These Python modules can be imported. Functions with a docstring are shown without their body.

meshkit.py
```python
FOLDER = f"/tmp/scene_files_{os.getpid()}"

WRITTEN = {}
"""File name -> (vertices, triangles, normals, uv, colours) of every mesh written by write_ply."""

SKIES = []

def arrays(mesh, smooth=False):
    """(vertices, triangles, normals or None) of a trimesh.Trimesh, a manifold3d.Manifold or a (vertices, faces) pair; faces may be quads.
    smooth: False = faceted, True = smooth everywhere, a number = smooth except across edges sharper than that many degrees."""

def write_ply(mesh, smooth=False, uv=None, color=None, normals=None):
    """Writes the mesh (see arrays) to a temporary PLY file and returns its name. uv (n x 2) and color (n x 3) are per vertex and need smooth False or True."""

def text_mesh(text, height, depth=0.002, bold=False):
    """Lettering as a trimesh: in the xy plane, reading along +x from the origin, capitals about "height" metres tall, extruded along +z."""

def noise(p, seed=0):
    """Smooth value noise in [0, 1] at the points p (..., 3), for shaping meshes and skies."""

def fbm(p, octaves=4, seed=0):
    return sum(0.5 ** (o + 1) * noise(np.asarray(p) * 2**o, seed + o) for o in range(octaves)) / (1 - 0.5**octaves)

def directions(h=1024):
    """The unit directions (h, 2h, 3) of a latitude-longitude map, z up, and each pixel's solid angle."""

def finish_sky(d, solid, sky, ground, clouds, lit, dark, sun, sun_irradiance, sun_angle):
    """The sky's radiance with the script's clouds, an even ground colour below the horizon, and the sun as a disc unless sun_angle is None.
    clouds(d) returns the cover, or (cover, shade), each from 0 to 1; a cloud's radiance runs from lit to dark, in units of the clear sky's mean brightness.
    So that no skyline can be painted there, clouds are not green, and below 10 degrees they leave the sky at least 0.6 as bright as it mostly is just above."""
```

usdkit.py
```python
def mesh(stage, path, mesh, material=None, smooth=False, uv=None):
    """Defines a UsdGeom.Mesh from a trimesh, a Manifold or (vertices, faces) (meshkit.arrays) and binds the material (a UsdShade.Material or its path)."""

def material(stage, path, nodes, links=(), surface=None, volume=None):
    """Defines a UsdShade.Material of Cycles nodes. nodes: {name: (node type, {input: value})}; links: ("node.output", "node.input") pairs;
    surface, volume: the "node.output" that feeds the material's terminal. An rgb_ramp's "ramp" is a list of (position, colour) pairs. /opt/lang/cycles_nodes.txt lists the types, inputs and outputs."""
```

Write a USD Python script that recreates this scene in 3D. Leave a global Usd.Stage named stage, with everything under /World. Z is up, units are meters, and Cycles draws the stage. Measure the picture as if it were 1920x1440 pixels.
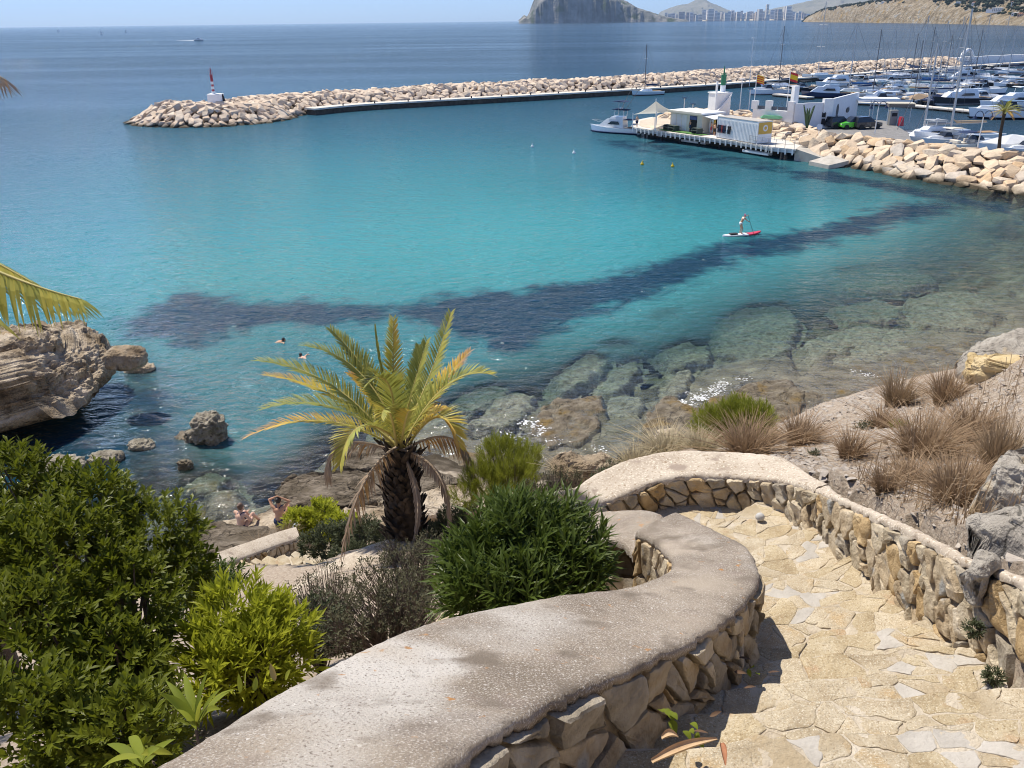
import math, random, shapely
import numpy as np, trimesh, manifold3d as m3, usdkit, meshkit
from meshkit import fbm, noise
from pxr import Usd, UsdGeom, UsdLux, UsdShade, Gf, Sdf, Vt
from scipy.interpolate import griddata, PchipInterpolator, RBFInterpolator
from scipy.spatial import Voronoi, ConvexHull, cKDTree
from shapely.geometry import Polygon, Point, LineString, MultiPolygon
from shapely import affinity

stage = Usd.Stage.CreateInMemory()
UsdGeom.Xform.Define(stage, '/World')
UsdGeom.Scope.Define(stage, '/World/Looks')
RNG = np.random.default_rng(7)
PI = math.pi

# ---------------------------------------------------------------- camera
F_PX, HCAM = 1600.0, 17.0
TILT, ROLL = math.atan(681 / F_PX), math.radians(0.7)
_R0, _F0, _D0 = np.array([1., 0, 0]), np.array([0, math.cos(TILT), -math.sin(TILT)]), np.array([0, -math.sin(TILT), -math.cos(TILT)])
_RX, _DN = math.cos(ROLL) * _R0 + math.sin(ROLL) * _D0, -math.sin(ROLL) * _R0 + math.cos(ROLL) * _D0
CAM = np.array([0, 0, HCAM])
cam = UsdGeom.Camera.Define(stage, '/World/camera')
_m = np.eye(4); _m[0, :3] = _RX; _m[1, :3] = -_DN; _m[2, :3] = -_F0; _m[3, :3] = CAM
cam.AddTransformOp().Set(Gf.Matrix4d(*_m.ravel().tolist()))
cam.CreateHorizontalApertureAttr(36.0); cam.CreateVerticalApertureAttr(27.0)
cam.CreateFocalLengthAttr(36.0 * F_PX / 1920)
cam.CreateClippingRangeAttr((0.05, 80000.0))
cam.CreateExposureAttr(0.47)

# ---------------------------------------------------------------- sun and sky
SUN_AZ, SUN_EL = math.radians(-44), math.radians(60)
SUN = np.array([math.sin(SUN_AZ) * math.cos(SUN_EL), math.cos(SUN_AZ) * math.cos(SUN_EL), math.sin(SUN_EL)])
sun = UsdLux.DistantLight.Define(stage, '/World/sun_light')
sun.CreateIntensityAttr(1.2); sun.CreateAngleAttr(0.53); sun.CreateColorAttr(Gf.Vec3f(1.0, 0.94, 0.84))
sun.GetPrim().CreateAttribute('inputs:normalize', Sdf.ValueTypeNames.Bool).Set(True)
_z = SUN; _x = np.cross([0, 0, 1.], _z); _x /= np.linalg.norm(_x); _y = np.cross(_z, _x)
_m = np.eye(4); _m[0, :3] = _x; _m[1, :3] = _y; _m[2, :3] = _z
sun.AddTransformOp().Set(Gf.Matrix4d(*_m.ravel().tolist()))
dome = UsdLux.DomeLight.Define(stage, '/World/sky')
dome.CreateIntensityAttr(1.0)
_sky = usdkit.material(stage, '/World/Looks/sky', {
    's': ('sky_texture', {'sky_type': 'single_scattering', 'sun_disc': False, 'sun_elevation': SUN_EL, 'sun_rotation': SUN_AZ, 'altitude': 20., 'air_density': .6, 'aerosol_density': .5, 'ozone_density': 3.0}),
    'tint': ('mix_color', {'blend_type': 'multiply', 'fac': 1.0, 'b': (.84, 1.0, 1.22), 'use_clamp': False}),
    'b': ('background_shader', {'strength': 0.1})}, [('s.color', 'tint.a'), ('tint.result', 'b.color')], surface='b.background')
UsdShade.MaterialBindingAPI.Apply(dome.GetPrim()).Bind(_sky)

# ---------------------------------------------------------------- helpers
_count, _loc = {}, {}

def numbered(parent, name):
    k = (parent, name); n = _count.get(k, 0); _count[k] = n + 1
    return f'{parent}/{name}' if n == 0 else f'{parent}/{name}_{n:03d}'

def tag(p, label=None, cat=None, group=None, kind=None):
    p = p.GetPrim() if hasattr(p, 'GetPrim') else p
    for k, v in (('label', label), ('category', cat), ('group', group), ('kind', kind)):
        if v: p.SetCustomDataByKey(k, v)
    return p

def thing(name, label, cat, loc=(0, 0, 0), rotz=0., group=None, kind=None, scale=None):
    path = numbered('/World', name)
    x = UsdGeom.Xform.Define(stage, path)
    x.AddTranslateOp().Set(Gf.Vec3d(*map(float, loc)))
    if rotz: x.AddRotateZOp().Set(math.degrees(rotz))
    if scale is not None: x.AddScaleOp().Set(Gf.Vec3f(*([float(scale)] * 3 if np.ndim(scale) == 0 else map(float, scale))))
    _loc[path] = np.array(loc, float)
    return tag(x, label, cat, group, kind)

def copy_of(src, name, label, cat, loc, rotz=0., group=None, scale=None):
    x = thing(name, label, cat, loc, rotz, group, scale=scale)
    x.GetReferences().AddInternalReference(src.GetPath()); x.SetInstanceable(True)
    return x

def part(parent, name, m, mat, smooth=False, world=False, label=None, kind=None):
    """One Mesh prim below a thing or part (or, with parent None, a top-level mesh). world: vertices given in world coordinates."""
    pp = '/World' if parent is None else str(parent.GetPath())
    v, f, n = meshkit.arrays(m, smooth)
    if world and parent is not None:
        root = '/'.join(pp.split('/')[:3])
        v = v - _loc[root]
    path = numbered(pp, name)
    g = UsdGeom.Mesh.Define(stage, path)
    g.CreatePointsAttr(Vt.Vec3fArray.FromNumpy(np.ascontiguousarray(v, np.float32)))
    g.CreateFaceVertexCountsAttr(Vt.IntArray.FromNumpy(np.full(len(f), 3, np.int32)))
    g.CreateFaceVertexIndicesAttr(Vt.IntArray.FromNumpy(np.ascontiguousarray(f, np.int32).ravel()))
    g.CreateSubdivisionSchemeAttr('none'); g.CreateDoubleSidedAttr(True)
    if n is not None:
        g.CreateNormalsAttr(Vt.Vec3fArray.FromNumpy(np.ascontiguousarray(n, np.float32))); g.SetNormalsInterpolation('vertex')
    UsdShade.MaterialBindingAPI.Apply(g.GetPrim()).Bind(mat)
    p = g.GetPrim()
    if label: p.SetCustomDataByKey('label', label)
    if kind: p.SetCustomDataByKey('kind', kind)
    return p

def primvar(p, name, arr, color=False):
    t = Sdf.ValueTypeNames.Color3fArray if color else Sdf.ValueTypeNames.FloatArray
    pv = UsdGeom.PrimvarsAPI(p).CreatePrimvar(name, t, 'vertex')
    a = np.ascontiguousarray(arr, np.float32)
    pv.Set(Vt.Vec3fArray.FromNumpy(a) if color else Vt.FloatArray.FromNumpy(a))

class MB:
    """collects pieces into one mesh"""
    def __init__(s): s.v, s.f, s.n = [], [], 0
    def add(s, m):
        if isinstance(m, tuple): v, f = m
        elif hasattr(m, 'to_mesh'): q = m.to_mesh(); v, f = q.vert_properties[:, :3], q.tri_verts
        else: v, f = m.vertices, m.faces
        v = np.asarray(v, float); f = np.asarray(f, int)
        if f.shape[1] == 4: f = np.vstack([f[:, [0, 1, 2]], f[:, [0, 2, 3]]])
        s.v.append(v); s.f.append(f + s.n); s.n += len(v); return s
    def get(s): return np.vstack(s.v), np.vstack(s.f)

def ray(px, py):
    r = _F0 + _RX * ((px - 960) / F_PX) + _DN * ((py - 720) / F_PX)
    return r
def atz(px, py, z): r = ray(px, py); return CAM + r * ((z - HCAM) / r[2])
def atd(px, py, t): return CAM + ray(px, py) * t
def aty(px, py, y): r = ray(px, py); return CAM + r * (y / r[1])

def box(x, y, z, sx, sy, sz, rz=0., bev=0.):
    """box standing on z, centred on x, y"""
    if bev:
        m = m3.Manifold.hull_points(np.array([[ax * (sx / 2 - bx), ay * (sy / 2 - by), sz / 2 + az * (sz / 2 - bz)] for ax in (-1, 1) for ay in (-1, 1) for az in (-1, 1) for bx, by, bz in ((bev, bev, 0), (bev, 0, bev), (0, bev, bev))]))
        q = m.to_mesh(); v, f = q.vert_properties[:, :3].astype(float), q.tri_verts
    else:
        b = trimesh.creation.box([sx, sy, sz]); v, f = b.vertices + [0, 0, sz / 2], b.faces
    c, s = math.cos(rz), math.sin(rz)
    return v @ np.array([[c, s, 0], [-s, c, 0], [0, 0, 1]]) + [x, y, z], f

def tube(pts, r, n=8, cap=True):
    p = np.asarray(pts, float); r = np.broadcast_to(r, len(p)).astype(float)
    t = np.gradient(p, axis=0) if len(p) > 2 else np.repeat([p[1] - p[0]], 2, 0)
    t /= np.linalg.norm(t, axis=1, keepdims=True) + 1e-12
    a = np.cross(t, np.where(np.abs(t[:, 2:]) < .9, [0, 0, 1.], [1., 0, 0])); a /= np.linalg.norm(a, axis=1, keepdims=True) + 1e-12
    b = np.cross(t, a); an = np.arange(n) * 2 * PI / n
    v = (p[:, None] + r[:, None, None] * (np.cos(an)[None, :, None] * a[:, None] + np.sin(an)[None, :, None] * b[:, None])).reshape(-1, 3)
    i, j = np.meshgrid(np.arange(len(p) - 1), np.arange(n), indexing='ij'); j2 = (j + 1) % n
    q = np.stack([i * n + j, i * n + j2, (i + 1) * n + j2, (i + 1) * n + j], -1).reshape(-1, 4)
    f = np.vstack([q[:, [0, 2, 1]], q[:, [0, 3, 2]]])
    if cap:
        k = len(v); v = np.vstack([v, p[:1], p[-1:]]); e = (len(p) - 1) * n
        j = np.arange(n); j2 = (j + 1) % n
        f = np.vstack([f, np.stack([np.full(n, k), j, j2], 1), np.stack([np.full(n, k + 1), e + j2, e + j], 1)])
    return v, f

def cyl(x, y, z, r, h, n=14, r2=None):
    return tube([(x, y, z), (x, y, z + h)], [r, r if r2 is None else r2], n)

def grid_faces(nu, nv, wrap=False):
    i, j = np.meshgrid(np.arange(nu - 1), np.arange(nv if wrap else nv - 1), indexing='ij'); j2 = (j + 1) % nv
    q = np.stack([i * nv + j, i * nv + j2, (i + 1) * nv + j2, (i + 1) * nv + j], -1).reshape(-1, 4)
    return np.vstack([q[:, [0, 2, 1]], q[:, [0, 3, 2]]])

def prism(poly, z0, z1):
    """extruded plan polygon (list of xy) as a closed mesh"""
    m = trimesh.creation.extrude_polygon(Polygon(poly) if not isinstance(poly, Polygon) else poly, z1 - z0, engine='earcut')
    return np.asarray(m.vertices) + [0, 0, z0], np.asarray(m.faces)

def spline(pts, n):
    p = np.asarray(pts, float); d = np.r_[0, np.cumsum(np.linalg.norm(np.diff(p[:, :2], axis=0), axis=1))]
    s = np.linspace(0, d[-1], n)
    return np.stack([PchipInterpolator(d, p[:, k])(s) for k in range(p.shape[1])], 1)

# ---------------------------------------------------------------- materials
def mat(name, cols, scale=3., det=6., rough=.85, bump=0., bscale=40., bdist=.02, obj=False, spec=.3, vary=0., stretch=None, spots=(), metal=0., distort=0., bdet=5., voro=None, wood=None):
    n = {'g': ('texture_coordinate', {}) if obj else ('geometry', {}), 'n': ('noise_texture', {'scale': float(scale), 'detail': float(det), 'roughness': .6, 'distortion': float(distort)}),
         'r': ('rgb_ramp', {'ramp': cols if np.ndim(cols[0][-1]) else [(i / max(1, len(cols) - 1), c) for i, c in enumerate(cols)]}),
         'p': ('principled_bsdf', {'roughness': float(rough), 'specular_ior_level': float(spec), 'metallic': float(metal)})}
    src = 'g.object' if obj else 'g.position'
    L = []
    if stretch:
        n['mp'] = ('mapping', {'scale': stretch}); L.append((src, 'mp.vector')); src = 'mp.vector'
    L += [(src, 'n.vector'), ('n.fac', 'r.fac')]
    col = 'r.color'
    for i, (sc, lo, hi, c) in enumerate(spots):
        n[f'sn{i}'] = ('noise_texture', {'scale': float(sc), 'detail': 3., 'w': 1.}); n[f'sm{i}'] = ('map_range', {'from_min': float(lo), 'from_max': float(hi), 'clamp': True})
        n[f'sx{i}'] = ('mix_color', {'b': c})
        n[f'so{i}'] = ('vector_math', {'math_type': 'add', 'vector2': (3.7 * i + 1.3, 5.1 * i, 2.2 * i)})
        L += [(src, f'so{i}.vector1'), (f'so{i}.vector', f'sn{i}.vector'), (f'sn{i}.fac', f'sm{i}.value'), (f'sm{i}.result', f'sx{i}.fac'), (col, f'sx{i}.a')]
        col = f'sx{i}.result'
    if vary:
        n['oi'] = ('object_info', {}); n['vm'] = ('map_range', {'to_min': 1 - vary, 'to_max': 1 + vary}); n['hs'] = ('hsv', {})
        L += [('oi.random', 'vm.value'), ('vm.result', 'hs.value'), (col, 'hs.color')]; col = 'hs.color'
    L.append((col, 'p.base_color'))
    if voro:
        n['vw'] = ('noise_texture', {'scale': voro * 2.2, 'detail': 5.}); n['vx'] = ('vector_math', {'math_type': 'multiply_add', 'vector2': (.55 / voro,) * 3}); n['vo'] = ('voronoi_texture', {'feature': 'distance_to_edge', 'scale': float(voro), 'randomness': 1.})
        n['vr'] = ('map_range', {'from_min': .003, 'from_max': .014, 'to_min': .35, 'to_max': 1., 'clamp': True}); n['vm2'] = ('mix_color', {'blend_type': 'multiply', 'fac': 1.})
        L.remove((col, 'p.base_color')); L += [(src, 'vw.vector'), ('vw.color', 'vx.vector1'), (src, 'vx.vector3'), ('vx.vector', 'vo.vector'), ('vo.distance', 'vr.value'), (col, 'vm2.a'), ('vr.result', 'vm2.b'), ('vm2.result', 'p.base_color')]
    if bump:
        n['bn'] = ('noise_texture', {'scale': float(bscale), 'detail': float(bdet), 'roughness': .65}); n['bp'] = ('bump', {'strength': float(bump), 'distance': float(bdist)})
        L += [(src, 'bn.vector'), ('bn.fac', 'bp.height'), ('bp.normal', 'p.normal')]
    return usdkit.material(stage, '/World/Looks/' + name, n, L, surface='p.BSDF')

def flat(name, c, rough=.5, spec=.5, metal=0., coat=0.):
    return usdkit.material(stage, '/World/Looks/' + name, {'g': ('texture_coordinate', {}), 'n': ('noise_texture', {'scale': 2.5, 'detail': 4.}), 'm': ('map_range', {'to_min': .88, 'to_max': 1.08}),
        'h': ('hsv', {'color': c}), 'p': ('principled_bsdf', {'roughness': rough, 'specular_ior_level': spec, 'metallic': metal, 'coat_weight': coat})},
        [('g.object', 'n.vector'), ('n.fac', 'm.value'), ('m.result', 'h.value'), ('h.color', 'p.base_color')], surface='p.BSDF')

def leaf_mat(name, ramp, trans=.35, rough=.4, spec=.4, attr=None):
    n = {'g': ('geometry', {}), 'r': ('rgb_ramp', {'ramp': ramp}), 'p': ('principled_bsdf', {'roughness': rough, 'specular_ior_level': spec}),
         't': ('translucent_bsdf', {}), 'm': ('mix_closure', {'fac': trans})}
    L = [('r.color', 'p.base_color'), ('r.color', 't.color'), ('p.BSDF', 'm.closure1'), ('t.BSDF', 'm.closure2')]
    if attr: n['a'] = ('attribute', {'attribute': attr}); L.append(('a.fac', 'r.fac'))
    else: L.append(('g.random_per_island', 'r.fac'))
    return usdkit.material(stage, '/World/Looks/' + name, n, L, surface='m.closure')
# reef slabs read off the photograph: outline in pixels, height of the top, label, kind of rock
SL = [([(1700, 560), (1760, 545), (1850, 550), (1900, 580), (1850, 620), (1730, 610)], -.7, 'mottled reef patch at the far right edge of the shallows', 'G'),
      ([(1560, 510), (1640, 500), (1720, 505), (1760, 525), (1690, 545), (1580, 540)], -1.2, 'dim reef patch beyond the others on the right', 'G'),
      ([(1230, 660), (1280, 640), (1330, 645), (1330, 675), (1260, 690)], -.7, 'dim reef block left of the large mottled reef', 'G'),
      ([(1140, 745), (1180, 735), (1215, 750), (1190, 800), (1145, 830), (1130, 790)], -.5, 'narrow submerged ledge right of the broad brown slab', 'G'),
      ([(1440, 800), (1520, 780), (1560, 790), (1520, 830), (1440, 835)], .05, 'dark wet shelf just behind the straw grass on the skyline', 'B'),
      ([(700, 800), (770, 770), (830, 775), (850, 800), (780, 822), (715, 828)], -.35, 'submerged ledge behind the palm crown, close to shore', 'G'),
      ([(985, 800), (1010, 760), (1050, 742), (1130, 738), (1132, 770), (1125, 800), (1090, 830), (1030, 838), (985, 815)], .05, 'broad brown slab just awash with olive edge, nearest the yellow-green bush', 'B'),
      ([(870, 795), (905, 775), (930, 745), (975, 735), (1005, 745), (985, 780), (940, 800)], -.22, 'brownish submerged slab between the palm fronds and the broad brown slab', 'G'),
      ([(825, 770), (870, 735), (920, 720), (960, 725), (950, 745), (880, 775)], -.75, 'pale green submerged slab touching the palm frond tips', 'G'),
      ([(1030, 715), (1070, 680), (1100, 660), (1140, 668), (1135, 690), (1100, 720), (1050, 735)], -.5, 'pale long submerged slab left of a parallel one, above the broad brown slab', 'G'),
      ([(1125, 725), (1150, 690), (1195, 670), (1205, 680), (1180, 720), (1150, 738)], -.5, 'narrower long submerged slab, right one of a parallel pair', 'G'),
      ([(1115, 650), (1150, 640), (1195, 645), (1190, 660), (1130, 663)], -.95, 'small pale green slab deep under water beyond the parallel pair', 'G'),
      ([(1205, 605), (1230, 588), (1280, 585), (1270, 605), (1230, 615)], -1.35, 'lone pale slab farthest out under the turquoise water', 'G'),
      ([(1340, 660), (1350, 600), (1400, 575), (1470, 570), (1500, 600), (1480, 660), (1400, 680)], -.85, 'large mottled submerged reef in the middle of the right-hand shallows', 'G'),
      ([(1250, 725), (1265, 690), (1300, 690), (1295, 730), (1260, 745)], -.25, 'small brown submerged block beside the foam line', 'G'),
      ([(1205, 800), (1225, 755), (1260, 735), (1300, 760), (1400, 718), (1480, 700), (1520, 740), (1480, 790), (1300, 860), (1230, 840)], .10, 'wet brown shelf with orange-olive weed behind the white foam', 'B'),
      ([(1320, 690), (1400, 680), (1500, 690), (1500, 720), (1400, 712), (1330, 735)], -.22, 'dark awash reef just seaward of the foam', 'B'),
      ([(1510, 640), (1600, 610), (1700, 620), (1720, 660), (1650, 690), (1530, 690)], -.6, 'mottled reef flat under shallow water on the right', 'G'),
      ([(1590, 690), (1700, 650), (1820, 640), (1840, 690), (1720, 730), (1600, 740)], -.12, 'reddish brown reef flat beside the dry slope', 'B'),
      ([(1500, 735), (1590, 725), (1640, 735), (1600, 780), (1500, 790)], -.02, 'brown reef below the tall dry grass on the skyline', 'B'),
      ([(1020, 856), (1085, 842), (1092, 872), (1030, 892)], .14, 'small brown block close to shore beside the pale rock', 'B'),
      ([(820, 850), (900, 842), (1000, 852), (1010, 880), (900, 892), (830, 885)], .12, 'dark wet ledge directly behind the palm', 'B'),
      ([(1560, 575), (1640, 560), (1700, 575), (1680, 600), (1590, 605)], -1.3, 'faint pale reef patch out in the right-hand shallows', 'G'),
      ([(390, 925), (440, 905), (455, 935), (435, 970), (385, 975)], -.05, 'grey-brown rounded ledge in the cove right of the big bush', 'B'),
      ([(345, 900), (400, 885), (440, 895), (400, 925), (340, 930)], -.35, 'mottled submerged rock in the cove below the small black rock', 'B')]
# ================================================================ SEA AND SEABED
def water_material():
    n = {'g': ('geometry', {}),
         'm1': ('mapping', {'scale': (1.0, 1.9, 1.), 'rotation': (0, 0, .35)}), 'n1': ('noise_texture', {'scale': 1.0, 'detail': 4., 'roughness': .58, 'distortion': .6}),
         'm2': ('mapping', {'scale': (1.0, 2.2, 1.), 'rotation': (0, 0, .1)}), 'n2': ('noise_texture', {'scale': .17, 'detail': 3., 'roughness': .55, 'distortion': .4}),
         'a1': ('math', {'math_type': 'multiply', 'value2': .95}), 'a2': ('math', {'math_type': 'multiply_add', 'value2': 1.25}),
         'mw': ('mapping', {'scale': (.0022, .012, 1.), 'rotation': (0, 0, .08)}), 'nw': ('noise_texture', {'scale': 1.0, 'detail': 4., 'roughness': .5, 'distortion': .8}),
         'rw': ('map_range', {'from_min': .35, 'from_max': .68, 'to_min': .55, 'to_max': 1.25, 'clamp': True}),
         'b': ('bump', {'strength': 1.0, 'distance': .38}), 'hs': ('math', {'math_type': 'multiply'}),
         'd': ('vector_math', {'math_type': 'dot_product'}), 'ab': ('math', {'math_type': 'absolute'}), 'om': ('math', {'math_type': 'subtract', 'value1': 1., 'use_clamp': True}),
         'pw': ('math', {'math_type': 'power', 'value2': 5.}), 'fr': ('math', {'math_type': 'multiply_add', 'value2': .64, 'value3': .02}),
         'body': ('attribute', {'attribute': 'body'}), 'op': ('attribute', {'attribute': 'opacity'}), 'ti': ('attribute', {'attribute': 'tint'}),
         'gr': ('attribute', {'attribute': 'meadow'}), 'gn': ('noise_texture', {'scale': .38, 'detail': 6., 'roughness': .62, 'distortion': .5}), 'ga': ('math', {'math_type': 'multiply_add', 'value2': 2.6, 'value3': -1.3}),
         'gs': ('math', {'math_type': 'add'}), 'gm': ('map_range', {'range_type': 'smoothstep', 'from_min': -.35, 'from_max': .65, 'clamp': True}), 'gb': ('attribute', {'attribute': 'meadowbody'}),
         'mc': ('mix_color', {}), 'df': ('diffuse_bsdf', {}), 'tr': ('transparent_bsdf', {}), 'gl': ('glossy_bsdf', {'color': (1, 1, 1), 'roughness': .07}),
         'mop': ('math', {'math_type': 'maximum'}), 'gmo': ('math', {'math_type': 'multiply', 'value2': .9}),
         'sp': ('separate_xyz', {}), 'ro': ('map_range', {'from_min': 130., 'from_max': 900., 'to_min': .07, 'to_max': .07, 'clamp': True}),
         'x1': ('mix_closure', {}), 'x2': ('mix_closure', {})}
    L = [('g.position', 'm1.vector'), ('m1.vector', 'n1.vector'), ('g.position', 'm2.vector'), ('m2.vector', 'n2.vector'), ('n1.fac', 'a1.value1'), ('n2.fac', 'a2.value1'), ('a1.value', 'a2.value3'),
         ('g.position', 'mw.vector'), ('mw.vector', 'nw.vector'), ('nw.fac', 'rw.value'), ('a2.value', 'hs.value1'), ('rw.result', 'hs.value2'), ('hs.value', 'b.height'),
         ('g.incoming', 'd.vector1'), ('b.normal', 'd.vector2'), ('d.value', 'ab.value1'), ('ab.value', 'om.value2'), ('om.value', 'pw.value1'), ('pw.value', 'fr.value1'),
         ('g.position', 'gn.vector'), ('gn.fac', 'ga.value1'), ('gr.fac', 'gs.value1'), ('ga.value', 'gs.value2'), ('gs.value', 'gm.value'), ('gm.result', 'mc.fac'), ('body.color', 'mc.a'), ('gb.color', 'mc.b'),
         ('mc.result', 'df.color'), ('b.normal', 'df.normal'), ('b.normal', 'gl.normal'), ('g.position', 'sp.vector'), ('sp.y', 'ro.value'), ('ro.result', 'gl.roughness'), ('ti.color', 'tr.color'),
         ('gm.result', 'gmo.value1'), ('op.fac', 'mop.value1'), ('gmo.value', 'mop.value2'), ('mop.value', 'x1.fac'), ('tr.BSDF', 'x1.closure1'), ('df.BSDF', 'x1.closure2'),
         ('fr.value', 'x2.fac'), ('x1.closure', 'x2.closure1'), ('gl.BSDF', 'x2.closure2')]
    return usdkit.material(stage, '/World/Looks/sea_water', n, L, surface='x2.closure')

# depth of the water: pixel control points on the surface, metres; cove deepened to darken it below the cliff
DEPTH = [(0, 60, 60), (500, 60, 60), (960, 50, 60), (1500, 50, 60), (1900, 45, 60), (0, 120, 40), (600, 110, 40), (1200, 100, 40), (1500, 110, 35), (0, 220, 19), (200, 190, 20), (120, 270, 15), (300, 290, 11.5), (450, 280, 10.5), (600, 260, 11), (800, 230, 12), (1000, 210, 13),
         (1200, 195, 15), (1400, 170, 15), (0, 380, 10.5), (200, 380, 9), (500, 360, 7.6), (800, 340, 6.9), (1000, 320, 7.2), (1150, 290, 8.2), (1300, 300, 8.5), (1400, 320, 8), (0, 470, 7.8), (300, 470, 6.6), (600, 450, 5.8), (900, 430, 5.2), (1200, 400, 5.5), (1450, 370, 6.2),
         (1600, 350, 6), (1750, 365, 4), (1900, 385, 2.2), (1600, 320, 4), (1700, 340, 2.5), (1850, 362, 1.2), (1560, 312, 3), (0, 560, 6.2), (200, 560, 5.4), (450, 520, 5.0), (700, 530, 4.8), (1000, 500, 4.8), (1300, 460, 4.8), (1600, 410, 4.3), (1800, 400, 3),
         (300, 640, 4.6), (600, 640, 4.4), (900, 640, 4.4), (1100, 580, 4.2), (1300, 540, 3.9), (1500, 490, 3.6), (1700, 450, 3.2), (1900, 470, 1.9), (350, 720, 4.0), (500, 740, 4.2), (700, 720, 3.7), (950, 690, 2.7), (1050, 640, 3.1), (1250, 640, 2.6), (1400, 590, 2.2), (1550, 560, 2.3), (1750, 540, 1.7), (1900, 560, 1.1),
         (300, 800, 3.0), (450, 850, 3.3), (560, 840, 3.2), (560, 900, 2.2), (480, 930, 2.0), (400, 900, 1.7), (300, 880, 1.6), (200, 880, 2.6), (700, 790, 1.8), (800, 770, 1.7), (880, 760, 1.5), (1000, 720, 1.8), (1150, 760, 1.1), (1180, 800, .9), (1250, 680, 1.6), (1400, 650, 1.5), (1600, 640, 1.1), (1750, 640, .7), (1850, 640, .35),
         (1000, 820, .5), (1100, 840, .4), (900, 830, .35), (800, 825, .25), (1300, 740, .4), (1450, 690, .4), (1650, 690, .3), (1200, 780, .4), (650, 850, .4), (600, 895, .4), (550, 920, .4), (495, 962, .4), (450, 1000, .5), (420, 950, .9), (250, 720, 2.6), (150, 800, 3.6), (60, 900, 3.2), (60, 800, 3.6),
         (1600, 150, 22), (1700, 210, 22), (1900, 220, 22), (1900, 150, 22), (1800, 240, 22), (1500, 165, 18), (1640, 185, 22)]
_dp = np.array([(*atz(x, y, 0)[:2], d) for x, y, d in DEPTH])
_dl = lambda q: np.stack([q[..., 0] / (q[..., 1] + 12.), np.log(q[..., 1] + 12.)], -1)
_rbf = RBFInterpolator(_dl(_dp[:, :2]), np.log(_dp[:, 2]), kernel='thin_plate_spline', smoothing=.004)
def sea_depth(xy):
    q = _dl(np.asarray(xy, float)); q = np.stack([np.clip(q[..., 0], -.62, .62), np.clip(q[..., 1], math.log(30.), math.log(2500.))], -1)
    return np.exp(np.clip(_rbf(q.reshape(-1, 2)), -2.2, 4.2)).reshape(q.shape[:-1])
# seagrass meadow: a polygon read off the photograph and laid on the surface
MEADOW = [(225, 600), (290, 572), (345, 548), (385, 545), (440, 562), (520, 566), (600, 562), (690, 580), (745, 570), (860, 548), (960, 548), (1040, 530), (1130, 520), (1230, 490), (1330, 462), (1420, 445), (1500, 432), (1590, 410), (1680, 382), (1760, 380), (1800, 388), (1780, 402), (1690, 420), (1600, 446), (1500, 470), (1400, 492), (1310, 520), (1220, 552), (1140, 580), (1080, 606), (1020, 645), (960, 668), (890, 655), (840, 625), (760, 602), (690, 600), (620, 618), (540, 610), (470, 620), (400, 640), (330, 650), (260, 640), (215, 622)]
COVE_SHADE = [(-300, 800), (0, 770), (150, 760), (235, 728), (262, 770), (285, 835), (255, 890), (170, 930), (0, 960), (-300, 960)]  # overhang shade and its reflection put into the water as dark weed
_mp = Polygon([tuple(atz(x, y, 0)[:2]) for x, y in MEADOW]).buffer(.3)
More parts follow.
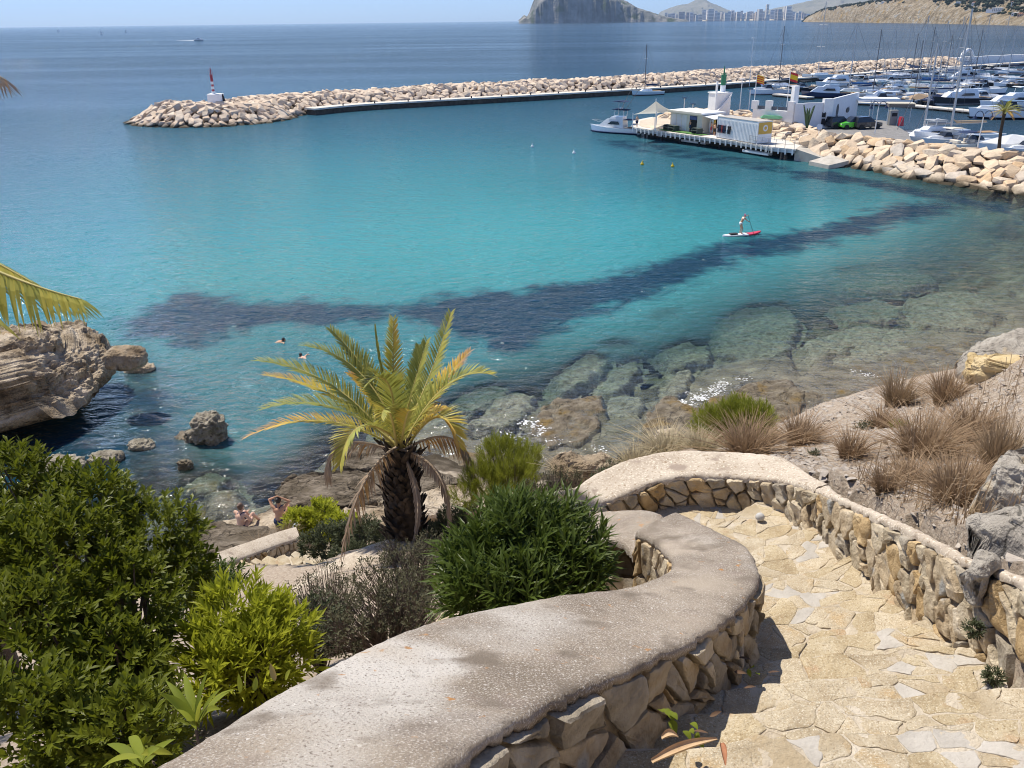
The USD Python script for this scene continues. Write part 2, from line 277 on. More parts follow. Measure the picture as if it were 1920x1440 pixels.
MEADOWS_AND_SHADE = [_mp] + [Polygon([tuple(atz(x, y, 0)[:2]) for x, y in q]) for q in (
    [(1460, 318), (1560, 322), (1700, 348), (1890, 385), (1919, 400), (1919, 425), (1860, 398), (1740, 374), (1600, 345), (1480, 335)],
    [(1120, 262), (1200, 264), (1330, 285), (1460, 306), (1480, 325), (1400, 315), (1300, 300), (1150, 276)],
    COVE_SHADE, [(220, 700), (300, 690), (330, 740), (300, 800), (330, 850), (250, 850), (230, 780)])]
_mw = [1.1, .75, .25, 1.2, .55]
def meadow_shade_field(xy):
    pts = shapely.points(xy[:, 0], xy[:, 1]); out = np.full(len(xy), -2.)
    for g, w in zip(MEADOWS_AND_SHADE, _mw):
        near = np.nonzero(shapely.contains_xy(g.buffer(6), xy[:, 0], xy[:, 1]))[0]
        d = shapely.distance(g.exterior, pts[near]); s = np.where(shapely.contains_xy(g, xy[near, 0], xy[near, 1]), 1, -1) * d
        val = np.clip(s / 3.0, -2, w)
        out[near] = np.maximum(out[near], val)
    return out
def ticks(a, b, lo, hi, step, ratio):
    mid = np.arange(lo, hi + step / 2, step); up, dn = [], []
    s, x = step, hi
    while x < b: s *= ratio; x += s; up.append(x)
    s, x = step, lo
    while x > a: s *= ratio; x -= s; dn.append(x)
    return np.r_[dn[::-1], mid, up]
_xs, _ys = ticks(-24000, 24000, -32, 60, .5, 1.08), ticks(3, 30000, 24, 110, .5, 1.05)
_X, _Y = np.meshgrid(_xs, _ys, indexing='ij')
_xy = np.stack([_X.ravel(), _Y.ravel()], 1)
_D = sea_depth(_xy)
_P = shapely.points(_xy[:, 0], _xy[:, 1])
for _p, _z, _l, _k in SL:   # the water over a slab is only as deep as the slab
    _g = Polygon([tuple(atz(x, y, _z * .3)[:2]) for x, y in _p]).buffer(0); _n = np.nonzero(shapely.contains_xy(_g.buffer(1.2), _xy[:, 0], _xy[:, 1]))[0]
    _s = np.clip(.35 + np.where(shapely.contains_xy(_g, _xy[_n, 0], _xy[_n, 1]), 1, -1) * shapely.distance(_g.exterior, _P[_n]) / .7, 0, 1)
    _D[_n] = _D[_n] * (1 - _s) + np.minimum(_D[_n], max(.18, -_z * 1.9 + .25)) * _s
# reflectance of shallow water over a pale bottom (and over seagrass): Rinf + (A - Rinf) exp(-2 K D)
def body_colour(D, A, K=np.array([.34, .082, .060]), Rinf=np.array([.024, .050, .076])):
    return Rinf + (np.asarray(A) - Rinf) * np.exp(-2 * K[None] * D[:, None])
BRIGHT = [(900, 420, 1), (500, 470, .95), (200, 520, .85), (1300, 440, .9), (1600, 380, .65), (1100, 535, .8), (600, 640, .40), (400, 720, .26), (550, 740, .30), (600, 850, .34), (500, 900, .32), (900, 690, .42), (1050, 640, .45), (1250, 620, .45), (1500, 560, .40), (1750, 520, .30), (1900, 480, .22), (1850, 380, .2), (1700, 345, .22), (800, 770, .36), (1200, 720, .45), (300, 800, .10), (150, 850, .0), (60, 900, 0), (60, 800, 0), (1000, 300, .8), (1300, 310, .5), (0, 400, .9), (0, 560, .7), (0, 100, 1), (960, 100, 1), (1800, 100, 1), (1600, 640, .35), (300, 640, .4), (1400, 520, .55), (700, 560, .7)]  # bottom brightness; lowest in the cove, where cliff shade is painted in
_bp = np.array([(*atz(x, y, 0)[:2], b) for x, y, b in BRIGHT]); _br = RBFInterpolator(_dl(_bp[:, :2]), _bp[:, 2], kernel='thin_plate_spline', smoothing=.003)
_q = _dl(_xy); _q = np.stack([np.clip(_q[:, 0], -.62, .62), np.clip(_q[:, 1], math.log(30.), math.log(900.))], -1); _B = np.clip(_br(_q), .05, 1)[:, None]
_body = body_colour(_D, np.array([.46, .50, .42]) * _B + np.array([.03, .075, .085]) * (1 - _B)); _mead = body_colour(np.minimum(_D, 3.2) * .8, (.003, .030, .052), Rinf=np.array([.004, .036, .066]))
_op = np.clip((_D - 1.3) / 3.0, 0, 1); _op = _op * _op * (3 - 2 * _op) * .97 + .0
_tint = np.exp(-np.array([.27, .13, .15])[None] * np.minimum(_D, 4)[:, None] * 1.0)
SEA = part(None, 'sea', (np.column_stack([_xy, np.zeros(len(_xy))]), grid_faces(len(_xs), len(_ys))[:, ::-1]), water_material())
tag(SEA, kind='structure', label='turquoise to blue sea with darker seagrass bands', cat='sea')
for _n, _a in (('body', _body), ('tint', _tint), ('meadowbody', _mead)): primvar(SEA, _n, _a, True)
primvar(SEA, 'opacity', _op); primvar(SEA, 'meadow', meadow_shade_field(_xy))  # seagrass, plus the painted cliff shade in the cove
# seabed near the shore
_bx, _by = np.arange(-36, 62, .38), np.arange(20, 105, .38)
_BX, _BY = np.meshgrid(_bx, _by, indexing='ij'); _bxy = np.stack([_BX.ravel(), _BY.ravel()], 1)
_BZ = -np.maximum(sea_depth(_bxy), .25) * (.75 + .5 * fbm(np.column_stack([_bxy * .55, np.zeros(len(_bxy))]), 4, 3)) - .12
_pl = fbm(np.column_stack([(_bxy[:, 0] - .5 * _bxy[:, 1]) * .42, (_bxy[:, 1] + .5 * _bxy[:, 0]) * .22, np.zeros(len(_bxy))]), 5, 17); _pl = np.clip((_pl - .44) / .06, 0, 1)
_BZ = np.minimum(_BZ + _pl * .9 * np.exp(-np.maximum(-_BZ - .6, 0) / 2.2) , -.16)
M_SEABED = mat('seabed', [(.25, (.055, .045, .028)), (.42, (.135, .11, .072)), (.58, (.215, .18, .125)), (.78, (.34, .30, .21))], scale=.9, det=10, rough=.9, bump=.9, bscale=3, bdist=.3, voro=.45)
part(None, 'seabed', (np.column_stack([_bxy, _BZ]), grid_faces(len(_bx), len(_by))[:, ::-1]), M_SEABED, smooth=True)
tag(stage.GetPrimAtPath('/World/seabed'), kind='structure', label='rocky and sandy bottom of the cove', cat='seabed')
# ================================================================ PATH, WALLS, TERRAIN
PATH = np.array([  # inner foot x, y, outer foot x, y, z
    (-1.0, -.4, 1.05, -1.2, 15.6), (-.45, .75, 1.45, .45, 15.3), (.1, 1.65, 1.72, 1.55, 14.86), (.50, 2.36, 1.93, 2.47, 14.5), (.86, 2.84, 2.08, 2.95, 14.25), (1.10, 3.24, 2.22, 3.35, 14.05), (1.23, 3.5, 2.30, 3.7, 13.9),
    (1.28, 4.0, 2.33, 4.3, 13.7), (1.27, 4.45, 2.4, 5.0, 13.52), (1.15, 4.85, 2.40, 5.65, 13.36), (1.10, 5.3, 2.14, 6.15, 13.22), (1.02, 5.6, 1.75, 6.36, 13.14), (.95, 5.75, 1.36, 6.42, 13.08), (.75, 5.95, .95, 6.35, 12.7), (.35, 6.25, .5, 6.6, 12.2), (-.2, 6.6, -.1, 7.1, 11.7), (-.9, 7.0, -.7, 7.6, 11.2)])
_ps = np.arange(len(PATH)); _pI = PchipInterpolator(_ps, PATH[:, :2]); _pO = PchipInterpolator(_ps, PATH[:, 2:4]); _pz = PchipInterpolator(_ps, PATH[:, 4])
W1_OUT = [(-1.25, -.45, 15.9), (-.72, .6, 15.72), (-.18, 1.44, 15.45), (.05, 1.88, 15.2), (.44, 2.39, 14.92), (.8, 2.83, 14.7), (1.1, 3.31, 14.5), (1.27, 3.7, 14.35), (1.335, 4.15, 14.2), (1.24, 4.59, 14.05), (1.1, 4.95, 13.95)]
W1_IN = [(-1.62, -.1, 15.9), (-1.15, .85, 15.72), (-.82, 1.45, 15.45), (-.66, 1.98, 15.2), (-.30, 2.62, 14.92), (.16, 3.05, 14.70), (.60, 3.40, 14.5), (.83, 3.74, 14.35), (.90, 4.08, 14.2), (.88, 4.39, 14.08), (.80, 4.72, 13.95)]
W1B_OUT = [(1.12, 5.0, 13.72), (1.07, 5.3, 13.7), (.76, 5.62, 13.55), (.3, 5.95, 13.2), (-.3, 6.3, 12.7)]
W1B_IN = [(.80, 4.78, 13.72), (.76, 4.98, 13.7), (.55, 5.2, 13.55), (.1, 5.5, 13.2), (-.5, 5.85, 12.7)]
W2_IN = [(1.06, -1.3, 16.1), (1.46, .3, 15.75), (1.9, 1.6, 15.25), (2.16, 2.55, 14.92), (2.29, 3.17, 14.65), (2.28, 3.66, 14.45), (2.31, 4.27, 14.22), (2.31, 4.72, 14.05), (2.30, 5.3, 13.84), (2.28, 5.60, 13.74), (2.20, 6.0, 13.58), (2.08, 6.19, 13.5), (1.85, 6.33, 13.45), (1.49, 6.40, 13.42), (1.22, 6.34, 13.4), (1.0, 6.22, 13.38), (.82, 6.14, 13.35), (.45, 6.4, 13.1), (0, 6.8, 12.6)]
W2_OUT = [(1.12, -1.32, 16.1), (1.52, .28, 15.75), (1.96, 1.58, 15.25), (2.22, 2.54, 14.92), (2.345, 3.17, 14.65), (2.335, 3.67, 14.45), (2.365, 4.28, 14.22), (2.365, 4.74, 14.05), (2.36, 5.3, 13.84), (2.40, 5.66, 13.74), (2.40, 6.12, 13.58), (2.36, 6.5, 13.5), (1.95, 6.75, 13.45), (1.46, 6.84, 13.42), (1.06, 6.74, 13.4), (.72, 6.5, 13.38), (.5, 6.32, 13.35), (.2, 6.62, 13.1), (-.25, 7.1, 12.6)]

M_CONC = mat('wall_cap_concrete', [(.25, (.155, .122, .09)), (.45, (.24, .195, .148)), (.6, (.315, .26, .202)), (.8, (.43, .37, .30))], scale=2.2, det=10, rough=.95, bump=1., bscale=85, bdist=.012, spec=.12, bdet=8,
             spots=((1.3, .54, .70, (.45, .41, .36)), (.9, .54, .66, (.20, .16, .13)), (3.1, .60, .70, (.24, .19, .155)), (.6, .60, .66, (.52, .48, .43)), (150., .52, .68, (.54, .49, .43)), (110., .44, .30, (.18, .145, .12)), (60., .66, .72, (.60, .56, .51)), (16., .67, .74, (.40, .20, .07)), (2.0, .54, .80, (.40, .335, .26)), (5., .56, .72, (.19, .155, .12))))
M_CONC2 = mat('pale_cap_concrete', [(.25, (.32, .26, .195)), (.5, (.44, .37, .29)), (.75, (.54, .47, .375))], scale=2.6, det=9, rough=.95, bump=.5, bscale=55, bdist=.012, spec=.15, spots=((60., .56, .66, (.66, .58, .46)), (40., .42, .32, (.28, .21, .14)), (5., .60, .68, (.3, .24, .19))))
_ST = dict(scale=6., det=11, rough=.95, bump=1., bscale=26, bdist=.03, spec=.12, vary=.16, obj=False, bdet=9)
M_ST = [mat('wall_stone_tan', [(.3, (.22, .165, .10)), (.45, (.40, .31, .20)), (.55, (.46, .37, .25)), (.72, (.58, .49, .36))], **_ST, spots=((5., .62, .7, (.34, .33, .30)),)),
        mat('wall_stone_ochre', [(.3, (.25, .16, .07)), (.45, (.44, .31, .16)), (.6, (.50, .37, .21)), (.75, (.57, .46, .31))], **_ST, spots=((6., .66, .72, (.36, .17, .08)),)),
        mat('wall_stone_cream', [(.3, (.30, .23, .15)), (.45, (.47, .39, .27)), (.6, (.54, .46, .34)), (.75, (.62, .55, .44))], **_ST),
        mat('wall_stone_grey', [(.3, (.20, .17, .125)), (.5, (.35, .30, .23)), (.75, (.48, .43, .35))], **_ST)]
M_MORTAR_DARK = mat('recessed_joint', [(.3, (.17, .13, .085)), (.7, (.36, .29, .20))], scale=9, rough=1., bump=.8, bscale=40)
M_MORTAR = mat('pale_mortar', [(.3, (.42, .36, .28)), (.7, (.62, .56, .46))], scale=8, rough=.95, bump=.6, bscale=60, bdist=.01)

def vcells(poly, n, seed, T=np.eye(2), relax=2, gap=.01, minarea=.0008):
    """Voronoi cells of a polygon in the stretched space T, shrunk by gap / 2 and rounded"""
    rg = np.random.default_rng(seed); P = np.asarray(poly.exterior.coords) @ T.T; Q = Polygon(P).buffer(0)
    x0, y0, x1, y1 = Q.bounds; pts = []
    while len(pts) < n:
        c = rg.uniform((x0, y0), (x1, y1), (n * 4, 2)); c = c[shapely.contains_xy(Q, c[:, 0], c[:, 1])]; pts += list(c)
    pts = np.array(pts[:n]); Ti = np.linalg.inv(T)
    for it in range(relax + 1):
        m = max(x1 - x0, y1 - y0) * 3; cx, cy = (x0 + x1) / 2, (y0 + y1) / 2
        vo = Voronoi(np.vstack([pts, [(cx - m, cy - m), (cx + m, cy - m), (cx - m, cy + m), (cx + m, cy + m), (cx, cy + 2 * m), (cx, cy - 2 * m), (cx + 2 * m, cy), (cx - 2 * m, cy)]]))
        cells = []
        for i in range(n):
            r = vo.regions[vo.point_region[i]]
            if -1 in r or len(r) < 3: cells.append(None); continue
            cells.append(Polygon(vo.vertices[r]).intersection(Q))
        if it < relax:
            pts = np.array([(.45 * pts[i] + .55 * np.array(c.centroid.coords[0])) if c is not None and not c.is_empty else pts[i] for i, c in enumerate(cells)])
    out = []
    for c in cells:
        if c is None or c.is_empty: continue
        for g in getattr(c, 'geoms', [c]):
            if g.geom_type != 'Polygon': continue
            w = Polygon(np.asarray(g.exterior.coords) @ Ti.T).buffer(0).buffer(-gap * .9, join_style=2).simplify(gap * .2)
            for h in getattr(w, 'geoms', [w]):
                if h.geom_type == 'Polygon' and h.area > minarea: out.append(h)
    return out

def stone(cell, mapf, h, depth, seed, n=20, rough=.006, rings=((.975, .70), (.86, .98), (.62, 1.), (.34, 1.)), wob=.014, tk=.6):
    """a stone from a plan cell: mapf(u, v, w) -> world; h the proud height"""
    L = cell.exterior; s = np.linspace(0, 1, n, endpoint=False)
    b = np.array([L.interpolate(t, normalized=True).coords[0] for t in s])
    if not L.is_ccw: b = b[::-1]
    c = np.array(cell.centroid.coords[0]); rg = np.random.default_rng(seed)
    b = b + (fbm(np.column_stack([b * 14, np.full(n, seed * .37)]), 3, 1)[:, None] - .5) * wob * 4 * (b - c) / (np.linalg.norm(b - c, axis=1, keepdims=True) + 1e-9)
    tilt = rg.normal(0, .16, 2)
    V = [np.column_stack([b, np.full(n, -depth)]), np.column_stack([b, np.full(n, 0.)])]
    for sc, hh in rings:
        p = c + (b - c) * sc
        w = h * hh + (fbm(np.column_stack([p * 13, np.full(n, seed * 1.7)]), 4, 5) - .5) * rough * 7 + ((p - c) @ tilt) * tk
        V.append(np.column_stack([p, w]))
    V.append(np.array([[*c, h + rg.normal(0, rough)]]))
    V = np.vstack(V); R = len(rings) + 2; F = []
    j = np.arange(n); j2 = (j + 1) % n
    for r in range(R - 1):
        F += [np.stack([r * n + j, r * n + j2, (r + 1) * n + j2], 1), np.stack([r * n + j, (r + 1) * n + j2, (r + 1) * n + j], 1)]
    F.append(np.stack([(R - 1) * n + j, (R - 1) * n + j2, np.full(n, R * n)], 1))
    return mapf(V[:, 0], V[:, 1], V[:, 2]), np.vstack(F)

def cap_mesh(inn, out, th, seed, M=12, lip=.03, amp=.012, nper=34):
    """cap between two 3-D edges, rough top and ragged drip edges"""
    a, b = np.asarray(inn), np.asarray(out); L = np.linalg.norm(np.diff((a + b) / 2, axis=0), axis=1).sum(); N = max(8, int(L * nper))
    a, b = spline(a, N), spline(b, N)
    t = np.linspace(0, 1, M); P = a[:, None] * (1 - t)[None, :, None] + b[:, None] * t[None, :, None]
    crown = (1 - (2 * t - 1) ** 12) * .010 - .010
    P[..., 2] += crown[None] + (fbm(P * [2.2, 2.2, 0] , 3, seed) - .5) * amp * 1.3 + (fbm(P * [26, 26, 0], 4, seed + 9) - .5) * amp * .9
    acr = b - a; acr[:, 2] = 0; acr /= np.linalg.norm(acr, axis=1, keepdims=True)
    def side(e, sg):
        rag = (fbm(np.column_stack([e[:, :2] * 22, np.full(N, seed * 3. + sg)]), 5, 4) - .5)
        k1 = e + acr * sg * (lip + rag[:, None] * .03); k1[:, 2] -= th * .45
        k2 = e + acr * sg * (lip * .7 + rag[:, None] * .05); k2[:, 2] -= th * (1 + rag * .9)
        k3 = e - acr * sg * .05; k3[:, 2] -= th * 1.0
        return [k1, k2, k3]
    sa, sb = side(P[:, 0], -1), side(P[:, -1], 1)
    rows = np.stack(sa[::-1] + [P[:, k] for k in range(M)] + sb, 1)
    nv = rows.shape[1]; V = rows.reshape(-1, 3); Fc = grid_faces(N, nv)
    ends = []
    for e0 in (0, (N - 1) * nv):
        c = len(V); V = np.vstack([V, V[e0:e0 + nv].mean(0)[None]]); k = np.arange(nv - 1)
        ends.append(np.stack([e0 + k, e0 + k + 1, np.full(nv - 1, c)], 1))
    return V, np.vstack([Fc] + ends)

def wall_face(t, pts, foot, topoff, nrm_side, n, seed, mats, probs, gap, h, T, core_mat, bury=.12, nst=26, core_back=.016, keep=None, rough=.006):
    """stones on a curved wall face. pts: spline rows (x, y, ztop); foot(x, y, s) -> z. nrm_side: +1 left of travel, -1 right"""
    d = np.r_[0, np.cumsum(np.linalg.norm(np.diff(pts[:, :2], axis=0), axis=1))]
    tan = np.gradient(pts[:, :2], axis=0); tan /= np.linalg.norm(tan, axis=1, keepdims=True)
    nor = np.stack([-tan[:, 1], tan[:, 0]], 1) * nrm_side
    fz = np.array([foot(i) for i in range(len(pts))])
    def mapf(u, v, w):
        x = np.interp(u, d, pts[:, 0]); y = np.interp(u, d, pts[:, 1]); nx = np.interp(u, d, nor[:, 0]); ny = np.interp(u, d, nor[:, 1])
        return np.column_stack([x + nx * w, y + ny * w, v])
    lo = np.column_stack([d, fz - bury]); hi = np.column_stack([d, pts[:, 2] - topoff])
    poly = Polygon(np.vstack([lo, hi[::-1]])).buffer(0)
    cells = vcells(poly, n, seed, T, 1 if n < 100 else 0, gap, minarea=.0006)
    rg = np.random.default_rng(seed + 1)
    for i, c in enumerate(cells):
        if keep and not keep(c.centroid.x, c.centroid.y): continue
        m = stone(c, mapf, h * rg.uniform(.6, 1.5), .07, seed * 1000 + i, n=nst, rough=rough)
        if nrm_side < 0: m = (m[0], m[1][:, ::-1])
        part(t, 'stone', m, mats[rg.choice(len(mats), p=probs)], smooth=24, world=True)
    cm = MB(); w = np.full(len(d), -core_back)
    cm.add((np.vstack([mapf(d, lo[:, 1], w), mapf(d, hi[:, 1] + .02, w)]), grid_faces(2, len(d))))
    part(t, 'joint_mortar', cm.get(), core_mat, world=True)

def path_z(i_s): return float(_pz(i_s))
def path_z_at(xy, side):
    """height of the path beside its inner (0) or outer (1) edge nearest to a point"""
    ss = np.linspace(0, len(PATH) - 1, 400); e = (_pI if side == 0 else _pO)(ss)
    return float(_pz(ss[np.argmin(((e - np.asarray(xy)[:2]) ** 2).sum(1))]))

# --- upper wall that runs past the camera and curls round the planting
base = np.array(W1_OUT[2]) * [1, 1, 0] + [0, 0, 14.3]
W1 = thing('stone_wall', 'low curved stone wall with broad pinkish concrete cap in the foreground, curling round the oleander', 'wall', base)
part(W1, 'wall_cap', cap_mesh(W1_IN, W1_OUT, .055, 3, M=22, nper=50, lip=.012), M_CONC, smooth=45, world=True)
o = spline(W1_OUT, 140); o2 = o.copy(); o2[:, 2] -= 0
wall_face(W1, o, lambda i: path_z_at(o[i], 0), .05, -1, 118, 11, M_ST, [.42, .06, .22, .30], .010, .024, np.array([[1.35, .75], [0, .8]]), M_MORTAR_DARK)
i_ = spline(W1_IN, 120)
wall_face(W1, i_[62:], lambda i: i_[62 + i, 2] - .5, .05, 1, 70, 23, M_ST, [.3, .35, .3, .05], .008, .02, np.array([[1.6, 0], [0, .8]]), M_MORTAR, nst=14)
part(W1, 'lower_wall_cap', cap_mesh(W1B_IN, W1B_OUT, .055, 5, M=10, lip=.012), M_CONC, smooth=45, world=True)
b_ = spline(W1B_OUT, 40)
wall_face(W1, b_, lambda i: path_z_at(b_[i], 0), .05, -1, 26, 12, M_ST, [.38, .14, .26, .22], .012, .03, np.eye(2), M_MORTAR_DARK, nst=14)
# --- retaining wall on the far side of the steps
W2 = thing('stone_wall', 'sunlit retaining wall of rough tan stones along the outer side of the steps', 'wall', np.array(W2_IN[8]) * [1, 1, 0] + [0, 0, 13.4])
w2i, w2o = spline(W2_IN, 220), spline(W2_OUT, 220)
part(W2, 'wall_cap', cap_mesh(W2_OUT[9:], W2_IN[9:], .05, 7, M=14, lip=.008, amp=.014), M_CONC2, smooth=45, world=True)
part(W2, 'mortar_crown', cap_mesh(W2_OUT[:10], W2_IN[:10], .035, 8, M=6, lip=.004, amp=.03), M_CONC2, smooth=45, world=True)
wall_face(W2, w2i, lambda i: path_z_at(w2i[i], 1), .035, 1, 285, 31, M_ST, [.38, .17, .38, .07], .008, .026, np.array([[1.2, -.45], [0, .9]]), M_MORTAR_DARK, nst=22, bury=.1, rough=.009)

# --- steps
M_STEP = [mat('step_stone_cream', [(.25, (.28, .215, .135)), (.42, (.41, .335, .23)), (.58, (.48, .405, .29)), (.78, (.57, .505, .39))], scale=5, det=11, rough=.97, bump=1., bscale=36, bdist=.016, spec=.08, bdet=9, vary=.05, spots=((7., .56, .68, (.42, .31, .18)), (150., .54, .70, (.62, .56, .44)), (110., .44, .32, (.30, .23, .145)), (2.2, .56, .70, (.36, .285, .185)))),
          mat('step_stone_yellow', [(.25, (.27, .20, .115)), (.45, (.385, .305, .19)), (.6, (.45, .37, .245)), (.8, (.53, .455, .335))], scale=6, det=11, rough=.97, bump=1., bscale=32, bdist=.016, spec=.08, bdet=9, vary=.05, spots=((6., .60, .70, (.40, .28, .17)), (140., .54, .70, (.58, .51, .38)), (100., .44, .32, (.28, .21, .12)))),
          mat('step_cement_grey', [(.25, (.31, .28, .24)), (.5, (.41, .375, .325)), (.8, (.50, .46, .405))], scale=6, det=10, rough=.95, bump=.8, bscale=60, bdist=.008, spec=.12, vary=.05, spots=((5., .62, .7, (.38, .34, .30)),))]
M_STEPBED = mat('step_mortar', [(.25, (.35, .28, .20)), (.5, (.48, .41, .31)), (.8, (.58, .51, .41))], scale=7, det=10, rough=.97, bump=1., bscale=40, bdist=.016, spec=.12)
STAIRS = thing('stone_steps', 'sunlit steps of cream stone and grey cement curving down between the two walls', 'steps', (1.4, 3, 13.5))
tag(STAIRS, kind=None)
ss = np.linspace(0, len(PATH) - 1, 1600); zz = _pz(ss); RISE = .165
for k in range(27):
    zt = 15.6 - RISE * k; sel = (zz <= zt + RISE / 2) & (zz > zt - RISE / 2)
    if sel.sum() < 3: continue
    s0, s1 = ss[sel][0], ss[sel][-1]; q = np.linspace(s0, s1, 9)
    A, B = _pI(q), _pO(q)
    dirn = (B - A) / np.linalg.norm(B - A, axis=1, keepdims=True); A = A - dirn * .10; B = B + dirn * .10
    e = np.linspace(0, 1, 14)[1:-1, None]
    wig = (fbm(np.column_stack([np.arange(12) * .7, np.full(12, k * 3.3), np.zeros(12)]), 3, 2) - .5)[:, None] * .12
    fw = (B[-1] - A[-1]); nf = np.array([-fw[1], fw[0]]) / np.linalg.norm(fw)
    nose = A[-1] + (B[-1] - A[-1]) * e + nf * wig
    back = B[0] + (A[0] - B[0]) * e
    P = np.vstack([A, nose, B[::-1], back]); poly = Polygon(P).buffer(0)
    if poly.geom_type != 'Polygon': poly = max(poly.geoms, key=lambda g: g.area)
    slope = -.03
    cx, cy = A.mean(0)
    def mapf(u, v, w, zt=zt, A=A, nf=nf):
        return np.column_stack([u, v, zt + w + slope * ((u - A[0, 0]) * nf[0] + (v - A[0, 1]) * nf[1])])
    big = poly.buffer(.0)
    bm = trimesh.creation.extrude_polygon(big, .42, engine='earcut'); V = np.asarray(bm.vertices).copy()
    V[:, 2] = np.where(V[:, 2] > .2, mapf(V[:, 0], V[:, 1], -.001)[:, 2], zt - .42)
    st = part(STAIRS, 'step', (V, np.asarray(bm.faces)), M_STEPBED, world=True)
    nc = max(6, int(poly.area / .0185)); T = np.array([[1., 0], [0, 1.]])
    ang = math.atan2(fw[1], fw[0]); R = np.array([[math.cos(ang), math.sin(ang)], [-math.sin(ang), math.cos(ang)]]); T = np.diag([.8, 1.15]) @ R
    rg = np.random.default_rng(100 + k); tone = [[0, 1], [1, 0], [0, 0], [1, 1]][k % 4]
    for i, c in enumerate(vcells(poly, nc, 200 + k, T, 0, .002)):
        kk = rg.choice(3, p=[.58, .42, 0.]) if c.area > .015 else rg.choice(3, p=[.36, .24, .40])
        part(st, 'paving_stone', stone(c, mapf, rg.uniform(.001, .005) if kk < 2 else rg.uniform(.001, .004), .03, k * 97 + i, n=30, rough=.0022, rings=((.985, .6), (.9, .95), (.65, 1.), (.32, 1.)), wob=.015, tk=.10), M_STEP[kk], smooth=50, world=True)

# ---------------------------------------------------------------- terrain
CTRL = []
for s in np.linspace(0, 16, 60): 
    for p in (_pI(s), _pO(s), (_pI(s) + _pO(s)) / 2): CTRL.append((p[0], p[1], float(_pz(s)) - .32))
_w = spline(W1_IN, 40); _wn = np.gradient(_w[:, :2], axis=0); _wn /= np.linalg.norm(_wn, axis=1, keepdims=True)
for i, p in enumerate(_w):
    CTRL.append((p[0], p[1], p[2] - .42))
    if i < 26: CTRL.append((p[0] - _wn[i, 1] * .06, p[1] + _wn[i, 0] * .06, p[2] - .62)); CTRL.append((p[0] - _wn[i, 1] * .4, p[1] + _wn[i, 0] * .4, p[2] - .95))
for p in spline(W1_OUT, 40): CTRL.append((p[0], p[1], p[2] - .75))
for p in spline(W1B_IN, 12): CTRL.append((p[0], p[1], p[2] - .45))
for p, q in zip(spline(W2_OUT, 60), spline(W2_IN, 60)):
    CTRL.append((p[0], p[1], p[2] - .02)); CTRL.append(((p[0] + q[0]) / 2, (p[1] + q[1]) / 2, p[2] - .10))
    if p[1] < 6.0: CTRL.append((p[0] + .35, p[1] + .05, p[2] + .05))
for x, y, t in [(1180, 880, 8.2), (1290, 838, 8.6), (1400, 870, 7.75), (1450, 850, 8.2), (1560, 790, 10.2), (1640, 760, 10.8), (1700, 740, 11.2), (1830, 700, 11.8), (1560, 880, 7.6), (1700, 900, 7.0), (1700, 800, 9.3), (1830, 800, 8.6), (1850, 950, 6.2), (1750, 1000, 5.2), (1880, 1040, 4.7), (1900, 700, 12),
                (860, 1000, 13.4), (760, 1018, 13.2), (985, 1160, 5.3)]:
    CTRL.append(tuple(atd(x, y, t)))
CTRL += [(-1.5, 3.4, 13.4), (.3, 4.2, 13.75), (.5, 4.5, 13.65), (.0, 4.8, 13.2), (-1, 4.3, 13.2), (-2.2, 3.5, 13.3), (-1, 5.5, 12.5), (-2.2, 5.2, 12.2), (-4, 3, 13.2), (-4, 6, 11.3), (-7, 4, 12.5), (-7, 8, 10), (-2.5, 7.5, 11.0), (-1, 7.6, 11.1), (0.2, 7.9, 11.4), (-.5, 9.5, 10.4), (-9, 12, 8), (-14, 6, 11), (-14, 16, 5.), (-22, 10, 8), (-30, 4, 12), (-2, 0, 15.4), (-4, -2, 15.5), (-10, -4, 15.6), (-3, -8, 16.5), (4, -8, 17), (3.2, -1.5, 16.4), (3.4, 1, 15.9), (3.4, 2.5, 15.3), (6, 0, 18), (10, -5, 21), (12, 3, 19), (9, 5.5, 17), (7, 7, 15.2), (20, 5, 20), (20, 11, 14), (12, 12, 13.2), (8.5, 12, 12.5), (34, 4, 24), (34, 20, 16), (44, 4, 26),
         (5.4, 11.5, 12.0), (4.5, 11.2, 11.9), (3.6, 10.6, 11.8), (2.4, 9, 12.3), (1.2, 8.6, 12.0), (4, 14, 9.6), (7, 16, 9), (12, 18, 9), (20, 18, 9.5), (28, 28, 8), (2, 12, 9.8), (.4, 12, 9.6), (-.8, 13, 8.8), (1.5, 16, 7.2), (4, 20, 5), (9, 24, 5), (16, 28, 5), (24, 34, 4), (34, 40, 3), (44, 50, 2),
         (-1.6, 13, 8.6), (-2.5, 16, 6.6), (-1.5, 19, 5.0), (1, 22, 3.4), (-2, 23, 3.0), (-4.5, 19, 4.2), (-6, 17.2, 5.0), (-6.5, 15.5, 6.0), (-4, 23, 2.4), (-6.5, 21, 2.4), (-8, 19, 2.6), (-9, 22, 1.2), (-7, 25, 1.3), (-5, 27, 1.5), (-3, 28, 1.2), (-1, 28, 1.0), (2, 27, 1.4), (5, 29, 1.2), (8, 31, .8), (12, 31.5, .8), (18, 33, .9), (-10, 25, .5), (-8.8, 27, .75), (-12, 22.5, .8), (-15, 22, 1.2), (-18, 23, 1.5), (-25, 24, 4), (-34, 24, 6), (-34, 12, 9)]
